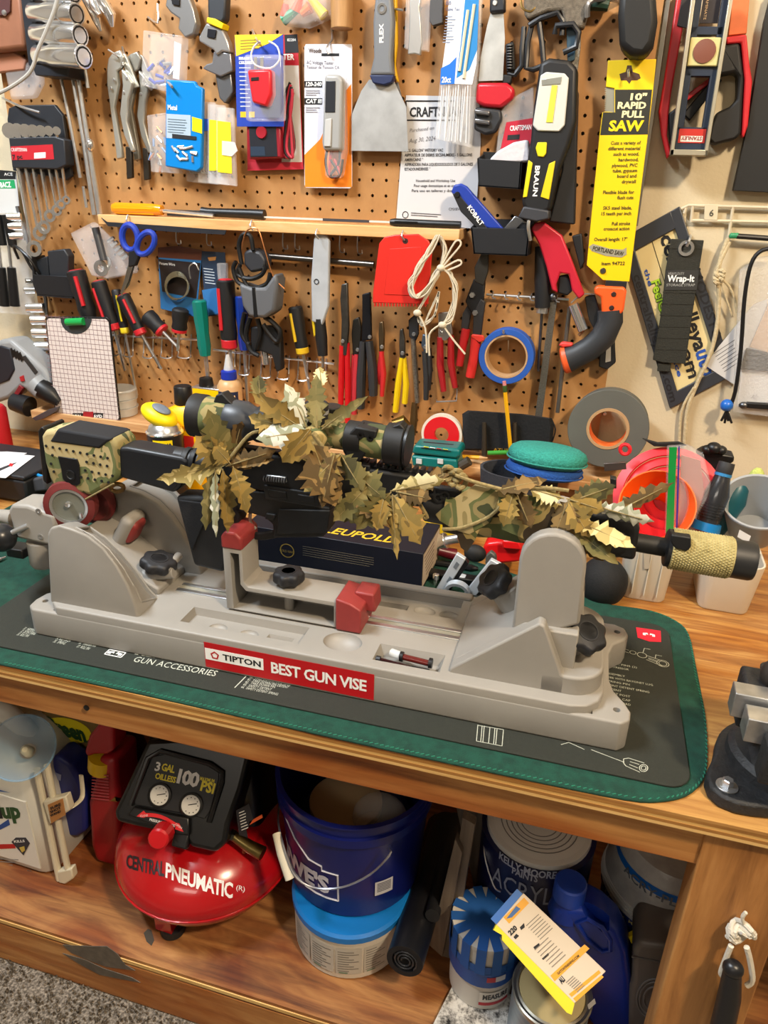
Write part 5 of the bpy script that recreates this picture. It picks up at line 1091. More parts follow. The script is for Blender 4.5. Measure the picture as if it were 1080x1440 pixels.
sl(cbn, 'bin_front', mt('16181c', .5), [(46, 386), (98, 389), (104, 418), (52, 414)], 1.8, .1, .03); sl(cbn, 'bin_side', mt('1a1c20', .5), [(44, 360), (48, 386), (52, 414), (46, 400)], .2, 1.6, .03); part('bin_floor', B().box2(tuple(W(52, 416, 1.9)), (W(102, 416, 1.9).x, -.05, W(52, 416, 1.9).z+.1)), mt('16181c', .5), cbn)
sl(cbn, 'charger', mt('24272c', .5), [(66, 353), (90, 350), (96, 360), (96, 392), (70, 392)], .8, .8, .1); sl(cbn, 'charger', mt('1d2024', .5), [(50, 366), (66, 360), (70, 390), (54, 392)], .7, .6, .08)
part('charger_cord', B().tube(smooth_path([W(*p) for p in ((16, 346, 1.2), (30, 352, 1.8), (44, 376, 1.6), (56, 386, 1.4), (40, 362, 1.9), (20, 346, 1.6), (26, 364, 1.2))], 4), .12, 7), BLACK, cbn)
# ---- locking pliers
for k, dx in enumerate((0, 1)):
    lp_ = thing('locking_pliers', ['bright locking pliers hanging open in front at upper left', 'second locking pliers hanging behind and right of the first'][k], 'pliers', 'locking pliers')
    m = [mt('c9c9c0', .3, .7), mt('a3a198', .35, .7)][k]; o = [(0, 0, .9), (24, 2, .25)][k]
    def q(pts): return [(x+o[0], y+o[1]) for x, y in pts]
    sl(lp_, 'fixed_jaw', m, q([(152, 82), (158, 74), (168, 70), (174, 80), (170, 96), (164, 100), (166, 118), (160, 150), (170, 206), (172, 222), (164, 224), (160, 190), (150, 118), (150, 96)]), o[2], .35, .08)
    sl(lp_, 'upper_handle', m, q([(170, 96), (178, 104), (186, 116), (180, 140), (178, 170), (186, 200), (190, 212), (184, 214), (174, 190), (168, 160), (172, 120)]), o[2]+.1, .4, .1)
    sl(lp_, 'spring_arm', m, q([(166, 72), (176, 76), (188, 106), (194, 122), (188, 124), (178, 104)]), o[2]-.1, .25, .05)
    for x, y in ((160, 112), (178, 110), (174, 130), (156, 124)): part('rivet', B().lathe([(.12, 0), (.08, .08)], W(x+o[0], y+o[1], o[2]+.5), (0, -1, 0), 10), STEEL, lp_)
    sl(lp_, 'adjusting_screw', mt('4a443c', .4, .8), q([(176, 206), (184, 206), (186, 250), (178, 252)]), o[2], .3, .06)
hook([(172, 66, .1), (176, 84, .6), (172, 92, 1.6)], 'steel peg hook rising above the locking pliers'); hook([(152, 70, 1.8), (164, 78, 1.5), (168, 84, .2)], 'steel peg hook tip poking through the locking pliers')
# ---- fastener boxes and packs
fb_ = thing('fastener_box', 'clear plastic box of blue anchors and screws', 'box')
sl(fb_, 'box_shell', CLEAR, [(201, 42), (256, 50), (254, 112), (250, 134), (198, 120)], .4, .9, .08)
sl(fb_, 'side_label', mt('c4c4c8', .6), [(245, 58), (255, 62), (252, 112), (243, 110)], 1.3, .02, 0)
for k in range(14): x, y = random.uniform(202, 240), random.uniform(84, 122); a = random.uniform(-.9, .9); part('wall_anchor', wrod([(x, y, .6+random.random()*.5), (x+12*math.cos(a), y+12*math.sin(a), .7)], .12, 6), mt('2a3fb0', .5) if k % 3 else STEEL, fb_)
hook([(208, 24, .1), (222, 32, 1.0), (222, 6, .6)], 'bent steel peg hook at the top left')
sp = thing('screw_pack', 'clear pouch of mixed screws behind the blue packet', 'pack')
sl(sp, 'pouch', CLEAR, [(206, 162), (234, 158), (252, 244), (212, 242)], .4, .6, .08)
for k in range(12): x, y = random.uniform(210, 232), random.uniform(176, 232); a = random.uniform(.6, 2.2); part('screw', wrod([(x, y, .7), (x+11*math.cos(a), y+11*math.sin(a), .8)], .09, 6), [STEEL, mt('b56a30', .4, .6), mt('6a88b0', .4)][k % 3], sp)
bp_ = thing('anchor_packet', 'shiny blue packet of metal drywall anchors', 'packet')
BL = mt('0f7ecb', .25)
sl(bp_, 'packet', BL, [(233, 112), (258, 113), (274, 114), (276, 120), (285, 124), (283, 236), (276, 242), (232, 234)], 1.0, .4, .1)
sl(bp_, 'packet_window', mt('a9bccb', .2), [(234, 160), (268, 162), (268, 196), (234, 194)], 1.4, .02, 0); wtext(bp_, 'Metal', PRW, (236, 154), (249, 155), 7, 1.43, bold=.02)
sl(bp_, 'yellow_flash', YEL, [(270, 164), (284, 168), (284, 188), (270, 184)], 1.4, .02, 0); sl(bp_, 'black_band', INK, [(242, 188), (276, 192), (276, 197), (242, 194)], 1.42, .02, 0)
lines(bp_, mt('5a6a78', .6), (236, 168), (264, 170), 6, (0, 3.6), 1.43)
for k in range(12): x = 235+random.random()*36; y = 204+random.random()*20; a = random.uniform(-.4, 1.6); part('metal_anchor', wrod([(x, y, 1.44), (x+9*math.cos(a), y+9*math.sin(a), 1.44)], .09, 6), STEEL, bp_)
hook([(233, 112, 1.0), (242, 122, 1.9)], 'black tipped peg hook through the blue packet', .1)
for k, x in enumerate((262, 278, 292, 304)):
    yp = thing('bit_card', ['clear packet with yellow insert, first behind the blue packet', 'clear packet with yellow insert, second behind the blue packet', 'clear packet with yellow insert, third behind the blue packet', 'clear packet with yellow insert, frontmost at the right'][k], 'packet', 'yellow insert packets')
    dx = x-262; d = .3+.35*k
    sl(yp, 'film', CLEAR, [(x, 138+k*4), (x+24, 140+k*4), (x+28, 262-(3-k)), (x, 258-(3-k))], d, .25, .04)
    sl(yp, 'insert', [mt('d8dade', .5), mt('2c5ac0', .5), mt('e6d81c', .45), mt('efe022', .45)][k], [(x+2, 164+k*2), (x+20, 166+k*2), (x+22, [218, 184, 240, 244][k]), (x+2, [218, 184, 240, 242][k])], d+.26, .03, 0)
    for j in range(3): part('wire_pin', B().tube(smooth_path([W(x+6+4*j, 216+k*3, d+.1), W(x+4+4*j, 240, d+.15), W(x+10+4*j, 244, d+.1)], 3), .05, 5), STEEL, yp)
sl(yp, 'pull_tab', CLEARF, [(312, 198), (330, 200), (334, 212), (326, 220), (312, 218)], 1.65, .05, .01)
# ---- adjustable wrenches
aw = thing('adjustable_wrench', 'dark steel adjustable wrench head hanging near the clear box', 'wrench')
sl(aw, 'jaw_body', mt('9a9a9a', .35, .7), [(236, -14), (262, -14), (272, 14), (276, 32), (272, 48), (260, 53), (250, 40), (252, 26), (240, 18), (232, 8)], .6, .7, .1); sl(aw, 'knurl', mt('3a3a3c', .4, .9), [(240, -6), (252, -4), (252, 8), (242, 6)], 1.3, .12, .02)
ab = thing('adjustable_wrench', 'adjustable wrench with black handle and yellow band', 'wrench')
sl(ab, 'handle', mt('262a30', .5), [(291, -14), (318, -14), (316, 26), (312, 32), (292, 28)], .6, .8, .15); sl(ab, 'yellow_band', YEL, [(291, 24), (302, 26), (314, 33), (312, 41), (300, 36), (290, 31)], .58, .9, .05)
sl(ab, 'jaw_body', mt('b2b2b2', .3, .7), [(290, 32), (312, 40), (320, 58), (324, 74), (312, 72), (304, 78), (300, 70), (280, 58), (279, 52)], .6, .7, .1); sl(ab, 'knurl', mt('35353a', .4, .9), [(292, 40), (304, 42), (302, 54), (291, 52)], 1.3, .1, .02)
sl(ab, 'moving_jaw', mt('929398', .3, .7), [(300, 72), (324, 74), (327, 100), (310, 108), (284, 96), (290, 90), (298, 88)], .55, .6, .08)
sl(ab, 'second_jaw', mt('76787c', .35, .7), [(302, 104), (324, 100), (328, 130), (316, 146), (308, 138)], .3, .6, .1)
# ---- tester packs
mm_ = thing('multimeter_pack', 'red carded pack holding a small black multimeter with leads', 'pack')
sl(mm_, 'card', mt('b71c2c', .5), [(345, 50), (418, 48), (427, 236), (348, 238)], .3, .06, .01); pr(mm_, 'white_panel', mt('d0ccc8', .6), [(398, 92), (420, 92), (425, 228), (396, 228)], .36); pr(mm_, 'dark_header', INK, [(400, 49), (418, 48), (420, 74), (401, 75)], .36); wtext(mm_, 'TER', PRW, (398, 84), (414, 84), 8, .38, bold=.03); wtext(mm_, '82284', PRW, (404, 58), (416, 58), 4, .38)
sl(mm_, 'meter_body', mt('8c1626', .4), [(346, 174), (394, 174), (396, 222), (350, 224)], .4, .9, .12); sl(mm_, 'meter_face', mt('1e2028', .4), [(350, 178), (388, 178), (390, 220), (352, 221)], 1.3, .03, .02); part('dial', B().lathe([(.4, 0), (.38, .12)], W(368, 186, 1.33), (0, -1, 0), 20), mt('a01828', .4), mm_); pr(mm_, 'meter_display', mt('2c3a4c', .3), [(352, 206), (372, 206), (373, 219), (353, 219)], 1.335)
for k, c in enumerate(('141418', 'c0283c', '141418', 'b02438')): part('test_lead', B().tube(smooth_path([W(x, y, .7+.1*k) for x, y in ((408+k, 116+3*k), (398+k*4, 150), (394+k*3, 206), (402+k*3, 222), (414-k, 208), (408, 160), (406+k*2, 130))], 4), .1, 6), mt(c, .5), mm_)
sl(mm_, 'red_foot', mt('c42a3c', .5), [(348, 228), (426, 228), (427, 238), (348, 240)], .36, .03, 0)
vt = thing('outlet_tester_pack', 'blue and yellow blister pack holding a red outlet tester', 'pack')
sl(vt, 'card', mt('1e3fa8', .45), [(330, 49), (398, 48), (399, 178), (333, 178)], 1.4, .06, .01); pr(vt, 'yellow_corner', mt('eec81c', .5), [(330, 49), (398, 48), (376, 62), (332, 79)], 1.46); lines(vt, mt('7a6420', .6), (338, 58), (368, 56), 4, (0, 4), 1.48); lines(vt, PRW, (336, 84), (352, 84), 12, (0.2, 6), 1.48, .5)
wtext(vt, 'BREAKER', PRW, (336, 84), (352, 84), 4, 1.482, bold=.02); wtext(vt, 'CERTIFIED', PRW, (336, 90), (356, 90), 4, 1.482, bold=.02)
sl(vt, 'blister', CLEAR, [(342, 76), (396, 76), (398, 170), (344, 170)], 1.46, .7, .2); sl(vt, 'tester', mt('d2232c', .35), [(347, 98), (380, 97), (381, 132), (374, 150), (354, 144)], 1.5, .9, .15); sl(vt, 'tester_slot', mt('1c1618', .4), [(353, 109), (364, 108), (364, 113), (353, 114)], 2.4, .03, .01)
for x in (357, 366): sl(vt, 'plug_prong', mt('b0a890', .3, .9), [(x, 80), (x+4, 80), (x+4, 97), (x, 97)], 1.8, .08, 0)
for x in (338, 350): pr(vt, 'icon', mt('e8b81c', .5), [(x, 157), (x+8, 157), (x+8, 165), (x, 165)], 1.46)
part('hang_loop', B().tube(smooth_path([W(x, y, 2) for x, y in ((366, 58), (357, 66), (353, 80), (360, 92), (380, 96), (393, 84), (390, 66), (378, 58))], 3), .06, 6), mt('d8d8d8', .4), vt)
hook([(355, 42, .1), (362, 58, 2.0), (366, 60, 2.0)], 'steel peg hook carrying the outlet tester pack')
wb = thing('wire_nut_bag', 'clear bag of red, green, orange and yellow wire nuts at the top', 'bag')
sl(wb, 'film', CLEARB, [(398, -14), (458, -14), (460, 24), (430, 37), (396, 34)], .4, .9, .15)
for (x, y, ex, ey, c) in ((402, 6, 400, 24, 'd8604c'), (420, 12, 398, 28, '2c8a5c'), (422, -2, 416, 16, 'e85a2c'), (424, 20, 436, 10, 'e87a30'), (434, -6, 456, 22, 'e8c81c')): part('wire_nut', wrod([(x, y, .9), (ex, ey, .9)], [.2, .36], 10), mt(c, .45), wb)
wt = thing('voltage_tester_pack', 'white and orange carded pack holding a grey voltage tester', 'pack')
sl(wt, 'card', mt('d6d5de', .5), [(430, 62), (494, 62), (495, 66), (495, 262), (492, 265), (430, 264), (428, 260), (428, 66)], .5, .07, .01)
pr(wt, 'orange_panel', mt('ee8417', .45), [(428, 218), (450, 196), (476, 140), (494, 118), (494.5, 263), (429, 263)], .57)
sl(wt, 'hang_slot', BLACK, [(452, 75), (477, 75), (477, 79), (452, 79)], .57, .01, 0)
wtext(wt, 'Woods', mt('4a3a30', .5), (434, 74), (452, 74), 6, .6, bold=.03); wtext(wt, 'AC Voltage Tester', mt('35353c', .5), (431, 90), (469, 91), 5, .6); wtext(wt, 'Testeur de Tension CA', mt('55555c', .5), (431, 96.5), (477, 97), 4.5, .6)
for y, s in ((114, '120-240'), (138, 'CAT III')):
    pr(wt, 'black_tab', INK, [(428, y), (453, y), (453, y+9), (428, y+9)], .575); wtext(wt, s, PRW, (430, y+7), (452, y+7), 5.5, .6, bold=.03, shear=.15)
lines(wt, mt('8a8a92', .6), (430, 128), (450, 128), 3, (0, 3), .6); lines(wt, mt('8a8a92', .6), (430, 152), (450, 152), 3, (0, 3), .6)
sl(wt, 'blister', CLEAR, [(452, 104), (484, 104), (486, 212), (480, 250), (456, 250)], .57, .7, .2); sl(wt, 'tester_body', mt('9a9a98', .4), [(456, 104), (476, 104), (482, 112), (480, 212), (454, 212), (452, 200)], .7, .8, .25, seg=3); sl(wt, 'tester_face', mt('282a30', .3), [(458, 114), (472, 114), (471, 158), (457, 158)], 1.5, .04, .03); sl(wt, 'tester_clip', mt('b8b8b6', .4), [(457, 168), (466, 166), (465, 206), (455, 206)], 1.5, .1, .04)
for x0, c in ((460, '18181c'), (466, 'b82030'), (478, '18181c')): part('tester_lead', B().tube(smooth_path([W(x, y, 1.0) for x, y in ((x0, 212), (x0-2, 230), (464, 248), (478, 246), (x0+4, 224))], 4), .09, 6), mt(c, .5), wt)
hook([(466, 40, .1), (467, 56, .4), (460, 66, .9), (462, 76, .9)], 'double steel peg hook carrying the voltage tester pack')
# ---- dowel, putty knives, cutter, brush
solo('wooden_dowel', wrod([(481, -20, 1.0), (481, 41, 1.0)], .72, 18), wood('oak', '8a6238', 'a87c4c', 'bf945e', 'z'), 'wooden dowel handle hanging at the top edge', 'dowel', bev=.04)
def putty(name, label, hp, bp__, hc, bolster, d, extra=None):
    t = thing(name, label, 'putty knife'); sl(t, 'blade', mt('c6c8c8', .34, .6, n=.12, sc_=30), bp__, d+.2, .06, 0); sl(t, 'handle', hc, hp, d, .7, .2, seg=3); sl(t, 'bolster', mt('18244c', .5), bolster, d+.05, .6, .08); return t
pk = putty('putty_knife', 'wide putty knife with grey handle and navy bolster', [(528, -14), (549, -14), (553, 30), (550, 80), (553, 106), (519, 106), (525, 80), (524, 30)], [(519, 112), (553, 112), (571, 150), (574, 213), (494, 212), (495, 160), (508, 128)], mt('6f7276', .5), [(519, 105), (554, 105), (551, 116), (540, 120), (524, 117)], .6)
wtext(pk, 'FLEX', PRW, (539, 60), (539, 33), 7, 1.31, bold=.03); part('eyelet', B().lathe_closed([(.17, -.02), (.3, -.02), (.3, .04), (.17, .04)], W(537, 12, 1.31), (0, -1, 0), 18), CHROME, pk)
t = thing('putty_knife', 'yellow-edged putty knife hanging behind the grey one', 'putty knife'); sl(t, 'handle', mt('e2b414', .5), [(549, -14), (557, -14), (558, 60), (555, 90), (560, 116), (553, 108), (550, 80)], .2, .4, .1); sl(t, 'blade', STEEL, [(540, 116), (560, 116), (566, 140), (540, 140)], .3, .05, 0)
k2 = thing('putty_knife', 'narrow putty knife with black handle right of the cable ties', 'putty knife')
sl(k2, 'handle', mt('1c1e26', .5), [(689, -14), (710, -14), (710, 16), (688, 18)], .8, .6, .12); sl(k2, 'blade', mt('c2c4c2', .35, .6, n=.15, sc_=30), [(690, 18), (708, 18), (710, 54), (707, 113), (673, 114), (676, 80), (685, 36)], 1.0, .06, 0); part('rivet', B().lathe([(.16, 0), (.12, .05)], W(696, 4, 1.41), (0, -1, 0), 12), STEEL, k2)
ct = thing('sheet_cutter', 'flat chrome cutter in a clear sleeve at the top', 'cutter')
sl(ct, 'sleeve', CLEAR, [(571, -14), (606, -14), (602, 72), (568, 68)], .5, .4, .05); sl(ct, 'chrome_body', mt('d0d0ce', .25, .7), [(576, -14), (594, -14), (590, 10), (592, 30), (594, 60), (591, 78), (583, 76), (573, 77), (575, 40)], .6, .35, .08)
ssolo('scraper_block', mt('4a4a4c', .7), [(605, -14), (623, -14), (622, 32), (608, 36), (604, 30)], .5, .5, 'dark grey scraper behind the cable ties at the top', 'scraper')
hook([(548, 12, .1), (566, 14, 1.2)], 'steel peg hook beside the grey putty knife')
# ---- cable ties
ctp = thing('cable_tie_pack', 'clear bag of white cable ties with blue and white card', 'pack')
sl(ctp, 'film', CLEAR, [(630, -14), (678, -14), (674, 80), (662, 208), (611, 195), (618, 118), (628, 50)], .9, .5, .06)
sl(ctp, 'card', mt('dfe3ea', .5), [(632, -12), (674, -12), (670, 90), (664, 119), (619, 117), (628, 50)], 1.4, .03, 0)
pr(ctp, 'blue_swoosh', mt('1b6fd0', .4), [(620, 96), (632, 90), (642, 80), (639, 118), (619, 119)], 1.43); pr(ctp, 'blue_panel', mt('2380c4', .4), [(655, -12), (674, -12), (671, 70), (660, 98), (642, 110), (648, 60)], 1.43)
wtext(ctp, '20ct', PRW, (621, 116), (634, 116), 8, 1.46, bold=.03); wtext(ctp, '8in', mt('2c4a7c', .5), (627, 7), (634, 7), 8, 1.46); wtext(ctp, 'Cable Ties', mt('2c4a7c', .5), (627, 15), (646, 15), 4.5, 1.46); lines(ctp, mt('8a98b0', .6), (627, 24), (642, 24), 10, (-.5, 4), 1.45, .5)
for a, c in (((658, 14), (646, 100)), ((667, 6), (652, 110))): part('printed_tie', wrod([(*a, 1.46), (*c, 1.46)], .1, 6), mt('d8d0b8', .5), ctp)
for k in range(13): x = 622+k*3.3; part('cable_tie', wrod([(x, 119, 1.0+.1*(k % 4)), (x-5+random.uniform(-4, 4), 196+k*.6-random.random()*6, 1.0+.1*(k % 4))], .1, 5, flat=.5), mt('d8dade', .4), ctp)
# ---- paper sheet
pp = thing('manual_page', 'white printed vacuum manual page pinned behind the cable ties', 'paper')
sl(pp, 'page', mt('c9c9cc', .8), [(571, 134), (674, 136), (676, 200), (668, 322), (557, 310)], .1, .04, 0)
b = B()
for a, c in (((571, 142), (640, 142)), ((571, 169), (640, 169)), ((571, 142), (571, 169))):
    b.tube([W(*a, .16), W(*c, .16)], .04, 4)
part('title_box', b, INK, pp); wtext(pp, 'CRAFTSMAN', INK, (576, 164), (652, 163), 13, .16, bold=.03)
wtext(pp, 'Purchased on', mt('6a6a70', .8), (576, 186), (610, 182), 5, .16, shear=.3); wtext(pp, 'Aug 30, 2024', mt('6a6a70', .8), (575, 201), (612, 197), 6, .16, shear=.3)
for k, s in enumerate(('5 U.S. GALLON* WET/DRY VAC', 'ASPIRATEUR DE DEBRIS SECS/HUMIDES - 5 GALLONS', 'AMERICAINS *', 'ASPIRADORA PARA LIQUIDOS/SOLIDOS DE 5 GALONES', 'ESTADOUNIDENSES *')): wtext(pp, s, mt('2c2c30', .8), (569, 213.5+6.6*k), (569+[54, 95, 26, 96, 36][k], 213+6.6*k), 4, .16, bold=.02)
for k, s in enumerate(('Household and Workshop Use', 'Pour usage domestique et en atelier', 'Para uso en talleres y domestico')): wtext(pp, s, mt('3a3a40', .8), (585-3*k, 256+7*k), (640+6*k, 256+7*k), 4, .16, bold=.01)
wtext(pp, 'CMXEVBE17', INK, (631, 296), (656, 296), 4, .16); lines(pp, mt('5a5a60', .8), (578, 300), (626, 303), 2, (0, 3), .16); part('power_icon', B().lathe_closed([(.18, 0), (.23, 0), (.23, .01), (.18, .01)], W(570, 302, .16), (0, 1, 0), 18), INK, pp)
# ---- clamps, rasp and stone at the top
scl = thing('spring_clamp', 'black bent-wire clamps hanging beside the narrow putty knife', 'clamp')
for pts in ([(737, 38, .8), (734, 70, .9), (734, 92, .9), (724, 105, .8), (714, 104, .8)], [(748, 34, .9), (742, 60, .9), (740, 96, .9), (750, 98, .9), (765, 92, .9)], [(758, 30, 1), (762, 60, 1), (765, 92, 1)], [(744, 36, 1.1), (760, 26, 1.1), (784, 18, 1.1), (792, 30, 1.1), (790, 50, 1.1)], [(780, 48, 1.2), (782, 36, 1.3), (806, 34, 1.3), (814, 46, 1.3), (810, 66, 1.3), (792, 74, 1.3)]): part('wire_frame', wrod(pts, .17, 8), mt('1e2024', .4), scl)
sl(scl, 'clamp_pad', RUBBER, [(710, 62), (722, 58), (724, 98), (712, 102)], .5, .5, .08); sl(scl, 'clamp_pad', RUBBER, [(706, 104), (720, 106), (718, 118), (706, 118)], .5, .5, .08)
for k in range(9): part('thread_ring', B().lathe([(.2, -.03), (.2, .03)], W(717, 64+k*4, 1.05), (0, 0, 1), 10), DSTEEL, scl)
ssolo('grinding_stone', mt('6c6458', .95, n=.2, sc_=200, b=.6), [(736, -14), (835, -14), (828, 12), (820, 40), (794, 36), (790, 14), (770, 16), (742, 28), (737, 20)], .4, .9, 'rough grey-brown abrasive block at the top right of the board', 'block', .15)
ra = thing('wood_rasp', 'steel rasp with blue tang hanging behind the work light', 'rasp'); sl(ra, 'blade', mt('8e8a80', .5, .8, n=.3, sc_=400, b=.6), [(800, 44), (817, 40), (816, 70), (808, 130), (802, 130), (798, 70)], .5, .25, .03); sl(ra, 'tang', mt('2c4a5c', .5), [(796, 36), (812, 34), (808, 84), (798, 88)], .75, .2, .04)
solo('green_clamp', wrod([(826, 8, .6), (836, 4, .8), (856, 8, .8)], [.3, .4, .3], 10), mt('1c3a2c', .5), 'dark green clamp handle above the yellow saw card', 'clamp'); solo('brass_wire', B().tube(smooth_path([W(*p) for p in ((733, -10, .9), (734, 10, 1.2), (746, 16, 1.3), (756, 6, 1.2), (764, -10, 1.0))], 4), .06, 6), mt('a88a50', .3, .9), 'thin brass wire loop above the clamps', 'wire')
ssolo('rubber_mallet', mt('111213', .6, n=.1), [(872, -14), (922, -14), (925, 30), (920, 60), (906, 80), (886, 77), (871, 64), (869, 20)], .5, 2.2, 'black rubber mallet head hanging above the yellow saw card', 'mallet', .35)
hook([(872, 0, .1), (846, -2, 1.2), (828, 4, 1.6), (826, 24, 1.4)], 'dark curved wire hook beside the mallet', .16)
# ---- red pipe cutter, carded pack, bins
pcut = thing('pipe_cutter', 'red and black pipe cutter behind the narrow putty knife', 'pipe cutter')
sl(pcut, 'red_body', mt('c01c2c', .35), [(670, 116), (712, 116), (723, 124), (722, 138), (704, 152), (680, 150), (668, 144)], .4, .8, .2); sl(pcut, 'black_jaw', mt('26282c', .5), [(668, 150), (704, 154), (706, 168), (696, 186), (682, 190), (666, 182)], .4, .7, .15)
for y in (153, 166): sl(pcut, 'roller', mt('7c7c7e', .35, .9), [(667, y), (689, y+3), (688, y+10), (667, y+7)], 1.1, .25, .08)
crp = thing('carded_pack', 'clear carded pack with a red label in the upper black bin', 'pack'); sl(crp, 'film', CLEARB, [(704, 156), (722, 136), (750, 122), (752, 220), (696, 224)], .6, .3, .06); sl(crp, 'red_card', mt('b41c34', .45), [(712, 172), (749, 166), (747, 206), (703, 214)], .9, .03, 0); wtext(crp, 'CRAFTSMAN', PRW, (717, 184), (747, 182), 7, .95, bold=.02); pr(crp, 'black_badge', INK, [(714, 190), (731, 189), (730, 196), (713, 197)], .94)
solo('white_bag', slab([(688, 224), (700, 212), (722, 200), (742, 196), (746, 228), (690, 230)], 1.0, .8), mt('cfccd2', .5, b=.8, bs=60), 'crumpled white plastic bag stuffed in the upper black bin', 'bag', bev=.3)
def bin_(label, fr, backy, d):
    t = thing('tool_bin', label, 'bin', 'black pegboard bins'); m = mt('15171c', .5); sl(t, 'bin_front', m, fr, d, .1, .02)
    a, b_, c_, e_ = [W(x, y, d+.1) for x, y in fr]
    part('bin_side', B().prism([a, e_, e_+V3((0, d, 0)), a+V3((0, d, .35))], [p+V3((.1, 0, 0)) for p in (a, e_, e_+V3((0, d, 0)), a+V3((0, d, .35)))]), m, t); part('bin_side', B().prism([b_, c_, c_+V3((0, d, 0)), b_+V3((0, d, .35))], [p-V3((.1, 0, 0)) for p in (b_, c_, c_+V3((0, d, 0)), b_+V3((0, d, .35)))]), m, t)
    part('bin_back', B().prism([a+V3((0, d, .5)), b_+V3((0, d, .5)), c_+V3((0, d, 0)), e_+V3((0, d, 0))], [p+V3((0, -.1, 0)) for p in (a+V3((0, d, .5)), b_+V3((0, d, .5)), c_+V3((0, d, 0)), e_+V3((0, d, 0)))]), m, t); part('bin_floor', B().prism([e_, c_, c_+V3((0, d, 0)), e_+V3((0, d, 0))], [p+V3((0, 0, .08)) for p in (e_, c_, c_+V3((0, d, 0)), e_+V3((0, d, 0)))]), m, t)
bin_('upper small black bin on the pegboard beside the work light', [(671, 223), (734, 227), (731, 266), (673, 262)], 0, 2.0)
bin_('lower small black bin on the pegboard holding folding knives', [(662, 320), (745, 322), (741, 360), (666, 357)], 0, 2.2)
# ---- work light
wl = thing('work_light', 'black and yellow handheld work light hanging on the board', 'flashlight')
LB = mt('111317', .5)
sl(wl, 'body', LB, [(759, 88), (772, 81), (800, 84), (812, 96), (810, 170), (800, 205), (786, 240), (774, 296), (760, 302), (738, 296), (733, 286), (740, 232), (746, 196), (750, 150)], 1.2, 1.3, .3, seg=3)
sl(wl, 'lens', mt('cfd2cc', .08, coat=1), [(760, 106), (768, 101), (794, 103), (800, 110), (794, 176), (786, 185), (756, 184), (749, 176)], 2.5, .12, .08, label='clear faceted lamp lens')
sl(wl, 'led_strip', mt('e9d84c', .4), [(776, 120), (784, 120), (777, 172), (768, 172)], 2.63, .03, 0); sl(wl, 'reflector', mt('bfc4bc', .1, .6), [(762, 112), (790, 108), (788, 118), (762, 120)], 2.63, .03, .01)
sl(wl, 'yellow_grip', mt('e4d61c', .4), [(743, 225), (749, 229), (741, 277), (735, 278)], 2.45, .12, .04); sl(wl, 'yellow_grip', mt('e0c81c', .4), [(772, 230), (781, 226), (772, 281), (760, 277)], 2.45, .12, .04); sl(wl, 'power_button', mt('e4d61c', .4), [(756, 200), (769, 200), (768, 216), (764, 221), (756, 220), (753, 208)], 2.47, .12, .05)
wtext(wl, 'BRAUN', PRW, (753, 233), (749, 276), 7, 2.52, bold=.03); sl(wl, 'foot', mt('34363c', .5), [(736, 290), (772, 296), (772, 308), (754, 312), (728, 306)], 1.1, 1.5, .1)
ssolo('black_case', mt('202124', .55), [(804, 100), (813, 130), (808, 316), (772, 312), (790, 240)], .4, .9, 'long black tool body hanging behind the work light', 'tool', .1)
# ---- folding knives in the lower bin
kn_ = thing('folding_knife', 'blue and black folding utility knife leaning out of the lower bin', 'knife'); sl(kn_, 'blue_handle', mt('1e3a9c', .4), [(634, 270), (638, 260), (648, 258), (656, 262), (708, 322), (690, 322), (670, 318)], 1.0, .45, .1); sl(kn_, 'black_scale', mt('15161a', .5), [(636, 272), (644, 272), (686, 322), (672, 322), (648, 298)], 1.45, .12, .04); part('pivot', B().lathe([(.2, 0), (.16, .08)], W(643, 274, 1.56), (0, -1, 0), 14), BLACK, kn_); wtext(kn_, 'KOBALT', PRW, (657, 292), (676, 318), 6.5, 1.6, bold=.03)
k3 = thing('folding_knife', 'silver folding utility knife lying in the lower bin', 'knife'); sl(k3, 'silver_handle', mt('8a8c90', .3, .9), [(708, 322), (724, 303), (736, 308), (742, 312), (730, 324)], 1.1, .4, .06); sl(k3, 'dark_scale', mt('26282c', .4), [(722, 324), (734, 312), (746, 316), (740, 326)], 1.4, .1, .03)
hook([(744, 308, 2.4), (743, 320, 2.5), (746, 338, 2.3)], 'grey hook at the corner of the lower bin', .12)
# ---- wooden ledge items
as_ = thing('amber_screwdriver', 'screwdriver with amber clear handle lying on the wooden ledge', 'screwdriver')
ax0, ax1 = W(160, 294, 1.4), W(228, 294, 1.4); zs = SHELFZ+.46
part('handle', B().tube([V3((ax0.x, -1.4, zs)), V3((ax0.x+.25, -1.4, zs)), V3((ax1.x-.5, -1.4, zs)), V3((ax1.x, -1.4, zs))], [.36, .44, .42, .36], 12), mt('e0910c', .15, coat=.6), as_)
for k in range(6): part('flute', B().tube([V3((ax0.x+.3, -1.4+.4*math.cos(k), zs+.4*math.sin(k))), V3((ax1.x-.6, -1.4+.4*math.cos(k), zs+.4*math.sin(k)))], .06, 5), mt('f0a51c', .2), as_)
part('shaft', B().tube([V3((ax1.x, -1.4, zs-.05)), V3((W(300, 298, 1.4).x, -1.4, SHELFZ+.2))], .14, 8), CHROME, as_)
bs = thing('long_file', 'long flat file with black handle lying on the wooden ledge', 'file')
h0_, h1_ = W(284, 296, .9), W(372, 298, .9)
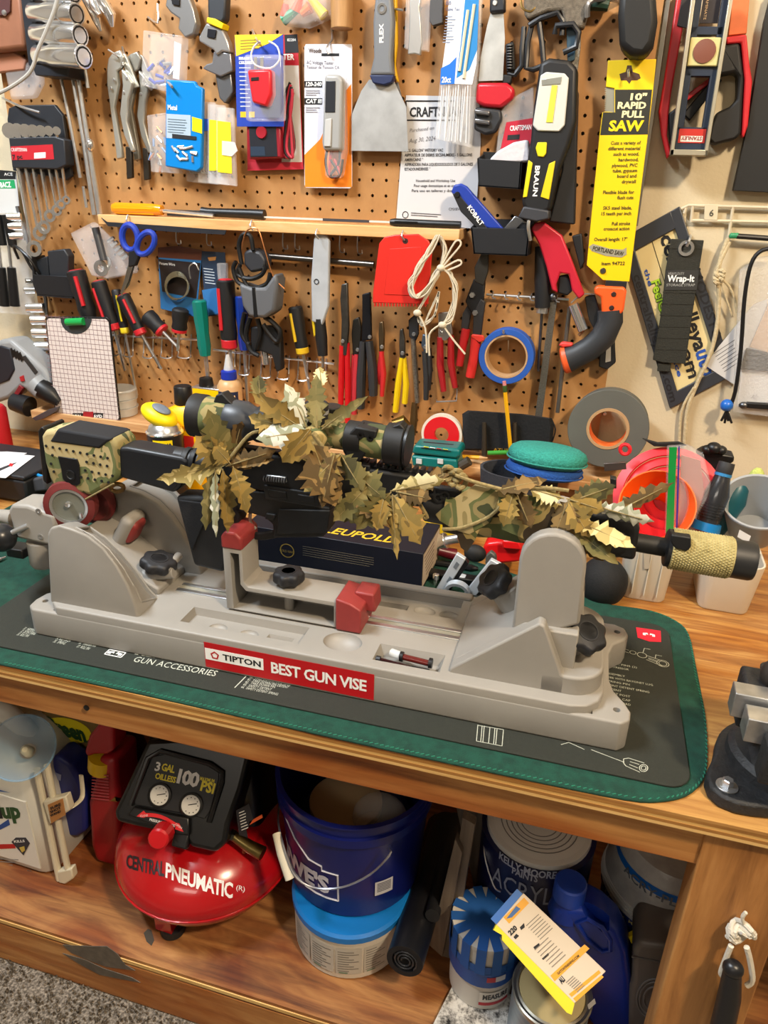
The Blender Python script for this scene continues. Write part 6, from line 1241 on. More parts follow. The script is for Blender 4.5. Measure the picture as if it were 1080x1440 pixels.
part('handle', B().tube([V3((h0_.x, -.9, SHELFZ+.45)), V3((h0_.x+.6, -.9, SHELFZ+.42)), V3((h1_.x-1, -.9, SHELFZ+.42)), V3((h1_.x, -.9, SHELFZ+.4))], [.34, .3, .34, .36], 12), BLACK, bs); part('blade', B().box2((h1_.x, -1.05, SHELFZ+.18), (W(556, 312, .9).x, -.8, SHELFZ+.3)), mt('c8c8c4', .4), bs); part('black_band', B().box2((W(455, 312, .9).x, -1.07, SHELFZ+.14), (W(520, 312, .9).x, -.78, SHELFZ+.32)), mt('34363c', .5), bs)
part('grey_sleeve', B().box2((W(232, 304, 1).x, -.7, SHELFZ+.05), (h0_.x+.3, -.4, SHELFZ+.5)), mt('2c2e30', .4), bs)
mp2 = thing('marker_pen', 'black marker pen lying at the right end of the wooden ledge', 'pen'); p0_, p1_ = W(549, 314, 1.7), W(648, 314, 1.7); part('barrel', B().tube([V3((p0_.x, -1.7, SHELFZ+.27)), V3((p0_.x+.3, -1.7, SHELFZ+.27)), V3((p1_.x, -1.7, SHELFZ+.27))], [.2, .26, .24], 12), BLACK, mp2); part('clip', B().box2((p0_.x+.4, -1.99, SHELFZ+.3), (p0_.x+2, -1.94, SHELFZ+.38)), BLACK, mp2)
solo('hacksaw_strip', slab([(142, 306), (150, 312), (240, 318), (318, 324), (316, 330), (240, 326), (152, 318)], 2.25, .08), mt('26282e', .4), 'thin black blade strip hanging under the front edge of the ledge', 'blade')
for x, y, s_ in ((180, 308, 'scissors'), (354, 316, 'cordless trimmer'), (446, 328, 'white knife sleeve'), (567, 330, 'red spreader')): hook([(x, y-6, 2.3), (x-2, y+2, 2.6), (x+2, y+8, 2.5)], 'small white cup hook on the wooden ledge holding the '+s_, .06)

for x, y, s_ in ((248, 318, 'left of the wire pack'), (291, 320, 'above the narrow blue pack'), (398, 325, 'left of the knife sleeve'), (415, 326, 'just left of the knife sleeve'), (478, 330, 'right of the knife sleeve'), (503, 332, 'left of the red spreader')): hook([(x, y, .5), (x, y+22, .6), (x+6, y+25, .9), (x+6, y+20, 1.2)], 'thin wire hook under the wooden ledge, '+s_, .05)
# ================================================================ lower row on the pegboard
RB = mt('121316', .55); RRED = mt('c2202a', .4)
def driver(label, a, c, r, shaft, d, hm, collar=None, stripe=None, cap=None, sr=.13, n=12, word=None):
    t = thing('screwdriver', label, 'screwdriver', 'screwdrivers hanging on the lower rail')
    A, C_ = W(*a, d), W(*c, d); ax = (C_-A).normalized(); L = (C_-A).length
    part('handle', B().lathe([(r*.8, 0), (r, .12), (r*1.0, L*.35), (r*.86, L*.6), (r*.95, L*.8), (r*.75, L)], A, ax, n), hm, t)
    part('shaft', B().cyl(C_-ax*.1, W(*shaft, d-.2), sr, 8), STEEL, t)
    if collar: part('collar', B().lathe([(r*.8, L*.86), (r*.92, L*.88), (r*.9, L*.99), (r*.6, L*1.02)], A, ax, n), collar, t)
    if cap: part('end_cap', B().lathe([(r*.55, -.06), (r*.84, .02), (r*.9, .16)], A, ax, n), cap, t)
    if stripe:
        s_ = V3((-1, 0, 0)) if stripe[0] < 0 else V3((1, 0, 0)); w_ = abs(stripe[0])
        side = (ax.cross(V3((0, -1, 0)))).normalized()*(1 if stripe[0] > 0 else -1)
        p0 = A+ax*(L*.12)+V3((0, -r*.86, 0))+side*r*.45; p1 = A+ax*(L*.72)+V3((0, -r*.86, 0))+side*r*.42
        part('accent_stripe', B().tube([p0, p1], r*.22, 6), stripe[1], t)
    if word:
        p0 = A+ax*(L*.2)+V3((0, -r*1.04, 0)); p1 = A+ax*(L*.62)+V3((0, -r*1.0, 0)); s_ = V3((0, -1, 0)).cross(ax)
        text(t, word, PRW, p1 if word else p0, p0-p1, (p0-p1).normalized().cross(V3((0, 1, 0)))*-.22, .02)
    return t
driver('thick black and red screwdriver in the cable bin, leftmost', (106, 380), (126, 448), .78, (132, 470), 1.6, RB, None, (-.3, RRED), RRED)
driver('black and red screwdriver just right of the cable bin', (138, 395), (161, 464), .62, (176, 521), 1.2, RB, RRED, (.3, RRED), RRED)
driver('slim black and yellow screwdriver behind the red tipped ones', (163, 407), (176, 468), .4, (193, 556), .9, RB, mt('d8c020', .4), (-.3, mt('d8c020', .4)), None, .1)
driver('black and red screwdriver tilted under the scissors', (172, 415), (199, 470), .58, (227, 519), 1.3, RB, RRED, (-.25, RRED), RRED)
driver('stubby black and red screwdriver leaning left', (206, 443), (229, 466), .68, (250, 488), 1.3, RB, RRED)
driver('stubby black and red screwdriver hanging straight', (254, 434), (252, 467), .66, (250, 493), 1.3, RB, RRED)
driver('teal handled screwdriver in the middle of the row', (280, 422), (289, 500), .58, (293, 536), 1.5, mt('0c7266', .3), None, None, None, .18, 8)
driver('large black and red screwdriver below the blue packets', (317, 393), (323, 489), .7, (329, 566), 1.4, RB, RRED, (.3, RRED), RRED, .17)
driver('clear blue screwdriver mostly hidden by the cordless trimmer', (338, 416), (344, 492), .5, (348, 566), 1.0, mt('1f3f9c', .15, coat=.5), None, None, None, .14, 8)
driver('black screwdriver with yellow flutes right of the trimmer', (415, 431), (426, 497), .55, (436, 550), 1.2, RB, mt('d8b020', .4), (.12, mt('d8b020', .4)), None, .13)
def rail(a, c, d, hooks, label):
    t = thing('hook_rail', label, 'rail'); part('bar', wrod([(*a, d), (*c, d)], .09, 8), STEEL, t)
    for x, y, w in hooks:
        part('wire_loop', B().tube(smooth_path([W(x, y-4, .1), W(x-1, y+22, d*.5), W(x-2, y+28, d+1.2), W(x+w*.5, y+30, d+1.4), W(x+w, y+28, d+1.2), W(x+w, y+22, d*.5), W(x+w+1, y-4, .1)], 3), .055, 6), STEEL, t)
rail((128, 470), (280, 478), .5, [(158, 470, 9), (176, 472, 11), (203, 474, 12), (228, 474, 14), (252, 474, 16)], 'left wire screwdriver rail with loops')
rail((300, 492), (470, 512), .5, [(318, 494, 12), (338, 498, 12), (368, 502, 12), (392, 504, 14), (420, 506, 12), (446, 508, 12)], 'right wire screwdriver rail with loops')
rail((684, 414), (800, 421), .5, [], 'short wire rail beside the tin snips')
for k in range(6): hook([(694+k*18, 410+k, .4), (692+k*18, 418+k, 1.0), (697+k*18, 420+k, 1.1)], ['first', 'second', 'third', 'fourth', 'fifth', 'sixth'][k]+' tiny hook from the left on the short wire rail', .05)
solo('steel_tube', wrod([(352, 358, .8), (526, 372, .8)], .22, 12), mt('6c6660', .3, .9), 'long steel tube hung level behind the trimmer and knife', 'tube')
# ---- scissors
scs = thing('scissors', 'blue and black handled scissors hanging from the ledge', 'scissors'); SB = mt('1c3aa4', .4)
def loop(parent, name, mat, c, rx, ry, rot, r, d): return part(name, B().tube([W(c[0]+rx*math.cos(a)*math.cos(rot)-ry*math.sin(a)*math.sin(rot), c[1]+rx*math.cos(a)*math.sin(rot)+ry*math.sin(a)*math.cos(rot), d) for a in [k*math.pi/9 for k in range(18)]], r, 8, closed=True), mat, parent)
loop(scs, 'finger_loop', SB, (183, 334), 11, 18, -.15, .24, 2.8); loop(scs, 'finger_loop', SB, (205, 342), 11, 17, .5, .22, 3.0)
sl(scs, 'black_grip', RB, [(180, 352), (190, 350), (196, 358), (190, 374), (180, 376)], 2.6, .4, .1); sl(scs, 'blade', mt('c0c2c6', .2, 1), [(180, 372), (187, 374), (180, 396), (171, 416), (169, 412), (175, 392)], 2.7, .1, .02); sl(scs, 'blade', mt('a4a6aa', .2, 1), [(183, 374), (189, 374), (182, 400), (173, 412)], 2.6, .08, .02)
# ---- zip bag with washers
zbg = thing('washer_bag', 'clear zip bag with washers tucked beside the wooden ledge', 'bag'); sl(zbg, 'film', CLEARB, [(98, 328), (130, 312), (190, 372), (190, 384), (150, 393), (128, 388)], .5, .5, .12); part('washer', B().lathe_closed([(.3, -.04), (.62, -.04), (.62, .04), (.3, .04)], W(142, 377, 1.05), (0.1, -1, 0), 24), STEEL, zbg); part('washer', B().lathe_closed([(.28, -.04), (.6, -.04), (.6, .04), (.28, .04)], W(148, 370, .9), (-.1, -1, .1), 24), STEEL, zbg); part('grey_tube', wrod([(134, 320, 1.1), (146, 366, 1.1)], .3, 12), mt('6c6e72', .35, .8), zbg)
for k in range(5): part('bolt', wrod([(152+k*5, 340+k*6, .8), (160+k*5, 334+k*6, .8)], .14, 6), STEEL, zbg)
# ---- blue packs
wp = thing('wire_pack', 'blue card pack with a coil of picture wire', 'pack'); sl(wp, 'card', mt('2a6aa4', .5), [(222, 348), (250, 346), (284, 352), (276, 446), (226, 434)], .4, .06, 0); pr(wp, 'brown_header', mt('5a3428', .5), [(222, 348), (250, 346), (284, 352), (283, 366), (222, 362)], .46); pr(wp, 'dark_panel', mt('241c1c', .5), [(223, 364), (282, 370), (276, 420), (228, 410)], .462); wtext(wp, 'Picture Wire', PRW, (224, 372), (246, 374), 4, .49)
for k in range(7): part('wire_coil', B().tube([W(248+16*math.cos(a)+k*.3, 402+(20-k*.7)*math.sin(a)+k*.4, .62+.07*k) for a in [q*math.pi/10 for q in range(20)]], .05, 5, closed=True), mt('c8c2a8', .25, .9), wp)
part('wire_tail', B().tube(smooth_path([W(*p) for p in ((268, 392, .9), (266, 376, 1), (274, 370, 1), (280, 380, .9))], 4), .05, 5), STEEL, wp)
wp2 = thing('hanger_pack', 'narrow blue and navy carded pack of hangers', 'pack'); sl(wp2, 'card', mt('22344c', .5), [(282, 353), (316, 355), (322, 440), (290, 446)], .4, .06, 0); pr(wp2, 'blue_foot', mt('2f70ac', .5), [(284, 408), (319, 402), (322, 438), (290, 444)], .46); sl(wp2, 'hang_hole', mt('b08048', .6), [(292, 362), (304, 361), (303, 366), (294, 367)], .46, .01, 0); lines(wp2, mt('b8c4d0', .6), (286, 378), (302, 380), 6, (.5, 4), .48); sl(wp2, 'blister', CLEAR, [(304, 370), (318, 370), (318, 400), (306, 400)], .46, .4, .1)
# ---- cordless trimmer
ctm = thing('cordless_trimmer', 'grey and black corded rotary tool hanging from the ledge', 'power tool')
sl(ctm, 'grey_body', mt('5c5e62', .5), [(335, 398), (352, 404), (372, 404), (386, 384), (390, 396), (386, 438), (372, 448), (350, 446), (340, 430)], 1.4, 1.6, .25, seg=3); sl(ctm, 'body_seam', BLACK, [(354, 404), (358, 404), (362, 446), (357, 447)], 2.95, .1, .02)
sl(ctm, 'plug_head', mt('2c2e33', .5), [(342, 354), (352, 350), (366, 354), (374, 366), (372, 380), (352, 384), (342, 372)], 1.5, 1.2, .2); part('screw', B().lathe([(.16, 0), (.12, .06)], W(372, 378, 2.75), (0, -1, 0), 12), STEEL, ctm)
for pts in ([(340, 372), (336, 345), (342, 330), (352, 332), (356, 352)], [(332, 368), (328, 378), (334, 396), (346, 402)], [(338, 372), (334, 386), (352, 392), (368, 386), (374, 374)], [(336, 376), (350, 404), (374, 400), (380, 384)]): part('cord_loop', B().tube(smooth_path([W(x, y, 2.7) for x, y in pts], 4), .17, 8), BLACK, ctm)
for pts in ([(352, 446), (346, 470), (352, 492), (364, 500)], [(372, 446), (382, 452), (394, 466), (390, 480), (378, 468), (370, 456)], [(362, 448), (366, 468), (360, 490)], [(344, 440), (340, 468), (350, 484)]): part('cord_loop', B().tube(smooth_path([W(x, y, 2.0) for x, y in pts], 4), .2, 8), BLACK, ctm)
sl(ctm, 'black_base', RB, [(352, 460), (384, 458), (394, 476), (396, 520), (388, 524), (382, 500), (366, 494), (352, 496)], 1.2, .7, .12); part('base_bolt', B().lathe([(.24, 0), (.2, .1)], W(387, 479, 1.95), (0, -1, 0), 14), DSTEEL, ctm); part('chrome_bit', wrod([(372, 490, 1.4), (374, 512, 1.4)], .34, 12), CHROME, ctm); part('copper_wire', B().tube(smooth_path([W(*p) for p in ((340, 350, 2.8), (346, 326, 2.9), (362, 322, 2.9), (372, 350, 2.9), (384, 388, 2.8), (400, 406, 2.6))], 4), .05, 5), mt('b87a4c', .3, .8), ctm)
# ---- sleeved knife
skf = thing('drywall_knife', 'black handled knife in a worn white paper sleeve', 'knife'); sl(skf, 'paper_sleeve', mt('a4a8ac', .7, n=.1, sc_=30), [(441, 336), (444, 326), (458, 330), (463, 338), (462, 430), (453, 458), (438, 452), (437, 392)], 1.6, .35, .1); sl(skf, 'yellow_edge', mt('d8b41c', .4), [(438, 450), (441, 452), (446, 470), (441, 474)], 1.4, .3, .05); part('handle', wrod([(450, 448, 1.6), (452, 475, 1.6), (454, 500, 1.6)], [.4, .46, .38], 12), RB, skf); part('tang', wrod([(454, 500, 1.5), (454, 516, 1.4)], .14, 8), STEEL, skf); part('logo_dot', B().lathe_closed([(.14, 0), (.2, 0), (.2, .02), (.14, .02)], W(445, 396, 1.97), (0, -1, 0), 16), mt('2c3038', .6), skf)
# ---- pliers
def pliers(label, head, hm, h1, h2, d, hr, m2, group='pliers along the lower row', r2=None):
    t = thing('pliers', label, 'pliers', group); sl(t, 'head', hm, head, d, .35, .06)
    part('handle', wrod([(x, y, d+.2) for x, y in h1], hr, 10, flat=.8), m2, t)
    if h2: part('handle', wrod([(x, y, d+.05) for x, y in h2], r2 or hr, 10, flat=.8), m2, t)
    cx = sum(p[0] for p in head)/len(head); yb = max(p[1] for p in head); part('pivot', B().lathe([(.16, 0), (.12, .1)], W(h1[0][0]+1, h1[0][1]-6, d+.36), (0, -1, 0), 10), STEEL, t); return t
HD = mt('5c5a56', .4, .9, n=.15)
pliers('long red channel pliers, leftmost of the pliers', [(480, 400), (488, 398), (489, 430), (490, 458), (487, 500), (479, 500), (480, 450), (478, 420)], HD, [(481, 486), (480, 530), (479, 586)], [(488, 482), (489, 540), (489, 598)], 1.4, [.26, .3, .26], mt('c0161e', .35))
pliers('red handled lineman pliers, second from the left', [(496, 450), (504, 446), (508, 462), (506, 498), (496, 500), (494, 470)], mt('35332f', .5, .8), [(502, 498), (500, 540), (498, 582)], [(498, 498), (497, 540), (494, 578)], 1.0, [.26, .34, .28], mt('b8303a', .4))
pliers('black handled end nippers in the middle of the pliers', [(509, 414), (520, 411), (521, 440), (522, 478), (508, 480), (509, 450)], mt('26262a', .5, .8), [(519, 480), (524, 520), (525, 556)], [(511, 480), (508, 530), (507, 574)], 1.2, [.34, .46, .4], mt('26282c', .6))
pliers('small red handled pliers right of the black nippers', [(533, 454), (538, 452), (540, 470), (539, 494), (533, 495), (532, 470)], mt('6a5a44', .4, .9), [(536, 494), (539, 525), (537, 557)], [(537, 494), (534, 520), (535, 540)], 1.0, [.22, .3, .2], mt('c42a2e', .35))
pliers('yellow handled pliers hanging point-up under the red spreader', [(562, 464), (566, 462), (569, 480), (569, 504), (562, 505), (561, 486)], HD, [(565, 503), (560, 540), (556, 579)], [(568, 503), (571, 540), (569, 567)], 1.1, [.22, .3, .28], mt('e0c010', .4))
pliers('wire stripper with knurled steel handle', [(574, 450), (588, 438), (588, 470), (584, 480), (575, 474)], mt('1e2024', .5), [(581, 476), (584, 520), (587, 566)], None, 1.0, [.24, .26, .24], mt('9a9894', .35, .9, n=.3, sc_=300))
pliers('slim black handled cutters under the white cord', [(594, 470), (602, 472), (604, 490), (597, 496), (592, 486)], mt('5a6878', .4, .7), [(597, 494), (600, 530), (599, 562)], [(603, 490), (604, 520), (602, 548)], 1.1, [.24, .3, .24], mt('222428', .6))
pliers('dark red handled pliers hanging under the white cord', [(616, 440), (632, 438), (636, 470), (626, 480), (616, 476)], STEEL, [(619, 474), (619, 512), (624, 550)], [(634, 472), (634, 510), (640, 545)], 1.0, [.28, .34, .26], mt('a01c24', .4))
solo('wire_bracket', B().tube([W(*p) for p in ((614, 562, .3), (614, 565, 1.2), (642, 564, 1.2), (643, 547, .3))], .06, 6), STEEL, 'small U-shaped steel bracket under the dark red pliers', 'bracket')
# ---- red spreader, white cord
sp_ = thing('spreader', 'red plastic spreader hanging from the wooden ledge', 'spreader'); sl(sp_, 'blade', mt('d22a20', .4), [(524, 426), (524, 412), (533, 342), (541, 333), (556, 330), (588, 329), (602, 338), (608, 348), (602, 428)], 2.3, .14, .06); sl(sp_, 'raised_panel', mt('d22a20', .4), [(540, 414), (548, 350), (592, 347), (590, 416)], 2.44, .04, .03); sl(sp_, 'hang_hole', mt('30100c', .6), arc((570, 339), 4, 0, 360, 11)[:-1], 2.44, .01, 0)
for k in range(18): sl(sp_, 'comb_tooth', mt('c4241c', .4), [(526+k*4.2, 423), (528+k*4.2, 423), (528+k*4.2, 431), (526+k*4.2, 431)], 2.3, .12, 0)
cdb = thing('white_cord_hank', 'tied hank of thin white cord hanging over the red spreader', 'cord'); CW = mt('cfc4ac', .8); random.seed(4)
for k in range(11):
    j = lambda s=3: random.uniform(-s, s)
    pts = [(616+j(), 332+j(2)), (604+j(), 352+j()), (588+j(4), 378+j(4)), (577+j(4), 402+j(4)), (582+j(4), 418+j(3)), (598+j(4), 412+j(4)), (612+j(4), 388+j(4)), (619+j(2), 374+j(2))]
    part('cord_strand', B().tube(smooth_path([W(x, y, 2.7+.05*k) for x, y in pts], 4), .06, 5), CW, cdb)
for k in range(7):
    pts = [(618+j(), 332), (626+j(3), 350+j(3)), (622+j(2), 376), (632+j(4), 384), (640+j(4), 410+j(5)), (634+j(4), 446+j(4)), (622+j(), 456+j(3))]; part('cord_strand', B().tube(smooth_path([W(x, y, 2.75+.05*k) for x, y in pts], 4), .06, 5), CW, cdb)
for k in range(5):
    pts = [(617+j(2), 380), (606+j(3), 404+j(4)), (590+j(3), 434), (587, 440), (594+j(3), 458+j(3)), (608+j(4), 440+j(4)), (616+j(2), 410)]; part('cord_strand', B().tube(smooth_path([W(x, y, 2.9) for x, y in pts], 4), .06, 5), CW, cdb)
for pts in ([(620, 376), (640, 340), (648, 344), (630, 366), (622, 376)], [(622, 378), (644, 366), (648, 372), (630, 380)], [(622, 456), (636, 476), (654, 498)], [(587, 440), (598, 462), (600, 496)], [(620, 456), (604, 470), (604, 500)]): part('cord_end', B().tube(smooth_path([W(x, y, 3.1) for x, y in pts], 4), .07, 5), CW, cdb)
for x, y in ((620, 377), (587, 440), (622, 457)): part('cord_knot', B().ball(W(x, y, 3.1), .3, (1, .7, .8), 10, 7), CW, cdb)
# ---- tin snips, blue tape
ts = thing('tin_snips', 'red handled tin snips hanging left of the blue tape', 'snips'); sl(ts, 'blade', mt('4a4844', .4, .8), [(667, 376), (679, 352), (687, 356), (686, 382), (680, 402), (668, 396)], 1.2, .3, .05); sl(ts, 'linkage', mt('28282a', .5, .6), [(666, 392), (682, 396), (678, 440), (668, 446), (660, 436), (654, 424)], 1.0, .45, .08)
for x, y in ((664, 415), (668, 440)): part('bolt', B().lathe([(.22, 0), (.18, .1)], W(x, y, 1.5), (0, -1, 0), 6), STEEL, ts)
sl(ts, 'shank', mt('242426', .5), [(676, 420), (682, 425), (676, 472), (664, 474), (666, 440)], 1.1, .4, .06); sl(ts, 'shank', mt('242426', .5), [(660, 424), (664, 436), (658, 464), (648, 462), (650, 442)], .8, .4, .06)
part('red_handle', wrod([(670, 472, 1.3), (667, 500, 1.3), (661, 530, 1.3)], [.38, .36, .34], 12), mt('cc2c28', .4), ts); part('red_handle', wrod([(656, 462, 1.0), (650, 490, 1.0), (646, 514, 1.0)], [.34, .3, .26], 12), mt('b02024', .4), ts); sl(ts, 'latch', mt('d0382c', .4), [(662, 474), (664, 470), (680, 472), (681, 479), (674, 482)], 1.5, .2, .06)
bt = thing('painters_tape', 'roll of blue painters tape hanging on the pegboard', 'tape roll'); bc1 = W(713, 500, 1.1); br1 = (W(752, 500, 1.1)-bc1).length; part('tape_coil', B().lathe_closed([(br1*.78, -.5), (br1, -.5), (br1, .5), (br1*.78, .5)], bc1, (0, -1, 0), 48), mt('1f52a8', .6), bt, bev=.03); part('core', B().lathe_closed([(br1*.72, -.5), (br1*.78, -.5), (br1*.78, .51), (br1*.72, .51)], bc1, (0, -1, 0), 48), mt('b5916a', .7), bt)
hook([(709, 462, .1), (708, 468, 2.0), (708, 464, 2.2)], 'chrome peg hook carrying the blue tape', .09); hook([(715, 478, .9), (715, 494, .1)], 'thin peg hook wire inside the blue tape ring', .05)
# ---- jab saw, files
js = thing('pull_handle_saw', 'red and black folding saw hanging from the lower bin', 'saw'); sl(js, 'red_frame', mt('bc1e34', .4), [(746, 322), (753, 313), (764, 312), (790, 331), (804, 366), (822, 414), (814, 421), (804, 408), (800, 386), (788, 384), (782, 400), (784, 412), (776, 408), (768, 374), (758, 344)], 1.2, .5, .1); sl(js, 'black_insert', RB, [(786, 388), (798, 386), (806, 408), (798, 416), (784, 412)], .9, .5, .1); sl(js, 'dark_sleeve', RB, [(804, 332), (818, 328), (822, 368), (816, 380)], .5, .5, .08)
f1 = thing('hand_file', 'thin round file with black handle left of the red saw', 'file'); part('handle', wrod([(763, 346, .9), (764, 390, .9), (763, 432, .9)], [.5, .6, .52], 14), RB, f1); part('ferrule', wrod([(763, 432, .9), (762, 440, .9)], .4, 12), STEEL, f1); part('blade', wrod([(762, 440, .9), (757, 522, .7)], .1, 8), DSTEEL, f1)
solo('flat_file', slab([(774, 424), (783, 424), (762, 588), (752, 588)], .7, .2), mt('6a665e', .5, .7, n=.2, sc_=400), 'long flat grey file right of the blue tape', 'file'); solo('round_file', wrod([(801, 432, .6), (784, 580, .6)], .15, 8), mt('7c7872', .4, .8), 'thin round steel rod file near the pull saw handle', 'file')
solo('file_clip', B().ball(W(777, 418, .9), .3, (1, .8, 1), 10, 8), DSTEEL, 'small steel clip at the top of the flat file', 'clip')
bl_ = thing('ball_joint_tool', 'chrome cylinder tool leaning beside the pull saw handle', 'tool'); part('barrel', wrod([(806, 428, 1.2), (820, 464, 1.2)], .34, 14), CHROME, bl_); part('tip', wrod([(820, 464, 1.2), (814, 472, 1.2)], [.14, .1], 8), mt('a07a5c', .4, .8), bl_); part('wire', B().tube(smooth_path([W(*p) for p in ((803, 426, 1.2), (818, 414, 1.2), (836, 414, 1.0))], 4), .05, 5), STEEL, bl_)
mp3 = thing('multi_plier', 'black multi-plier hanging behind the pull saw grip', 'pliers'); sl(mp3, 'black_handle', RB, [(822, 418), (836, 414), (850, 460), (864, 466), (866, 510), (854, 520), (842, 516), (844, 480), (828, 450)], .5, .5, .08); sl(mp3, 'grey_insert', mt('9a968e', .5), [(853, 480), (859, 478), (859, 508), (851, 510)], 1.0, .05, .02)
# ---- pull saw with yellow card
ps = thing('pull_saw', 'pull saw with yellow card sleeve and orange-black handle', 'saw')
card = [(855, 85), (923, 83), (917, 140), (911, 190), (885, 396), (848, 394), (825, 373), (835, 270), (843, 190), (847, 158), (853, 157), (864, 158), (864, 124), (852, 122)]
sl(ps, 'card', mt('eecb08', .42), card, 1.0, .12, .02); sl(ps, 'steel_blade', mt('a8a89c', .4, .8), [(853, 118), (866, 118), (866, 160), (851, 160)], .95, .06, 0)
for k in range(13): sl(ps, 'saw_tooth', mt('b8b4a0', .4, .8), [(853-k*.05, 123+k*2.7), (850-k*.05, 124.4+k*2.7), (853-k*.05, 125.4+k*2.7)], .96, .05, 0)
pr(ps, 'black_panel', mt('26261f', .5), [(865, 126), (917, 126), (911, 189), (844, 190), (848, 158), (865, 158)], 1.12); sl(ps, 'hang_hole', mt('4c3020', .7), [(871, 104), (880, 101), (882, 92), (888, 92), (890, 101), (899, 104), (901, 110), (896, 113), (888, 113), (885, 118), (881, 113), (873, 113)], 1.12, .01, 0)
cy = mt('f0e6b0', .5); DK = mt('2c2810', .6)
for s, x0, x1, y, h, m in (('10"', 886, 909, 140.5, 9, cy), ('RAPID', 868, 908, 152.6, 9, cy), ('PULL', 874, 905.6, 165, 9, cy), ('SAW', 855.4, 904, 183.8, 14, mt('f0d010', .45))): wtext(ps, s, m, (x0, y), (x1, y), h, 1.15, bold=.04)
for s, x0, x1, y in (('Cuts a variety of', 858.8, 901, 203.4), ('different material', 855, 900, 211.3), ('such as wood,', 862.5, 898.5, 219), ('hardwood,', 869.6, 897.8, 226.9), ('plywood, PVC', 860.6, 896.3, 235), ('tube, gypsum', 861.2, 895.7, 242.3), ('board and', 867.8, 894.8, 250), ('drywall', 874.1, 894, 257.8), ('Flexible blade for', 847.9, 891.6, 272.8), ('flush cuts', 867.8, 890.6, 280.3), ('SK5 steel blade,', 848, 888.4, 294.8), ('15 teeth per inch', 845.6, 887.4, 302.8), ('Pull stroke', 860.3, 886, 316.9), ('crosscut action', 848.8, 885, 324), ('Overall length: 17"', 835.4, 882, 339), ('Item 94722', 846, 878.5, 373)): wtext(ps, s, DK, (x0, y), (x1, y-.5), 4.8, 1.15, bold=.015)
pr(ps, 'banner', mt('9a9680', .5), [(828, 347), (834, 343), (858, 350), (876, 351), (881, 348), (881, 358), (874, 362), (852, 360), (832, 353)], 1.13); wtext(ps, 'PORTLAND SAW', DK, (833, 352), (876, 360), 6, 1.16, bold=.02)
part('rivet', B().lathe([(.2, 0), (.15, .08)], W(848, 381, 1.14), (0, -1, 0), 12), DSTEEL, ps); sl(ps, 'black_shank', RB, [(852, 394), (882, 396), (880, 408), (850, 406)], .95, .3, .04)
sl(ps, 'orange_grip', mt('ee5c20', .45), [(835, 406), (840, 402), (878, 404), (881, 410), (877, 438), (868, 446), (846, 442), (845, 418), (836, 414)], .7, .85, .2, seg=3)
for x, y in ((863, 414), (860, 433)): part('grip_bolt', B().lathe([(.17, 0), (.12, .06)], W(x, y, 1.56), (0, -1, 0), 12), mt('2c1c18', .5), ps)
part('rubber_grip', B().loft([[W(x, y, 1.12)+V3((r*math.cos(a)*math.cos(t), -r*.8*math.sin(a), r*math.cos(a)*math.sin(t))) for a in [q*.3927 for q in range(16)]] for x, y, r, t in ((858, 436, .82, .15), (858, 452, .84, .0), (848, 474, .86, -.45), (830, 490, .84, -.8), (812, 500, .82, -1.05), (798, 506, .92, -1.15))]), mt('2c2f34', .5), ps, smooth=60)
part('orange_rim', B().loft([[W(x, y, 1.12)+V3((r*math.cos(a)*math.cos(t), -r*.8*math.sin(a), r*math.cos(a)*math.sin(t))) for a in [q*.3927 for q in range(16)]] for x, y, r, t in ((799, 505, .95, -1.15), (793, 507, .96, -1.2), (791, 508, .85, -1.2))]), mt('e65a28', .45), ps); sl(ps, 'red_spur', mt('d8403c', .45), [(785, 486), (790, 481), (806, 483), (804, 488), (792, 489)], .9, .5, .1)
hook([(885, 96, .1), (884, 100, 1.6), (884, 108, 1.7)], 'steel hook through the yellow saw card', .08)
# ================================================================ right part of the wall (drywall)
DW = -.8+.02                    # depth of the drywall face behind the pegboard front
lv = thing('spirit_level', 'dark blue aluminium spirit level hanging on the right wall', 'level')
LV1 = [(974, -14), (1033, -14), (995, 219), (942, 218)]
def lvp(u, v):                  # u across 0..1, v down 0..1 on the level's face
    a = (974+(1033-974)*u, -14); c = (942+(995-942)*u, 218+u); return (a[0]+(c[0]-a[0])*v, a[1]+(c[1]-a[1])*v)
def lq(u0, u1, v0, v1): return [lvp(u0, v0), lvp(u1, v0), lvp(u1, v1), lvp(u0, v1)]
for u0, u1 in ((0, .1), (.9, 1)): sl(lv, 'edge_rail', mt('b9b29c', .35, .6), lq(u0, u1, 0, 1), (.35), 1.15, .03)
for v0, v1 in ((.22, .27), (.46, .52), (.83, .965)): sl(lv, 'web', mt('18263a', .45), lq(.1, .9, v0, v1), .5, .6, .02)
for u0, u1 in ((.1, .26), (.74, .9)): sl(lv, 'web', mt('18263a', .45), lq(u0, u1, 0, .85), .5, .6, .02)
sl(lv, 'end_rail', mt('b9b29c', .35, .6), lq(0, 1, .965, 1), (.35), 1.15, .03); sl(lv, 'vial_block', mt('c9bf82', .4), lq(.12, .88, .285, .46), .6, .7, .06); part('vial', B().lathe([(.62, 0), (.6, .06), (.3, .08)], W(*lvp(.5, .37), 1.31), (0, -1, 0), 22), mt('7a4a3c', .3), lv)
lbl = sl(lv, 'maker_label', mt('b8281e', .45), lq(.16, .86, .84, .925), 1.11, .02, 0); a_, c_ = lvp(.80, .885), lvp(.22, .885); pr(lv, 'label_strip', mt('d8d0c4', .5), lq(.22, .8, .882, .918), 1.13)
wtext(lv, 'STANLEY', mt('8a1c18', .5), lvp(.78, .886), lvp(.24, .886), 5, 1.16, bold=.02); wtext(lv, 'M287', mt('e8d8cc', .5), lvp(.7, .85), lvp(.4, .85), 4, .56)
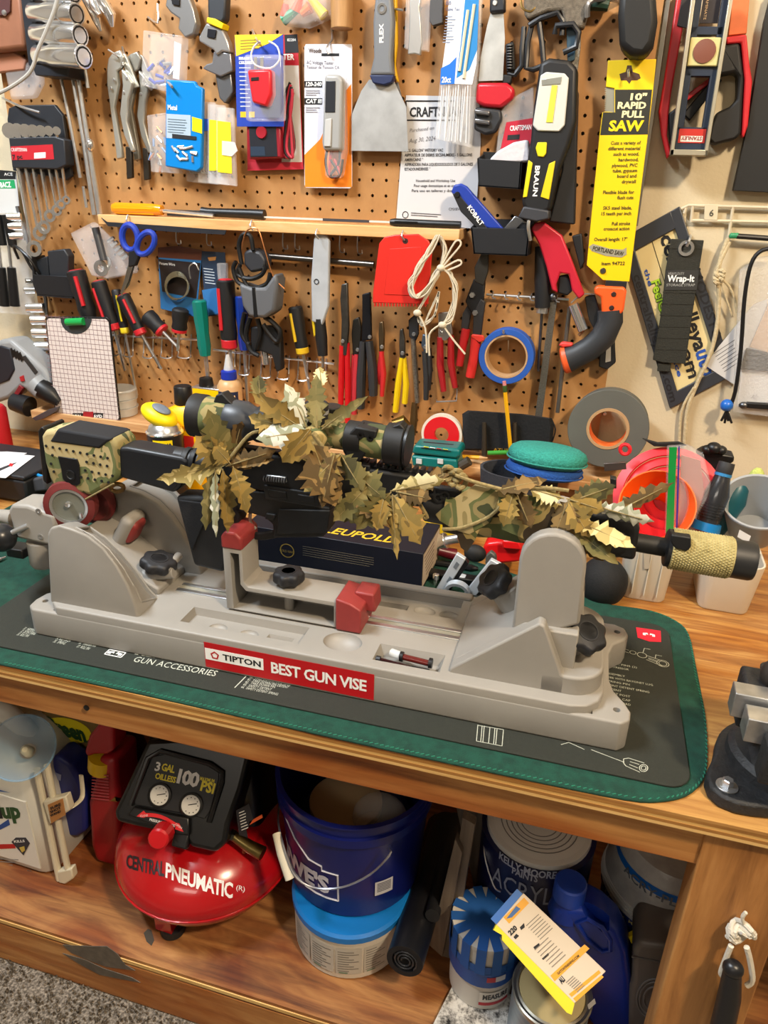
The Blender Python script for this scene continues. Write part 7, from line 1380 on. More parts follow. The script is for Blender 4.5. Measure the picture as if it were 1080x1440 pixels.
sl(lv, 'top_card', mt('241c20', .5), lq(.28, .72, .02, .2), .5, .1, 0); wtext(lv, 'LAMINATE', mt('d8b890', .5), lvp(.36, .04), lvp(.36, .18), 4, .62)
hs = thing('hacksaw', 'red hacksaw with black grip hanging behind the spirit level', 'saw'); HR = mt('c4242c', .4)
sl(hs, 'frame_front', HR, [(953, -14), (970, -14), (944, 130), (940, 160), (938, 190), (944, 215), (938, 224), (930, 190), (926, 156), (934, 110)], -.7, .9, .1); sl(hs, 'black_front', RB, [(940, 160), (952, 150), (960, 200), (950, 216), (942, 200)], -.6, .7, .1)
sl(hs, 'brace', HR, [(964, 134), (1000, 108), (1004, 112), (966, 142)], -.7, .6, .06); sl(hs, 'black_brace', RB, [(960, 160), (1004, 108), (1016, 112), (970, 170)], -.7, .5, .08)
sl(hs, 'handle_outer', HR, [(1020, 52), (1050, 48), (1054, 90), (1058, 114), (1052, 176), (1046, 194), (1043, 190), (1047, 112), (1042, 60), (1022, 62)], -.7, 1.0, .1)
sl(hs, 'grip', RB, [(1014, 64), (1040, 60), (1046, 110), (1042, 188), (1034, 196), (1004, 204), (996, 196), (1000, 176), (1008, 158), (1026, 150), (1036, 140), (1038, 108), (1032, 102), (1010, 106)], -.7, 1.1, .15)
sl(hs, 'black_cards', mt('1c1416', .5), [(960, -10), (974, -10), (966, 40), (952, 36)], .2, .1, .02)
ssolo('paint_stick', mt('d8703c', .5, n=.2, sc_=15), [(1032, -14), (1055, -14), (1050, 47), (1024, 50)], -.7, .4, 'orange stained wooden slat at the top right', 'slat')
sl_ = thing('clear_tube', 'clear-edged grey plastic strip hanging right of the yellow card', 'strip'); sl(sl_, 'strip', mt('6c6a62', .35), [(938, -14), (945, -14), (897, 318), (890, 318)], -.5, .35, .03); sl(sl_, 'pale_edge', mt('c8b87c', .4), [(925, -14), (937, -14), (924, 84), (917, 84)], -.7, .3, .03)
ssolo('black_sheet', mt('0d0e0f', .6), [(1086, -14), (1075, 30), (1053, 168), (1031, 268), (1110, 272), (1110, -14)], -.75, .7, 'black sheet panel hanging at the top right edge', 'panel', .03)
# ---- licence plate frames
def quad_map(A, Bq, C_, D):     # u along A->D (long), v along A->B
    return lambda u, v: (A[0]+(D[0]-A[0])*u+(Bq[0]-A[0])*v+(A[0]-Bq[0]+C_[0]-D[0])*u*v, A[1]+(D[1]-A[1])*u+(Bq[1]-A[1])*v+(A[1]-Bq[1]+C_[1]-D[1])*u*v)
QM = quad_map((956, 290), (872, 337), (942, 575), (1032, 527))
def qq(u0, u1, v0, v1): return [QM(u0, v0), QM(u1, v0), QM(u1, v1), QM(u0, v1)]
pf = thing('licence_plate_frame', 'dark licence plate frame with dealer insert hanging on the right wall', 'plate frame')
PF = mt('33363c', .35); dF = -.75
for q in (qq(0, 1, 0, .17), qq(0, 1, .83, 1), qq(0, .1, .15, .85), qq(.93, 1, .15, .85)): sl(pf, 'frame_bar', PF, q, dF, .3, .05)
sl(pf, 'plate_insert', mt('d8c690', .6), qq(.06, .97, .14, .86), dF-.02, .12, 0)
def qtext(s, u0, u1, v, hpx, m, bold=.02, d=-.62): return wtext(pf, s, m, QM(u0, v), QM(u1, v), hpx, d, bold=bold)
qtext('centralvalleya', .1, .78, .42, 19, INK, .03); qtext('uto', .78, .93, .42, 19, mt('2450a8', .5), .03); qtext('.com', .64, .9, .62, 17, INK, .02); qtext('the', .22, .32, .79, 6, mt('2450a8', .5)); qtext('FeelGood!', .3, .62, .74, 12, mt('3a5c14', .5), .07, -.622); qtext('FeelGood!', .3, .62, .74, 12, mt('a8d02c', .5), .02, -.615); qtext('place', .7, .86, .76, 6, mt('2450a8', .5), .03)
b = B(); a_, c_ = W(*QM(.1, .55), -.63), W(*QM(.9, .55), -.63); b.tube([a_, c_], .02, 4); part('rule_line', b, INK, pf)
LG = mt('1a1b1e', .5); wtext(pf, 'centralvalleyauto.com', LG, QM(.22, .965), QM(.97, .965), 11, -.44, bold=.02); wtext(pf, 'MODESTO', LG, QM(.36, .125), QM(.78, .125), 12, -.44, bold=.02)
# ---- strap
wi = thing('storage_strap', 'black webbing storage strap with chrome grommet hanging on the right wall', 'strap'); ST = mt('26261f', .85, n=.15, sc_=300, b=.5, bs=500)
sl(wi, 'webbing', ST, [(944, 336), (990, 338), (984, 375), (974, 440), (964, 512), (932, 510), (918, 506), (930, 440), (936, 380)], -.35, .25, .04); sl(wi, 'webbing_back', ST, [(926, 508), (944, 512), (942, 523), (924, 522)], -.45, .2, .03)
for y in (345, 352, 359): pass
for k in range(9):
    y = 362+k*16 if k else 348; x0 = 941-(y-340)*.13; x1 = 989-(y-340)*.15; sl(wi, 'stitch_ridge', ST, [(x0, y), (x1, y+1), (x1, y+2.5), (x0, y+1.5)], -.1, .025, 0)
sl(wi, 'woven_label', mt('2c2c2a', .8), [(937, 380), (983, 380), (980, 408), (934, 408)], -.1, .03, .01); wtext(wi, 'Wrap-It', PRW, (938, 396), (976, 396), 9, -.05, bold=.03); wtext(wi, 'HEAVY-DUTY', mt('a8a8a4', .6), (940, 386.5), (962, 386.5), 3.6, -.05); wtext(wi, 'STORAGE STRAP', mt('a8a8a4', .6), (937, 402.5), (977, 402.5), 3.6, -.05)
part('grommet', B().lathe_closed([(.26, -.05), (.5, -.05), (.48, .08), (.3, .08)], W(965, 349, -.08), (0, -1, 0), 28), CHROME, wi); hook([(971, 331, -.7), (970, 336, .4), (966, 346, .3)], 'screw hook holding the black strap', .09)
# ---- wire rack, rope, cords, papers
rk = thing('wire_rack', 'cream coated wire rack with a number tag on the right wall', 'rack'); RW = mt('c9bda2', .5)
for pts in ([(958, 294), (968, 289), (1120, 293)], [(972, 310), (1120, 313)], [(974, 290), (972, 312)], [(1031, 290), (1022, 350)], [(965, 292), (962, 300)]): part('wire', B().tube([W(x, y, -.5) for x, y in pts], .1, 8), RW, rk)
sl(rk, 'number_tag', mt('cfc3a6', .5), [(991, 287), (1010, 288), (1009, 310), (990, 309)], -.45, .06, .02); wtext(rk, '6', mt('4a463c', .6), (997, 304), (1003, 304), 9, -.37, bold=.02)
bg = thing('bungee_cord', 'black bungee bar with green beaded end on the right wall', 'bungee'); part('bar', wrod([(1036, 332, -.2), (1120, 338, -.2)], .17, 10), BLACK, bg)
for k in range(3): part('green_bead', B().ball(W(1029+k*3.4, 331.5, -.2), .17, (1, 1, 1.1), 10, 7), mt('2c8a5c', .4), bg)
rp = thing('hanging_rope', 'frayed cream rope with a knot hanging from the wire rack', 'rope'); RP = mt('c4b490', .9, n=.15, sc_=200, b=.6)
for pts, r in (([(1024, 335, -.3), (1014, 360, -.2), (1010, 388, -.1), (1011, 420, -.3), (1008, 460, -.3), (998, 500, -.3), (980, 540, -.4), (966, 580, -.4), (962, 640, -.5)], .14), ([(1026, 340, -.3), (1012, 370, -.1), (1006, 390, 0)], .13), ([(1012, 390, -.1), (1026, 404, -.2), (1034, 424, -.4), (1036, 440, -.4)], .08), ([(1012, 390, -.1), (1020, 416, -.2), (1030, 446, -.4)], .06), ([(976, 545, -.3), (958, 580, -.5), (955, 640, -.5)], .1)): part('rope_strand', B().tube(smooth_path([W(*p) for p in pts], 4), r, 8), RP, rp)
for r, s in ((.28, 0), (.26, .25), (.24, -.2)): part('rope_knot', B().tube([W(1011, 390, 0)+V3((r*math.cos(a), -.1*math.sin(2*a), s+r*.7*math.sin(a))) for a in [q*.5236 for q in range(12)]], .12, 7, closed=True), RP, rp)
bcd = thing('shock_cord', 'black shock cord with a blue bead hanging at the right edge', 'cord'); part('cord', B().tube(smooth_path([W(*p) for p in ((1100, 350, .4), (1072, 352, .4), (1056, 372, .4), (1047, 420, .4), (1042, 490, .4), (1034, 550, .4), (1024, 578, .4))], 4), .13, 8), BLACK, bcd); part('blue_bead', B().ball(W(1022, 570, .4), .42, (1, 1, 1), 16, 10), mt('1e64c0', .3), bcd)
for k in range(4): part('cord_end', wrod([(1022, 578, .4), (1014+k*5, 592+(k % 2)*3, .4)], [.12, .08], 6), BLACK, bcd)
pa_ = thing('folded_manual', 'white folded instruction sheet tucked behind the clear pouch on the right wall', 'paper'); sl(pa_, 'sheet', mt('c4c4c4', .8), [(1060, 428), (1080, 420), (1070, 480), (1034, 542), (992, 514), (1010, 488)], -.5, .06, 0); lines(pa_, mt('6a6a6e', .8), (1004, 498), (1034, 478), 7, (2.4, 4.2), -.43)
pch = thing('clear_pouch', 'clear pouch with tan and black inserts at the right edge', 'pouch'); sl(pch, 'film', CLEARB, [(1040, 380), (1066, 362), (1110, 356), (1110, 590), (1030, 580)], -.2, .3, .06); sl(pch, 'tan_card', mt('b8946c', .7), [(1082, 424), (1120, 400), (1120, 508), (1054, 488)], -.4, .1, .02); sl(pch, 'black_band', mt('18191c', .6), [(1050, 490), (1120, 506), (1120, 524), (1040, 520)], -.3, .3, .06); sl(pch, 'white_card', mt('cfcfd0', .7), [(1044, 516), (1120, 526), (1120, 586), (1036, 572)], -.42, .1, .02); sl(pch, 'black_bar', BLACK, [(1050, 566), (1120, 570), (1120, 580), (1048, 574)], -.1, .4, .08); wtext(pch, 'AD', mt('8a8a8c', .6), (1056, 560), (1064, 562), 6, -.3); part('swivel_clip', B().ball(W(1046, 570, .1), .25, (1.3, 1, 1), 12, 8), DSTEEL, pch)
solo('wall_screw', B().lathe([(.16, 0), (.1, .06)], W(850, 582, -.78), (0, -1, 0), 10), STEEL, 'small wall screw above the duct tape core', 'screw')
# ================================================================ under the bench
def onP(x, y, P0, N): d = ray(x, y); return CAM+d*((P0-CAM).dot(N)/d.dot(N))
def ppoly(pts, P0, N, th, b=None): fr = [onP(x, y, P0, N) for x, y in pts]; return (b or B()).prism(fr, [p-N*th for p in fr])
def ptext(parent, s, mat, a, c, hpx, P0, N, bold=0, shear=0, space=1.0):
    p, q = onP(*a, P0, N), onP(*c, P0, N); r = q-p; h = (onP(a[0], a[1]-hpx, P0, N)-p).length
    return text(parent, s, mat, p, r, N.cross(r).normalized()*h, bold, shear, space=space)
def hit_sph(x, y, c, R, h, off=0):
    d = ray(x, y); S_ = V3((1/(R+off), 1/(R+off), 1/(h+off))); o = V3([(CAM[i]-c[i])*S_[i] for i in range(3)]); e = V3([d[i]*S_[i] for i in range(3)])
    A_ = e.dot(e); Bq = o.dot(e); C_ = o.dot(o)-1; D_ = Bq*Bq-A_*C_; t = (-Bq-math.sqrt(max(D_, 0)))/A_; return CAM+d*t
def hit_cyl(x, y, c, R):
    d = ray(x, y); ox, oy = CAM.x-c[0], CAM.y-c[1]; A_ = d.x*d.x+d.y*d.y; Bq = ox*d.x+oy*d.y; C_ = ox*ox+oy*oy-R*R; D_ = max(Bq*Bq-A_*C_, 0); t = (-Bq-math.sqrt(D_))/A_; return CAM+d*t
def ang(p, c): return math.atan2(p.x-c[0], -(p.y-c[1]))
def ypoly(pts, Y, th, b=None):      # as before, but standing on the lower shelf
    fr = [onY(x, y, Y) for x, y in pts]
    for p in fr: p.z = max(p.z, LZ+.02)
    return (b or B()).prism(fr, [p+V3((0, th, 0)) for p in fr])
# ---- air compressor
CP = V3((7.4, -23.7, 7.75)); CR, CH = 5.66, 3.05
ac = thing('air_compressor', 'red pancake air compressor with black control shroud on the lower shelf', 'compressor')
RT = mt('a80d14', .22, coat=.6)
tank = part('tank', B().ball(CP, 1, (CR, CR, CH), 48, 28), RT, ac, smooth=80)
part('tank_seam', B().lathe_closed([(CR-.05, -.35), (CR+.05, -.32), (CR+.05, -.22), (CR-.05, -.2)], CP, UZ, 60), RT, ac)
def ttext(s, mat, a, c, h0, h1, bend=0, bold=.02): return textmap(tank, s, mat, lambda x, y: hit_sph(a[0]+(c[0]-a[0])*x+1.5*y*.6, a[1]+(c[1]-a[1])*x+bend*4*x*(1-x)-y*(h0+(h1-h0)*x), CP, CR, CH, .03), bold, space=.95)
ttext('CENTRAL', mt('1c1214', .5), (177, 1219), (231, 1232), 18, 20, 1, .03); ttext('PNEUMATIC', mt('e8e2e0', .5), (232.5, 1233), (327, 1263), 20, 21, 2, .03); ttext('(R)', mt('e8e2e0', .5), (332, 1251), (344, 1254), 7, 7, 0, 0)
for (px, py), a in (((228, 1300), 0), ((330, 1300), .6)):
    pass
for dx, dy in ((-.4, -4.55), (-4.2, 2.5), (4.3, 2.6)):
    c = V3((CP.x+dx, CP.y+dy, LZ)); part('leg_bracket', B().box2((c.x-.75, c.y-.1, LZ+.45), (c.x+.35, c.y+.1, CP.z-1.2)), RT, ac, bev=.03); part('leg_bracket', B().box2((c.x+.25, c.y-.1, LZ+.45), (c.x+.37, c.y+1.2, CP.z-1.5)), RT, ac, bev=.02)
    part('rubber_foot', B().lathe([(.7, 0), (.75, .1), (.68, .45), (.3, .5)], c+V3((.1, .45, .01)), UZ, 22), RUBBER, ac)
N_ = V3((.16, -.80, .58)).normalized(); PP = onY(250, 1125, -26.2)
SH = mt('0a0b0d', .32)
shr = part('shroud', ppoly([(207, 1040), (300, 1035), (352, 1062), (340, 1110), (322, 1160), (318, 1186), (302, 1200), (268, 1192), (258, 1180), (236, 1172), (196, 1164), (163, 1156), (159, 1142), (166, 1128), (186, 1085)], PP, N_, 4.2), SH, ac, bev=.3, seg=3)
part('shroud_top', B().loft([[V3((7.0+x, -21.2+y, z)) for x, y in rrect(w, d, .9)] for z, w, d in ((9.4, 8.4, 6.0), (12.5, 8.0, 5.2), (15.6, 6.8, 4.4), (16.6, 5.6, 3.4))]), SH, ac, bev=.2, seg=3)
PN = mt('15161a', .5)
pan = part('control_panel', ppoly([(214, 1064), (232, 1060), (292, 1076), (308, 1086), (308, 1096), (296, 1140), (288, 1152), (266, 1146), (190, 1132), (188, 1126)], PP+N_*.06, N_, .1), PN, ac, bev=.05)
part('panel_rim', B().tube([onP(x, y, PP+N_*.1, N_) for x, y in ((184, 1132), (208, 1066), (226, 1056), (296, 1074), (313, 1086), (312, 1100), (294, 1156))], .16, 8), SH, ac)
P2 = PP+N_*.075; Y2 = mt('e4d20c', .45); W2 = mt('e2e2e0', .5)
ptext(pan, '3', W2, (217, 1083), (224, 1084.5), 12, P2, N_, .03); ptext(pan, 'GAL', Y2, (226.5, 1083), (245, 1087), 10, P2, N_, .03, space=.9); ptext(pan, 'OILLESS', Y2, (217.5, 1094.5), (246.5, 1101), 8, P2, N_, .03, space=.9); ptext(pan, '100', W2, (248, 1100), (278, 1107), 19, P2, N_, .04, space=.85); ptext(pan, 'MAXIMUM', Y2, (281, 1097), (301, 1101), 5, P2, N_, .02); ptext(pan, 'PSI', Y2, (281, 1111), (300, 1116), 14, P2, N_, .04)
for x, y in ((225, 1118), (269, 1132)):
    g_ = onP(x, y, P2, N_); gz = part('gauge', B().lathe([(.66, 0), (.7, .12), (.58, .16), (.56, .06)], g_, N_, 30), BLACK, ac, label='round white pressure gauge'); part('gauge_face', B().lathe([(.57, .07), (.3, .075)], g_, N_, 30), mt('d2d2ce', .4), gz)
    x_, y_ = frame_of(N_)
    for k in range(9): a = -2.2+k*.55; part('tick', B().box(g_+N_*.085+(x_*math.cos(a)+y_*math.sin(a))*.42, (.05, .05, .02)), INK, gz)
    part('needle', B().tube([g_+N_*.09-x_*.15, g_+N_*.09+x_*.34+y_*.12], .025, 5), INK, gz)
part('lower_bezel', ppoly([(188, 1134), (266, 1150), (266, 1176), (240, 1172), (178, 1146)], PP+N_*.35, N_, .4), SH, ac, bev=.1)
ar = []
for k in range(9): t = k/8; ar.append((198+t*56, 1147+t*18-7*math.sin(math.pi*t)))
part('red_arrow', ppoly([(192, 1148), (202, 1140)]+[(x, y-3.2) for x, y in ar[1:-1]]+[(252, 1158), (258, 1170), (246, 1166)]+[(x, y+2.2) for x, y in ar[1:-1]][::-1]+[(202, 1150)], PP+N_*.37, N_, .01), mt('d01c24', .4), ac)
ptext(ac, 'PRESSURE TO TOOL', W2, (210, 1154), (246, 1163), 3.5, PP+N_*.38, N_, .02); ptext(ac, 'CLOSE', W2, (197, 1149), (208, 1148), 3, PP+N_*.385, N_); ptext(ac, 'OPEN', W2, (246, 1160), (255, 1166), 3, PP+N_*.385, N_)
k0 = onP(232, 1168, PP+N_*.3, N_); kx = (onP(218, 1186, PP+N_*1.9, N_)-k0).normalized()
part('regulator_knob', B().lathe([(.55, 0), (.62, .15), (.6, 1.1), (.5, 1.2), (.2, 1.22)], k0, kx, 14), mt('b80f18', .35), ac, smooth=20, label='red regulator knob'); part('knob_socket', ppoly([(246, 1166), (266, 1172), (262, 1196), (240, 1190)], PP+N_*.2, N_, .6), BLACK, ac, bev=.1)
bs_ = onY(330, 1176, -25.6); part('brass_coupler', B().tube([bs_, bs_+V3((1.0, -.1, -.35)), bs_+V3((1.9, -.2, -.5))], [.3, .36, .42], 14), mt('8a7a4c', .3, 1), ac); part('hex_fitting', B().tube([bs_+V3((-.6, 0, .2)), bs_], [.34, .34], 6), mt('5a5850', .35, 1), ac, smooth=20); part('drain_cock', B().tube([bs_+V3((.8, 0, -.3)), bs_+V3((.6, -.1, -1.0))], [.2, .12], 8), mt('8a7a4c', .3, 1), ac)
tgm = part('warning_tag', ypoly([(332, 1140), (344, 1134), (350, 1130), (356, 1152), (346, 1168), (348, 1178), (336, 1174)], -26.4, .05), mt('1c2026', .6), ac, label='black warning tag'); lines(tgm, PRW, (336, 1144), (346, 1140), 7, (.6, 4), 26.43); part('orange_strip', ypoly([(350, 1156), (368, 1146), (369, 1150), (351, 1160)], -26.4, .05), mt('d85a24', .5), ac)
part('brass_nut', B().tube([onY(150, 1124, -25), onY(166, 1122, -25)], [.18, .24], 8), mt('a8904c', .3, 1), ac)
# ---- white jug with sprayer
jg = thing('weed_killer_jug', 'white plastic jug with green and black lettering at the lower left', 'jug'); JW = mt('d0cec4', .4)
jc = (-7.2, -24.4); rings = []
for z, w, d, r in ((LZ+.02, 9.2, 5.0, .8), (LZ+.3, 9.6, 5.4, 1.0), (LZ+6.5, 9.5, 5.3, 1.0), (LZ+8.3, 8.8, 4.7, 1.2), (LZ+9.6, 6.6, 3.6, 1.2), (LZ+10.4, 4.0, 2.4, 1.0)): rings.append([V3((jc[0]+x, jc[1]+y, z)) for x, y in rrect(w, d, r)])
part('jug_body', B().loft(rings), JW, jg, smooth=50); part('jug_handle', B().tube(smooth_path([V3((jc[0]-3.0, jc[1], LZ+9.4)), V3((jc[0]-1.0, jc[1]-.4, LZ+11.4)), V3((jc[0]+1.6, jc[1]-.6, LZ+11.2)), V3((jc[0]+2.8, jc[1]-.2, LZ+9.4))], 4), .65, 12), JW, jg)
fy_ = jc[1]-2.72; GRN = mt('1f4a24', .5)
part('front_label', B().box2((jc[0]-4.2, fy_-.01, LZ+.6), (jc[0]+4.0, fy_+.1, LZ+6.4)), mt('dddbd2', .5), jg)
q0 = onY(-36, 1146, fy_-.03); q1 = onY(14, 1138, fy_-.03); q2 = onY(31, 1150, fy_-.03)
text(jg, 'Round', INK, onY(-62, 1150, fy_-.03), onY(4, 1150, fy_-.03)-onY(-62, 1150, fy_-.03), V3((0, 0, 1.1)), .05); text(jg, 'up', GRN, onY(4, 1150, fy_-.03), onY(30, 1150, fy_-.03)-onY(4, 1150, fy_-.03), V3((0, 0, 1.25)), .05)
part('blue_swoosh', ypoly([(-20, 1160), (0, 1160), (12, 1152), (14, 1160), (0, 1167), (-20, 1168)], fy_-.03, .01), mt('1c4a90', .5), jg); part('blue_swoosh', ypoly([(-20, 1112), (0, 1111), (14, 1115), (0, 1113), (-20, 1115)], fy_-.03, .01), mt('1c4a90', .5), jg)
part('red_bar', ypoly([(-30, 1188), (20, 1187), (22, 1193), (-30, 1195)], fy_-.03, .01), mt('b81c20', .5), jg); part('badge', ypoly([(16, 1184), (22, 1178), (36, 1178), (42, 1186), (33, 1203)], fy_-.035, .01), mt('26303c', .5), jg); text(jg, 'KILLS', PRW, onY(20, 1185, fy_-.05), onY(35, 1184, fy_-.05)-onY(20, 1185, fy_-.05), V3((0, 0, .2)), .03); part('badge_gem', ypoly([(27, 1192), (34, 1190), (35, 1196), (31, 1199)], fy_-.05, .01), mt('c8b050', .5), jg)
text(jg, 'NET 1 GAL.', mt('5a5a56', .6), onY(8, 1225, fy_-.03), onY(48, 1226, fy_-.03)-onY(8, 1225, fy_-.03), V3((0, 0, .18))); lines(jg, mt('8a8a88', .6), (-20, 1207), (30, 1210), 3, (0, 4), -fy_+.02)
sy = thing('sprayer_shield', 'clear blue plastic spray cone resting on top of the white jug', 'spray shield')
sc_c = onY(32, 1052, -27.4); sax_ = V3((.38, -.55, .74)).normalized()
part('cone', B().lathe_closed([(.5, -1.6), (1.6, -.3), (1.85, .25), (1.9, .3), (1.87, .36), (1.8, .3), (1.55, -.2), (.45, -1.5)], sc_c, sax_, 40), BLUECLEAR, sy, smooth=60); part('rim', B().tube([sc_c+sax_*.32+(frame_of(sax_)[0]*math.cos(a)+frame_of(sax_)[1]*math.sin(a))*1.87 for a in [q*math.pi/20 for q in range(40)]], .06, 6, closed=True), BLUECLEAR, sy); part('nozzle', B().lathe([(.35, -1.7), (.3, -.8), (.15, -.6)], sc_c, sax_, 16), mt('d8d0b0', .4), sy)
wn = thing('spray_wand', 'pair of cream plastic sprayer wand tubes clipped to the white jug', 'wand'); CR_ = mt('d2c9b0', .5)
for a, c, r in (((52, 1082), (84, 1236), .22), ((66, 1076), (98, 1234), .2)): part('tube', B().tube([onY(*a, -26.9), onY(*c, -27.1)], r, 10), CR_, wn)
part('wand_foot', ypoly([(80, 1226), (100, 1222), (103, 1236), (92, 1244), (82, 1242)], -27.3, .5), CR_, wn, bev=.1)
part('clip', ypoly([(60, 1128), (92, 1120), (98, 1140), (70, 1160)], -27.35, .5), CR_, wn, bev=.08); part('clip_label', ypoly([(67, 1132), (88, 1123), (92, 1146), (72, 1158)], -27.38, .03), mt('b07840', .6), wn)
for k, s in enumerate(('SURE', 'SHOT', 'WAND')): text(wn, s, INK, onY(71, 1139+k*5, -27.42), onY(86, 1132+k*5, -27.42)-onY(71, 1139+k*5, -27.42), V3((-.03, 0, .17)), .04)
part('strap', B().tube(smooth_path([onY(94, 1138, -27.1), onY(108, 1130, -26.6), onY(116, 1118, -26), onY(114, 1090, -25.8)], 4), .16, 6, flat=.4), CR_, wn)
bj = thing('blue_jug', 'dark blue plastic jug behind the white jug', 'jug'); part('body', ypoly([(72, 1066), (80, 1064), (98, 1076), (110, 1096), (120, 1124), (120, 1170), (108, 1178), (92, 1176), (72, 1170)], -25.0, 1.7), mt('14226e', .45), bj, bev=.5, seg=4); part('stamp', ypoly([(76, 1086), (86, 1090), (85, 1098), (77, 1095)], -25.04, .03), mt('8a90b0', .6), bj)
for pts in ([(92, 1176), (96, 1200), (112, 1206), (124, 1204)], [(104, 1180), (112, 1196), (122, 1192), (124, 1186)], [(112, 1176), (110, 1200)]): solo('white_hose', B().tube(smooth_path([onY(x, y, -23.4) for x, y in pts], 4), .12, 7), mt('c8bfa8', .5), {(92, 1176): 'long white hose curling below the blue jug', (104, 1180): 'short white hose loop below the blue jug', (112, 1176): 'straight white hose end below the blue jug'}[pts[0]], 'hose', 'white hoses below the blue jug')
pre = thing('weed_preventer_bag', 'brown and yellow bag with a green name behind the jugs', 'bag'); part('bag_body', ypoly([(54, 990), (140, 1000), (142, 1150), (60, 1140)], -23.1, 2.4), mt('7a6638', .6), pre, bev=.4, seg=3); part('yellow_oval', ypoly(arc((95, 1026), 33, 0, 360, 24)[:-1] if False else [(95+33*math.cos(a)-3*math.sin(a), 1027+16*math.sin(a)+8*math.cos(a)) for a in [k*.2618 for k in range(24)]], -23.13, .02), mt('e8dc18', .5), pre)
text(pre, 'Preen', GRN, onY(70, 1028, -23.16), onY(122, 1043, -23.16)-onY(70, 1028, -23.16), V3((-.15, 0, 1.15)), .06); text(pre, 'WEED', mt('a09a88', .6), onY(98, 1052, -23.16), onY(124, 1059, -23.16)-onY(98, 1052, -23.16), V3((0, 0, .5)), .01); text(pre, 'CONTROL', mt('a09a88', .6), onY(102, 1062, -23.16), onY(128, 1069, -23.16)-onY(102, 1062, -23.16), V3((0, 0, .5)), .01)
hs_ = thing('black_bin', 'black rubber tub with a coiled wire in the dark lower left corner', 'tub'); part('tub_wall', ypoly([(-40, 975), (50, 996), (48, 1030), (-40, 1030)], -19, 4), mt('1a1b22', .6), hs_, bev=.3); part('wire_loop', B().tube([onY(-4+20*math.cos(a), 1014+18*math.sin(a), -21.5) for a in [k*.3 for k in range(21)]], .07, 6, closed=True), STEEL, hs_)
rsp = thing('gas_can', 'red plastic fuel can with ribbed neck and yellow collar', 'fuel can'); RC = mt('96121c', .4)
rc_b = onZ(152, 1221, LZ); ry = -23.9
part('can_body', ypoly([(128, 1110), (134, 1086), (136, 1066), (160, 1070), (162, 1100), (166, 1140), (166, 1222), (134, 1218), (126, 1190), (122, 1130)], -25.2, 2.6), RC, rsp, bev=.45, seg=4)
for k in range(9): part('neck_rib', B().tube([onY(130-.2*k, 1088+k*4.3, -25.25), onY(153, 1091+k*4.3, -25.3)], .045, 5), mt('a8444c', .4), rsp)
p_ = onY(143, 1066, -24); part('yellow_collar', B().tube([onY(145, 1078, -24.6), onY(146, 1061, -24.6)], .92, 20), mt('d8b010', .4), rsp); part('spout', ypoly([(118, 1058), (124, 1036), (140, 1016), (158, 1018), (160, 1056), (150, 1062), (132, 1062), (122, 1066)], -25.2, 1.4), RC, rsp, bev=.4, seg=4)
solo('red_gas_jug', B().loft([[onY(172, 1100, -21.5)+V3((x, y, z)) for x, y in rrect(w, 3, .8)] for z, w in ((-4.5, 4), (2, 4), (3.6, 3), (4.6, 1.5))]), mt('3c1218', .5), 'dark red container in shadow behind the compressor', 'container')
# ---- buckets
bk = thing('blue_bucket', 'large blue bucket with white logo standing on the white bucket', 'bucket'); BB = mt('0f1a66', .28); BC = (17.0, -22.45)
ZB0, ZB1 = 8.15, 15.7
part('bucket_wall', B().lathe_closed([(3.85, ZB0), (3.98, ZB0+.1), (4.4, ZB1-1.5), (4.62, ZB1-1.45), (4.62, ZB1-.9), (4.48, ZB1-.85), (4.5, ZB1-.15), (4.66, ZB1-.1), (4.66, ZB1), (4.38, ZB1), (3.7, ZB0+.25)], (BC[0], BC[1], 0), UZ, 56), BB, bk, smooth=40); part('bucket_floor', B().lathe([(3.8, ZB0+.05), (3.8, ZB0+.25)], (BC[0], BC[1], 0), UZ, 40), BB, bk)
def rb(z): return 3.98+(4.4-3.98)*(z-ZB0)/(ZB1-1.5-ZB0)
def bk_map(a0, a1, z0, h, slope=0): return lambda x, y: V3((BC[0]+(rb(z0+h*y)+.03)*math.sin(a0+(a1-a0)*x), BC[1]-(rb(z0+h*y)+.03)*math.cos(a0+(a1-a0)*x), z0+h*y))
e1 = hit_cyl(464, 1256, BC, 4.1); aS = ang(e1, BC); zS = e1.z
WB = mt('cdd0de', .4)
textmap(bk, "LOWE'S", WB, bk_map(aS-1.25, aS, zS, 1.3), .05)
def bstrip(pts, w=.09):
    P = [V3((BC[0]+(rb(z)+.02)*math.sin(a), BC[1]-(rb(z)+.02)*math.cos(a), z)) for a, z in pts]; return B().tube(P, w, 5)
zt2 = zS+1.75; o_ = [(aS+.12, zS-.45)]; top = [(aS+.12-.17*k, zS-.45) for k in range(10)]
part('logo_outline', bstrip(top, .06), WB, bk); part('logo_outline', bstrip([(aS+.12, zS-.45), (aS+.12, zt2), (aS-.1, zt2), (aS-.1, zt2+.35), (aS-.3, zt2+.4), (aS-.55, zt2+1.2), (aS-.8, zt2+2.0)], .06), WB, bk)
e2 = hit_cyl(539, 1244, BC, 4.1); a2 = ang(e2, BC); 
P_ = []
cyl_patch(bk, 'barcode_label', mt('c8c8cc', .5), BC, rb(e2.z)+.07, a2-.13, a2+.13, e2.z-.55, e2.z+.5, 6)
for k in range(6): cyl_patch(bk, 'barcode_bar', mt('5a5a66', .6), BC, rb(e2.z)+.08, a2-.1, a2+.1, e2.z-.3+k*.12, e2.z-.23+k*.12, 4)
hw = smooth_path([onY(394, 1128, -22), onY(391, 1150, -25), onY(396, 1180, -27), onY(412, 1228, -27.9), onY(440, 1248, -27.9), onY(480, 1248, -27.6), onY(520, 1230, -27.3), onY(548, 1202, -27.2), onY(546, 1194, -26.6)], 4)
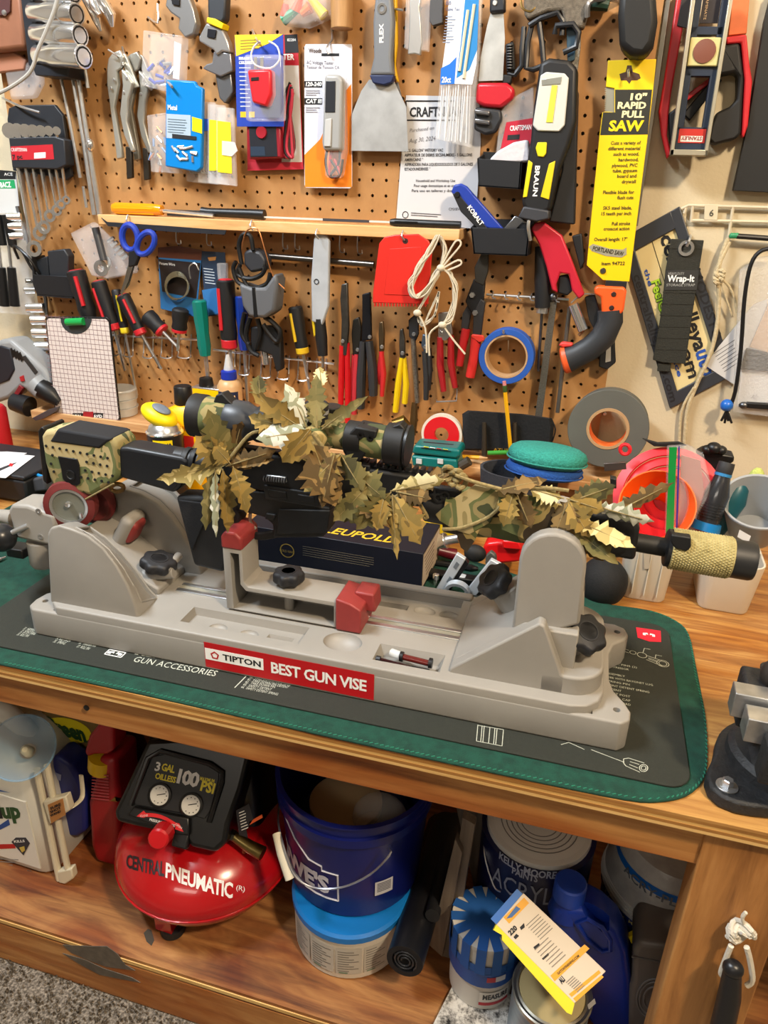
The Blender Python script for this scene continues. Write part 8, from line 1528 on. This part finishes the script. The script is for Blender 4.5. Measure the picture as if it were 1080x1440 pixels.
part('bail_wire', B().tube(hw, .06, 7), mt('c0c4d0', .3, .9), bk); part('bail_grip', B().tube([onY(389, 1172, -26.7), onY(396, 1200, -27.4), onY(408, 1236, -28.0)], [.24, .26, .27], 12), mt('cfc8b4', .5), bk)
solo('cream_lid', B().lathe([(2.1, 0), (2.2, .1), (2.2, .5), (2.0, .6), (.3, .62)], (16.3, -22.2, ZB0+3.9), UZ, 36), mt('b8a27c', .6), 'cream plastic lid lying inside the blue bucket', 'lid')
solo('bucket_filler', B().lathe([(3.3, 0), (3.4, 3.3), (3.0, 3.6), (.2, 3.7)], (BC[0], BC[1], ZB0+.3), UZ, 24), mt('141a3c', .8), 'dark rags filling the blue bucket', 'rags')
solo('clear_wrap', B().ball((18.9, -23.6, ZB0+5.2), 1.5, (1.1, .9, 1.0), 18, 12), CLEARB, 'crumpled clear plastic wrap inside the blue bucket', 'plastic wrap')
wbk = thing('white_bucket', 'white pail with printed side and blue lid under the blue bucket', 'bucket'); WC = (17.35, -24.05)
part('pail_wall', B().lathe([(3.3, LZ+.02), (3.4, LZ+.12), (3.45, 7.3), (3.5, 7.35), (3.5, 7.6)], (*WC, 0), UZ, 48), mt('c9c2b4', .5), wbk); part('blue_lid', B().lathe([(3.5, 7.5), (3.56, 7.55), (3.56, 7.95), (3.4, 8.1), (.5, 8.12)], (*WC, 0), UZ, 48), mt('0d72c0', .4), wbk)
for k in range(4):
    a0 = -.85+k*.47; cyl_patch(wbk, 'label_panel', mt('b4afa4', .6), WC, 3.47, a0, a0+.43, 4.9, 7.0, 6)
    for j in range(9): cyl_patch(wbk, 'fine_print', mt('77736c', .7), WC, 3.482, a0+.03, a0+.38-.08*((j*7+k) % 3), 5.1+j*.2, 5.17+j*.2, 4)
    cyl_patch(wbk, 'green_tab', mt('5a7a62', .6), WC, 3.485, a0+.05, a0+.2, 4.95, 5.04, 3)
# ---- black roll and boards
brl = thing('plastic_roll', 'long roll of black plastic sheeting leaning under the bench', 'roll'); r0, r1 = onY(569, 1352, -27.6), onY(630, 1160, -16.5); bax_ = (r1-r0).normalized(); BLP = mt('141519', .35, n=.1, sc_=40)
part('outer_wrap', B().lathe_closed([(.72, 0), (1.02, 0), (1.04, .1), (1.05, (r1-r0).length), (.72, (r1-r0).length)], r0, bax_, 30), BLP, brl)
sp2 = []; xx, yy_ = frame_of(bax_)
for k in range(40): a = k*.42; r = .2+.5*k/40; sp2.append(r0+bax_*(.03)+(xx*math.cos(a)+yy_*math.sin(a))*r)
part('spiral_edge', B().tube(sp2, .05, 5), mt('26272b', .3), brl); part('inner_core', B().lathe([(.7, .25), (.1, .3)], r0, bax_, 24), BLACK, brl); part('loose_flap', B().prism([r0+bax_*4+xx*1.05, r0+bax_*12+xx*1.05, r0+bax_*12+xx*1.5-yy_*.6, r0+bax_*3.6+xx*1.4-yy_*.7], [r0+bax_*4+xx*1.0, r0+bax_*12+xx*1.0, r0+bax_*12+xx*1.45-yy_*.62, r0+bax_*3.6+xx*1.35-yy_*.72]), BLP, brl)
solo('black_pipe', B().tube([onY(608, 1288, -25.2), onY(640, 1150, -16)], .42, 14), mt('1e1f22', .4), 'thin black pipe leaning beside the plastic roll', 'pipe')
GW = wood('weathered', '4c4238', '6c6054', '85786a', 'z')
for k, (pts, Y, lab) in enumerate((([(604, 1330), (622, 1346), (650, 1200), (640, 1180)], -24.6, 'weathered grey board edge leaning nearest the black roll'), ([(622, 1346), (636, 1360), (668, 1160), (650, 1150)], -24.2, 'second weathered grey board leaning beside the black roll'), ([(640, 1130), (700, 1140), (690, 1260), (668, 1270)], -19.5, 'dark plank standing behind the taped paint can'))): solo('leaning_board', ypoly(pts, Y, .6), GW, lab, 'board', 'boards leaning under the bench', bev=.03)
# ---- granite, taped can, second can
gr = ramp_mat('granite', [(.35, '2c2a28'), (.45, '8a8680'), (.55, 'c4c0b8'), (.75, 'd2cec6')], 'noise', r=.35, Scale=55, Detail=4, Roughness=.8)
solo('granite_tile', sheet([(640, 1378), (606, 1446), (720, 1478), (760, 1470), (750, 1406)], LZ+.35, .33), gr, 'speckled black and white granite offcut on the lower shelf', 'tile', bev=.02)
tc_ = thing('taped_paint_can', 'paint can with its lid taped down by blue masking tape', 'paint can'); TC = (25.65, -25.0); TB = mt('1a56a0', .6); zt3 = 9.7; r3 = 1.9
part('can_body', B().lathe([(1.75, LZ+.36), (1.8, LZ+.4), (r3, zt3-.3), (r3+.05, zt3-.25), (r3+.05, zt3), (r3-.1, zt3+.02)], (*TC, 0), UZ, 36), mt('c8c4bc', .5), tc_); part('lid', B().lathe([(r3-.05, zt3), (r3-.2, zt3-.06), (.2, zt3-.04)], (*TC, 0), UZ, 36), mt('8a7c64', .5), tc_)
for k in range(7):
    a = k*math.pi/7+.25; dx, dy = math.cos(a), math.sin(a); P = []
    for t, z in ((-1.03, zt3-1.9), (-1.03, zt3+.03), (-.6, zt3+.06+.005*k), (.6, zt3+.06+.005*k), (1.03, zt3+.03), (1.03, zt3-1.9)): P.append(V3((TC[0]+dx*r3*t*1.02, TC[1]+dy*r3*t*1.02, z)))
    b = B(); w = .27
    for s in (-1, 1): pass
    sd = V3((-dy, dx, 0))*w; b.grid([p-sd for p in P]+[p+sd for p in P], len(P), 2); part('tape_strip', b, TB, tc_, smooth=0)
for z0, z1 in ((zt3-1.9, zt3-1.3), (zt3-3.0, zt3-1.9)): part('tape_band', B().lathe([(r3+.06, z1), (r3+.05, z0)], (*TC, 0), UZ, 36, False), TB if z0 > zt3-2 else mt('1d4c96', .5), tc_)
cyl_patch(tc_, 'can_label', mt('d4d0c8', .5), TC, r3-.02, .1, 1.05, LZ+.9, LZ+1.9); cyl_text(tc_, 'MEASURE', mt('1c1c22', .5), TC, r3-.005, .2, 1.0, LZ+1.35, .38, .04); cyl_patch(tc_, 'red_strip', mt('b02430', .5), TC, r3-.01, .1, 1.05, LZ+.85, LZ+1.1); cyl_patch(tc_, 'red_mark', mt('b02430', .5), TC, r3+.075, .25, .5, zt3-2.5, zt3-2.1); cyl_patch(tc_, 'white_mark', mt('d0d0d4', .5), TC, r3+.07, .5, .8, zt3-2.5, zt3-2.1)
c2_ = thing('metal_paint_can', 'open blue-grey metal paint can under the sandpaper box', 'paint can'); C2 = (29.5, -27.0); z2 = 8.4; part('can_body', B().lathe([(2.0, LZ+.02), (2.0, z2-.35)], (*C2, 0), UZ, 40), mt('8a9aa6', .35, .6, n=.08, sc_=60, stretch=(.3, .3, 3)), c2_); part('can_rim', B().lathe_closed([(1.72, z2-.15), (2.0, z2-.4), (2.06, z2-.12), (2.08, z2), (2.0, z2+.05), (1.85, z2-.02), (1.74, z2+.02)], (*C2, 0), UZ, 40), mt('9a968a', .3, .9), c2_); part('lid', B().lathe([(1.75, z2-.1), (1.6, z2-.2), (.3, z2-.18)], (*C2, 0), UZ, 40), mt('a8986c', .5), c2_)
# ---- gallon can, jug, bucket at the right
km = thing('paint_gallon', 'navy paint gallon with white printed lid in the shade', 'paint can'); KC = (27.63, -20.9); part('can_body', B().lathe([(3.1, LZ+.02), (3.15, LZ+.1), (3.22, 12.8), (3.25, 13.0)], (*KC, 0), UZ, 44), mt('161b45', .4), km); part('white_lid', B().lathe([(2.9, 13.0), (2.9, 13.25), (2.6, 13.35), (.2, 13.36)], (*KC, 0), UZ, 44), mt('dcdcd8', .5), km)
part('lid_skirt', B().lathe([(3.0, 12.6), (2.95, 13.3), (2.8, 13.34)], (*KC, 0), UZ, 44), mt('d8d8d4', .5), km)
def km_map(a, c, h): # project the printed line onto the can wall
    A, C_ = hit_cyl(*a, KC, 3.2), hit_cyl(*c, KC, 3.2); a0, a1 = ang(A, KC), ang(C_, KC); z = (A.z+C_.z)/2; return lambda x, y: V3((KC[0]+3.25*math.sin(a0+(a1-a0)*x), KC[1]-3.25*math.cos(a0+(a1-a0)*x), z+h*y))
textmap(km, 'KELLY-MOORE', mt('9aa2b8', .5), km_map((702, 1210), (782, 1230), .5), .03); textmap(km, 'PAINTS', mt('9aa2b8', .5), km_map((720, 1228), (756, 1238), .45), .03); textmap(km, 'ACRYLIC', mt('8a92a8', .5), km_map((692, 1240), (800, 1262), 1.3), -.0)
for k in range(5): part('lid_print', B().lathe([(2.2-.28*k, 13.365), (2.14-.28*k, 13.37)], (*KC, 0), UZ, 40, False), mt('7c7c7c', .6), km)
part('bail_wire', B().tube(smooth_path([onY(682, 1150, -21), onY(681, 1200, -22.6), onY(694, 1245, -23.6), onY(704, 1254, -23.8)], 4), .05, 6), STEEL, km)
bjg = thing('blue_fluid_jug', 'bright blue plastic fluid jug with round cap and moulded handle', 'jug'); BJ = mt('0c2f94', .35); Yj = -25.6
o = part('jug_body', ypoly([(772, 1290), (782, 1278), (824, 1280), (846, 1292), (868, 1312), (882, 1340), (887, 1380), (884, 1480), (824, 1480), (808, 1410), (792, 1350), (776, 1316)], Yj, 1.9), BJ, bjg, bev=.4, seg=4)
cut(o, [ypoly([(812, 1300), (826, 1294), (846, 1306), (856, 1322), (856, 1334), (846, 1336), (826, 1318)], Yj-1, 1.55)])
part('handle_rim', B().tube([onY(x, y, Yj-.02) for x, y in ((811, 1298), (826, 1292), (847, 1304), (858, 1321), (858, 1336), (846, 1338), (824, 1320))], .13, 8, closed=True), BJ, bjg)
cpp = onY(800, 1258, Yj+.8); part('cap', B().lathe([(.8, -.35), (.84, -.25), (.82, .7), (.74, .78), (.1, .78)], cpp+V3((0, 0, .2)), UZ, 28), mt('1a44b0', .45), bjg); part('neck', B().lathe([(.95, -1.2), (.72, -.1)], cpp, UZ, 24), BJ, bjg)
b2_ = thing('blue_paint_pail', 'blue paint pail wrapped in clear plastic beside the post', 'bucket'); C4 = (35.1, -20.2); z4 = 10.6; part('pail_wall', B().lathe([(3.1, LZ+.02), (3.3, LZ+.2), (3.5, z4-.6), (3.62, z4-.55), (3.62, z4)], (*C4, 0), UZ, 44), mt('122e86', .4), b2_)
for k in range(4): part('plastic_fold', B().lathe_closed([(3.4, 0), (3.68-.04*k, .02), (3.7-.04*k, .12), (3.4, .14)], (*C4, z4-.1+k*.2), UZ, 44), CLEARF, b2_)
part('plastic_cover', B().lathe([(3.55, z4+.6), (3.3, z4+1.3), (3.05, z4+2.6), (2.6, z4+3.2), (.2, z4+3.3)], (*C4, 0), UZ, 44), mt('9c9ea0', .3, n=.15, sc_=30, b=.6, bs=80), b2_); part('blue_band', B().lathe([(3.22, z4+1.5), (3.1, z4+2.5)], (*C4, 0), UZ, 44, False), mt('1560b8', .4), b2_)
textmap(b2_, 'ACRY-PLEX', mt('5c6470', .5), lambda x, y: V3((C4[0]+3.2*math.sin(-1.0+1.3*x), C4[1]-3.2*math.cos(-1.0+1.3*x), z4+1.85+.55*y)), .02)
textmap(b2_, 'KELLY-MOORE', mt('c8b878', .5), lambda x, y: V3((C4[0]+3.66*math.sin(-1.3+1.3*x), C4[1]-3.66*math.cos(-1.3+1.3*x), z4-.4+.22*y)), .02, space=2.2)
solo('yellow_clip', ypoly([(884, 1318), (892, 1314), (896, 1322), (888, 1327)], -24.2, .3), YEL, 'tiny yellow clip between the blue jug and grey jug', 'clip')
gjg = thing('grey_oil_jug', 'dark grey moulded plastic oil jug beside the post', 'jug'); GJ = mt('5c5856', .45)
part('jug_body', ypoly([(890, 1336), (898, 1325), (960, 1334), (964, 1480), (876, 1480), (884, 1390), (888, 1380)], -25.6, 2.6), GJ, gjg, bev=.3, seg=4); part('jug_groove', B().tube([onY(888, 1345, -25.62), onY(958, 1358, -25.62)], .06, 6), mt('4a4644', .5), gjg)
for r in (33, 28, 20): part('round_emblem', B().tube([onY(920+r*.75*math.cos(a), 1405+r*.85*math.sin(a), -25.63) for a in [q*.2618 for q in range(24)]], .05, 5, closed=True), mt('6a6664', .4), gjg)
# ---- sandpaper box
sbx = thing('sandpaper_box', 'yellow and white sandpaper box leaning on the cans', 'box'); N2 = V3((.12, -.62, .77)).normalized(); P5 = onY(770, 1340, -28.6)
part('box_face', ppoly([(698, 1300), (736, 1256), (852, 1366), (808, 1411)], P5, N2, 1.1), mt('cfc0aa', .6), sbx, bev=.02); part('yellow_side', ppoly([(698, 1300), (808, 1411), (804, 1427), (797, 1424), (706, 1322), (706, 1315), (694, 1308)], P5-N2*.0+V3((0, .02, 0)), N2, .5), mt('dccb14', .5), sbx)
NP = P5+N2*.012
def bxp(name, mat, pts, o=.012): return part(name, ppoly(pts, P5+N2*o, N2, .01), mat, sbx)
bxp('blue_tab', mt('1f62b0', .5), [(690, 1292), (698, 1300), (735, 1257), (727, 1250)], .02); bxp('orange_tab', mt('d99a1c', .5), [(708, 1290), (737, 1262), (744, 1270), (716, 1299)]); bxp('hang_slot', mt('2c5a90', .5), [(712, 1292), (726, 1274), (732, 1278), (720, 1290)], .024)
bxp('orange_bar', mt('d99a1c', .5), [(774, 1372), (822, 1328), (829, 1334), (780, 1380)]); bxp('orange_bar', mt('d99a1c', .5), [(800, 1398), (842, 1364), (845, 1368), (804, 1402)]); bxp('orange_bar', mt('d99a1c', .5), [(806, 1404), (846, 1371), (849, 1374), (810, 1409)])
def bxt(s, a, c, h, m=INK, bold=.02): return ptext(sbx, s, m, a, c, h, P5+N2*.03, N2, bold)
bxt('220', (718, 1316), (728, 1306), 7, INK, .05); bxt('GATORFINISHING.COM', (785, 1371), (815, 1345), 3.5); bxt('ALI', (790, 1384), (795, 1378), 8, INK, .05)
bxp('grit_badge', INK, [(722, 1318), (726, 1313), (730, 1316), (725, 1321)], .02); bxp('icon', INK, [(731, 1304), (737, 1298), (738, 1304), (733, 1308)], .02)
b = B()
for k in range(7):
    for (ax, ay, L) in ((740+k*3.2, 1302+k*3.2, 24), (796+k*2.6, 1382+k*2.2, 14), (752+k*4, 1336+k*4, 26)):
        p = onP(ax, ay, P5+N2*.02, N2); q = onP(ax+L*.74, ay-L*.68, P5+N2*.02, N2); s = N2.cross(q-p).normalized()*.018; b.add([p-s, q-s, q+s, p+s], [(0, 1, 2, 3)])
part('small_print', b, mt('7c7468', .7), sbx, kind='stuff', smooth=0, recalc=False)
bxp('barcode', mt('6a6258', .7), [(828, 1420), (838, 1411), (836, 1404), (826, 1413)], -.3)
bxp('dark_oval', INK, [(750, 1332), (758, 1326), (759, 1329), (752, 1335)], .02); bxp('dark_oval', INK, [(762, 1348), (771, 1340), (772, 1343), (764, 1350)], .02)
# ---- hanging brush handle on the post
hb = thing('hand_tool', 'black handled tool hung on the wooden post by a white cord loop', 'hand tool'); YP = fy(34)+.35
part('handle', B().tube([onY(1030, 1366, YP-.8), onY(1026, 1400, YP-.8), onY(1010, 1470, YP-.8)], [.36, .46, .5], 16), mt('17181b', .4), hb); part('handle_cap', B().ball(onY(1031, 1362, YP-.8), .42, (1, .9, .9), 16, 10), mt('17181b', .35), hb)
CW2 = mt('cfc8b8', .8, b=.4, bs=400)
for pts in ([(1028, 1330), (1020, 1350), (1014, 1368), (1018, 1374)], [(1050, 1332), (1055, 1352), (1058, 1378), (1050, 1386)]): part('cord_loop', B().tube(smooth_path([onY(x, y, YP-.5) for x, y in pts], 4), .12, 8), CW2, hb)
for r, dx, dz in ((.42, 0, 0), (.36, .1, .12), (.38, -.08, -.1), (.25, .05, .05), (.44, .02, .18)): part('cord_knot', B().tube([onY(1042, 1312, YP-.3)+V3((dx+r*math.cos(a), -.18*math.sin(2*a+dx*9), dz+r*.8*math.sin(a))) for a in [q*.4488 for q in range(14)]], .11, 7, closed=True), CW2, hb)
part('cord_tail', B().tube(smooth_path([onY(1046, 1300, YP-.3), onY(1044, 1290, YP-.3), onY(1049, 1283, YP-.3)], 3), .08, 6), CW2, hb); part('cord_tail', B().tube([onY(1030, 1312, YP-.3), onY(1022, 1318, YP-.3)], .1, 6), CW2, hb)
solo('post_nail', B().cyl(onY(1042, 1312, YP+.01), onY(1042, 1312, YP-.55), .06, 8), STEEL, 'nail in the wooden post holding the cord knot', 'nail')

part('paint_stain', sheet([(202, 1312), (208, 1306), (213, 1308), (217, 1322), (213, 1330), (206, 1324)], LZ+.012, .01), mt('3c342a', .8), bench)
# ================================================================ finish: put every thing's origin at its base
bpy.context.view_layer.update()
def corners(o, M):
    out = []
    if o.type == 'MESH' and len(o.data.vertices):
        out += [M @ V3(c) for c in o.bound_box]
    for ch in o.children: out += corners(ch, M @ Matrix.Translation(ch.location))
    return out
done = {}
for r in ROOTS:
    cs = corners(r, Matrix.Identity(4))
    if not cs: continue
    base = V3(((min(c.x for c in cs)+max(c.x for c in cs))/2, (min(c.y for c in cs)+max(c.y for c in cs))/2, min(c.z for c in cs)))
    if r.type == 'MESH':
        if r.data.name not in done: done[r.data.name] = base; r.data.transform(Matrix.Translation(-base))
        base = done[r.data.name]
        for ch in r.children: ch.location -= base
    else:
        for ch in r.children: ch.location -= base
    r.location = r.location+r.rotation_euler.to_matrix() @ base
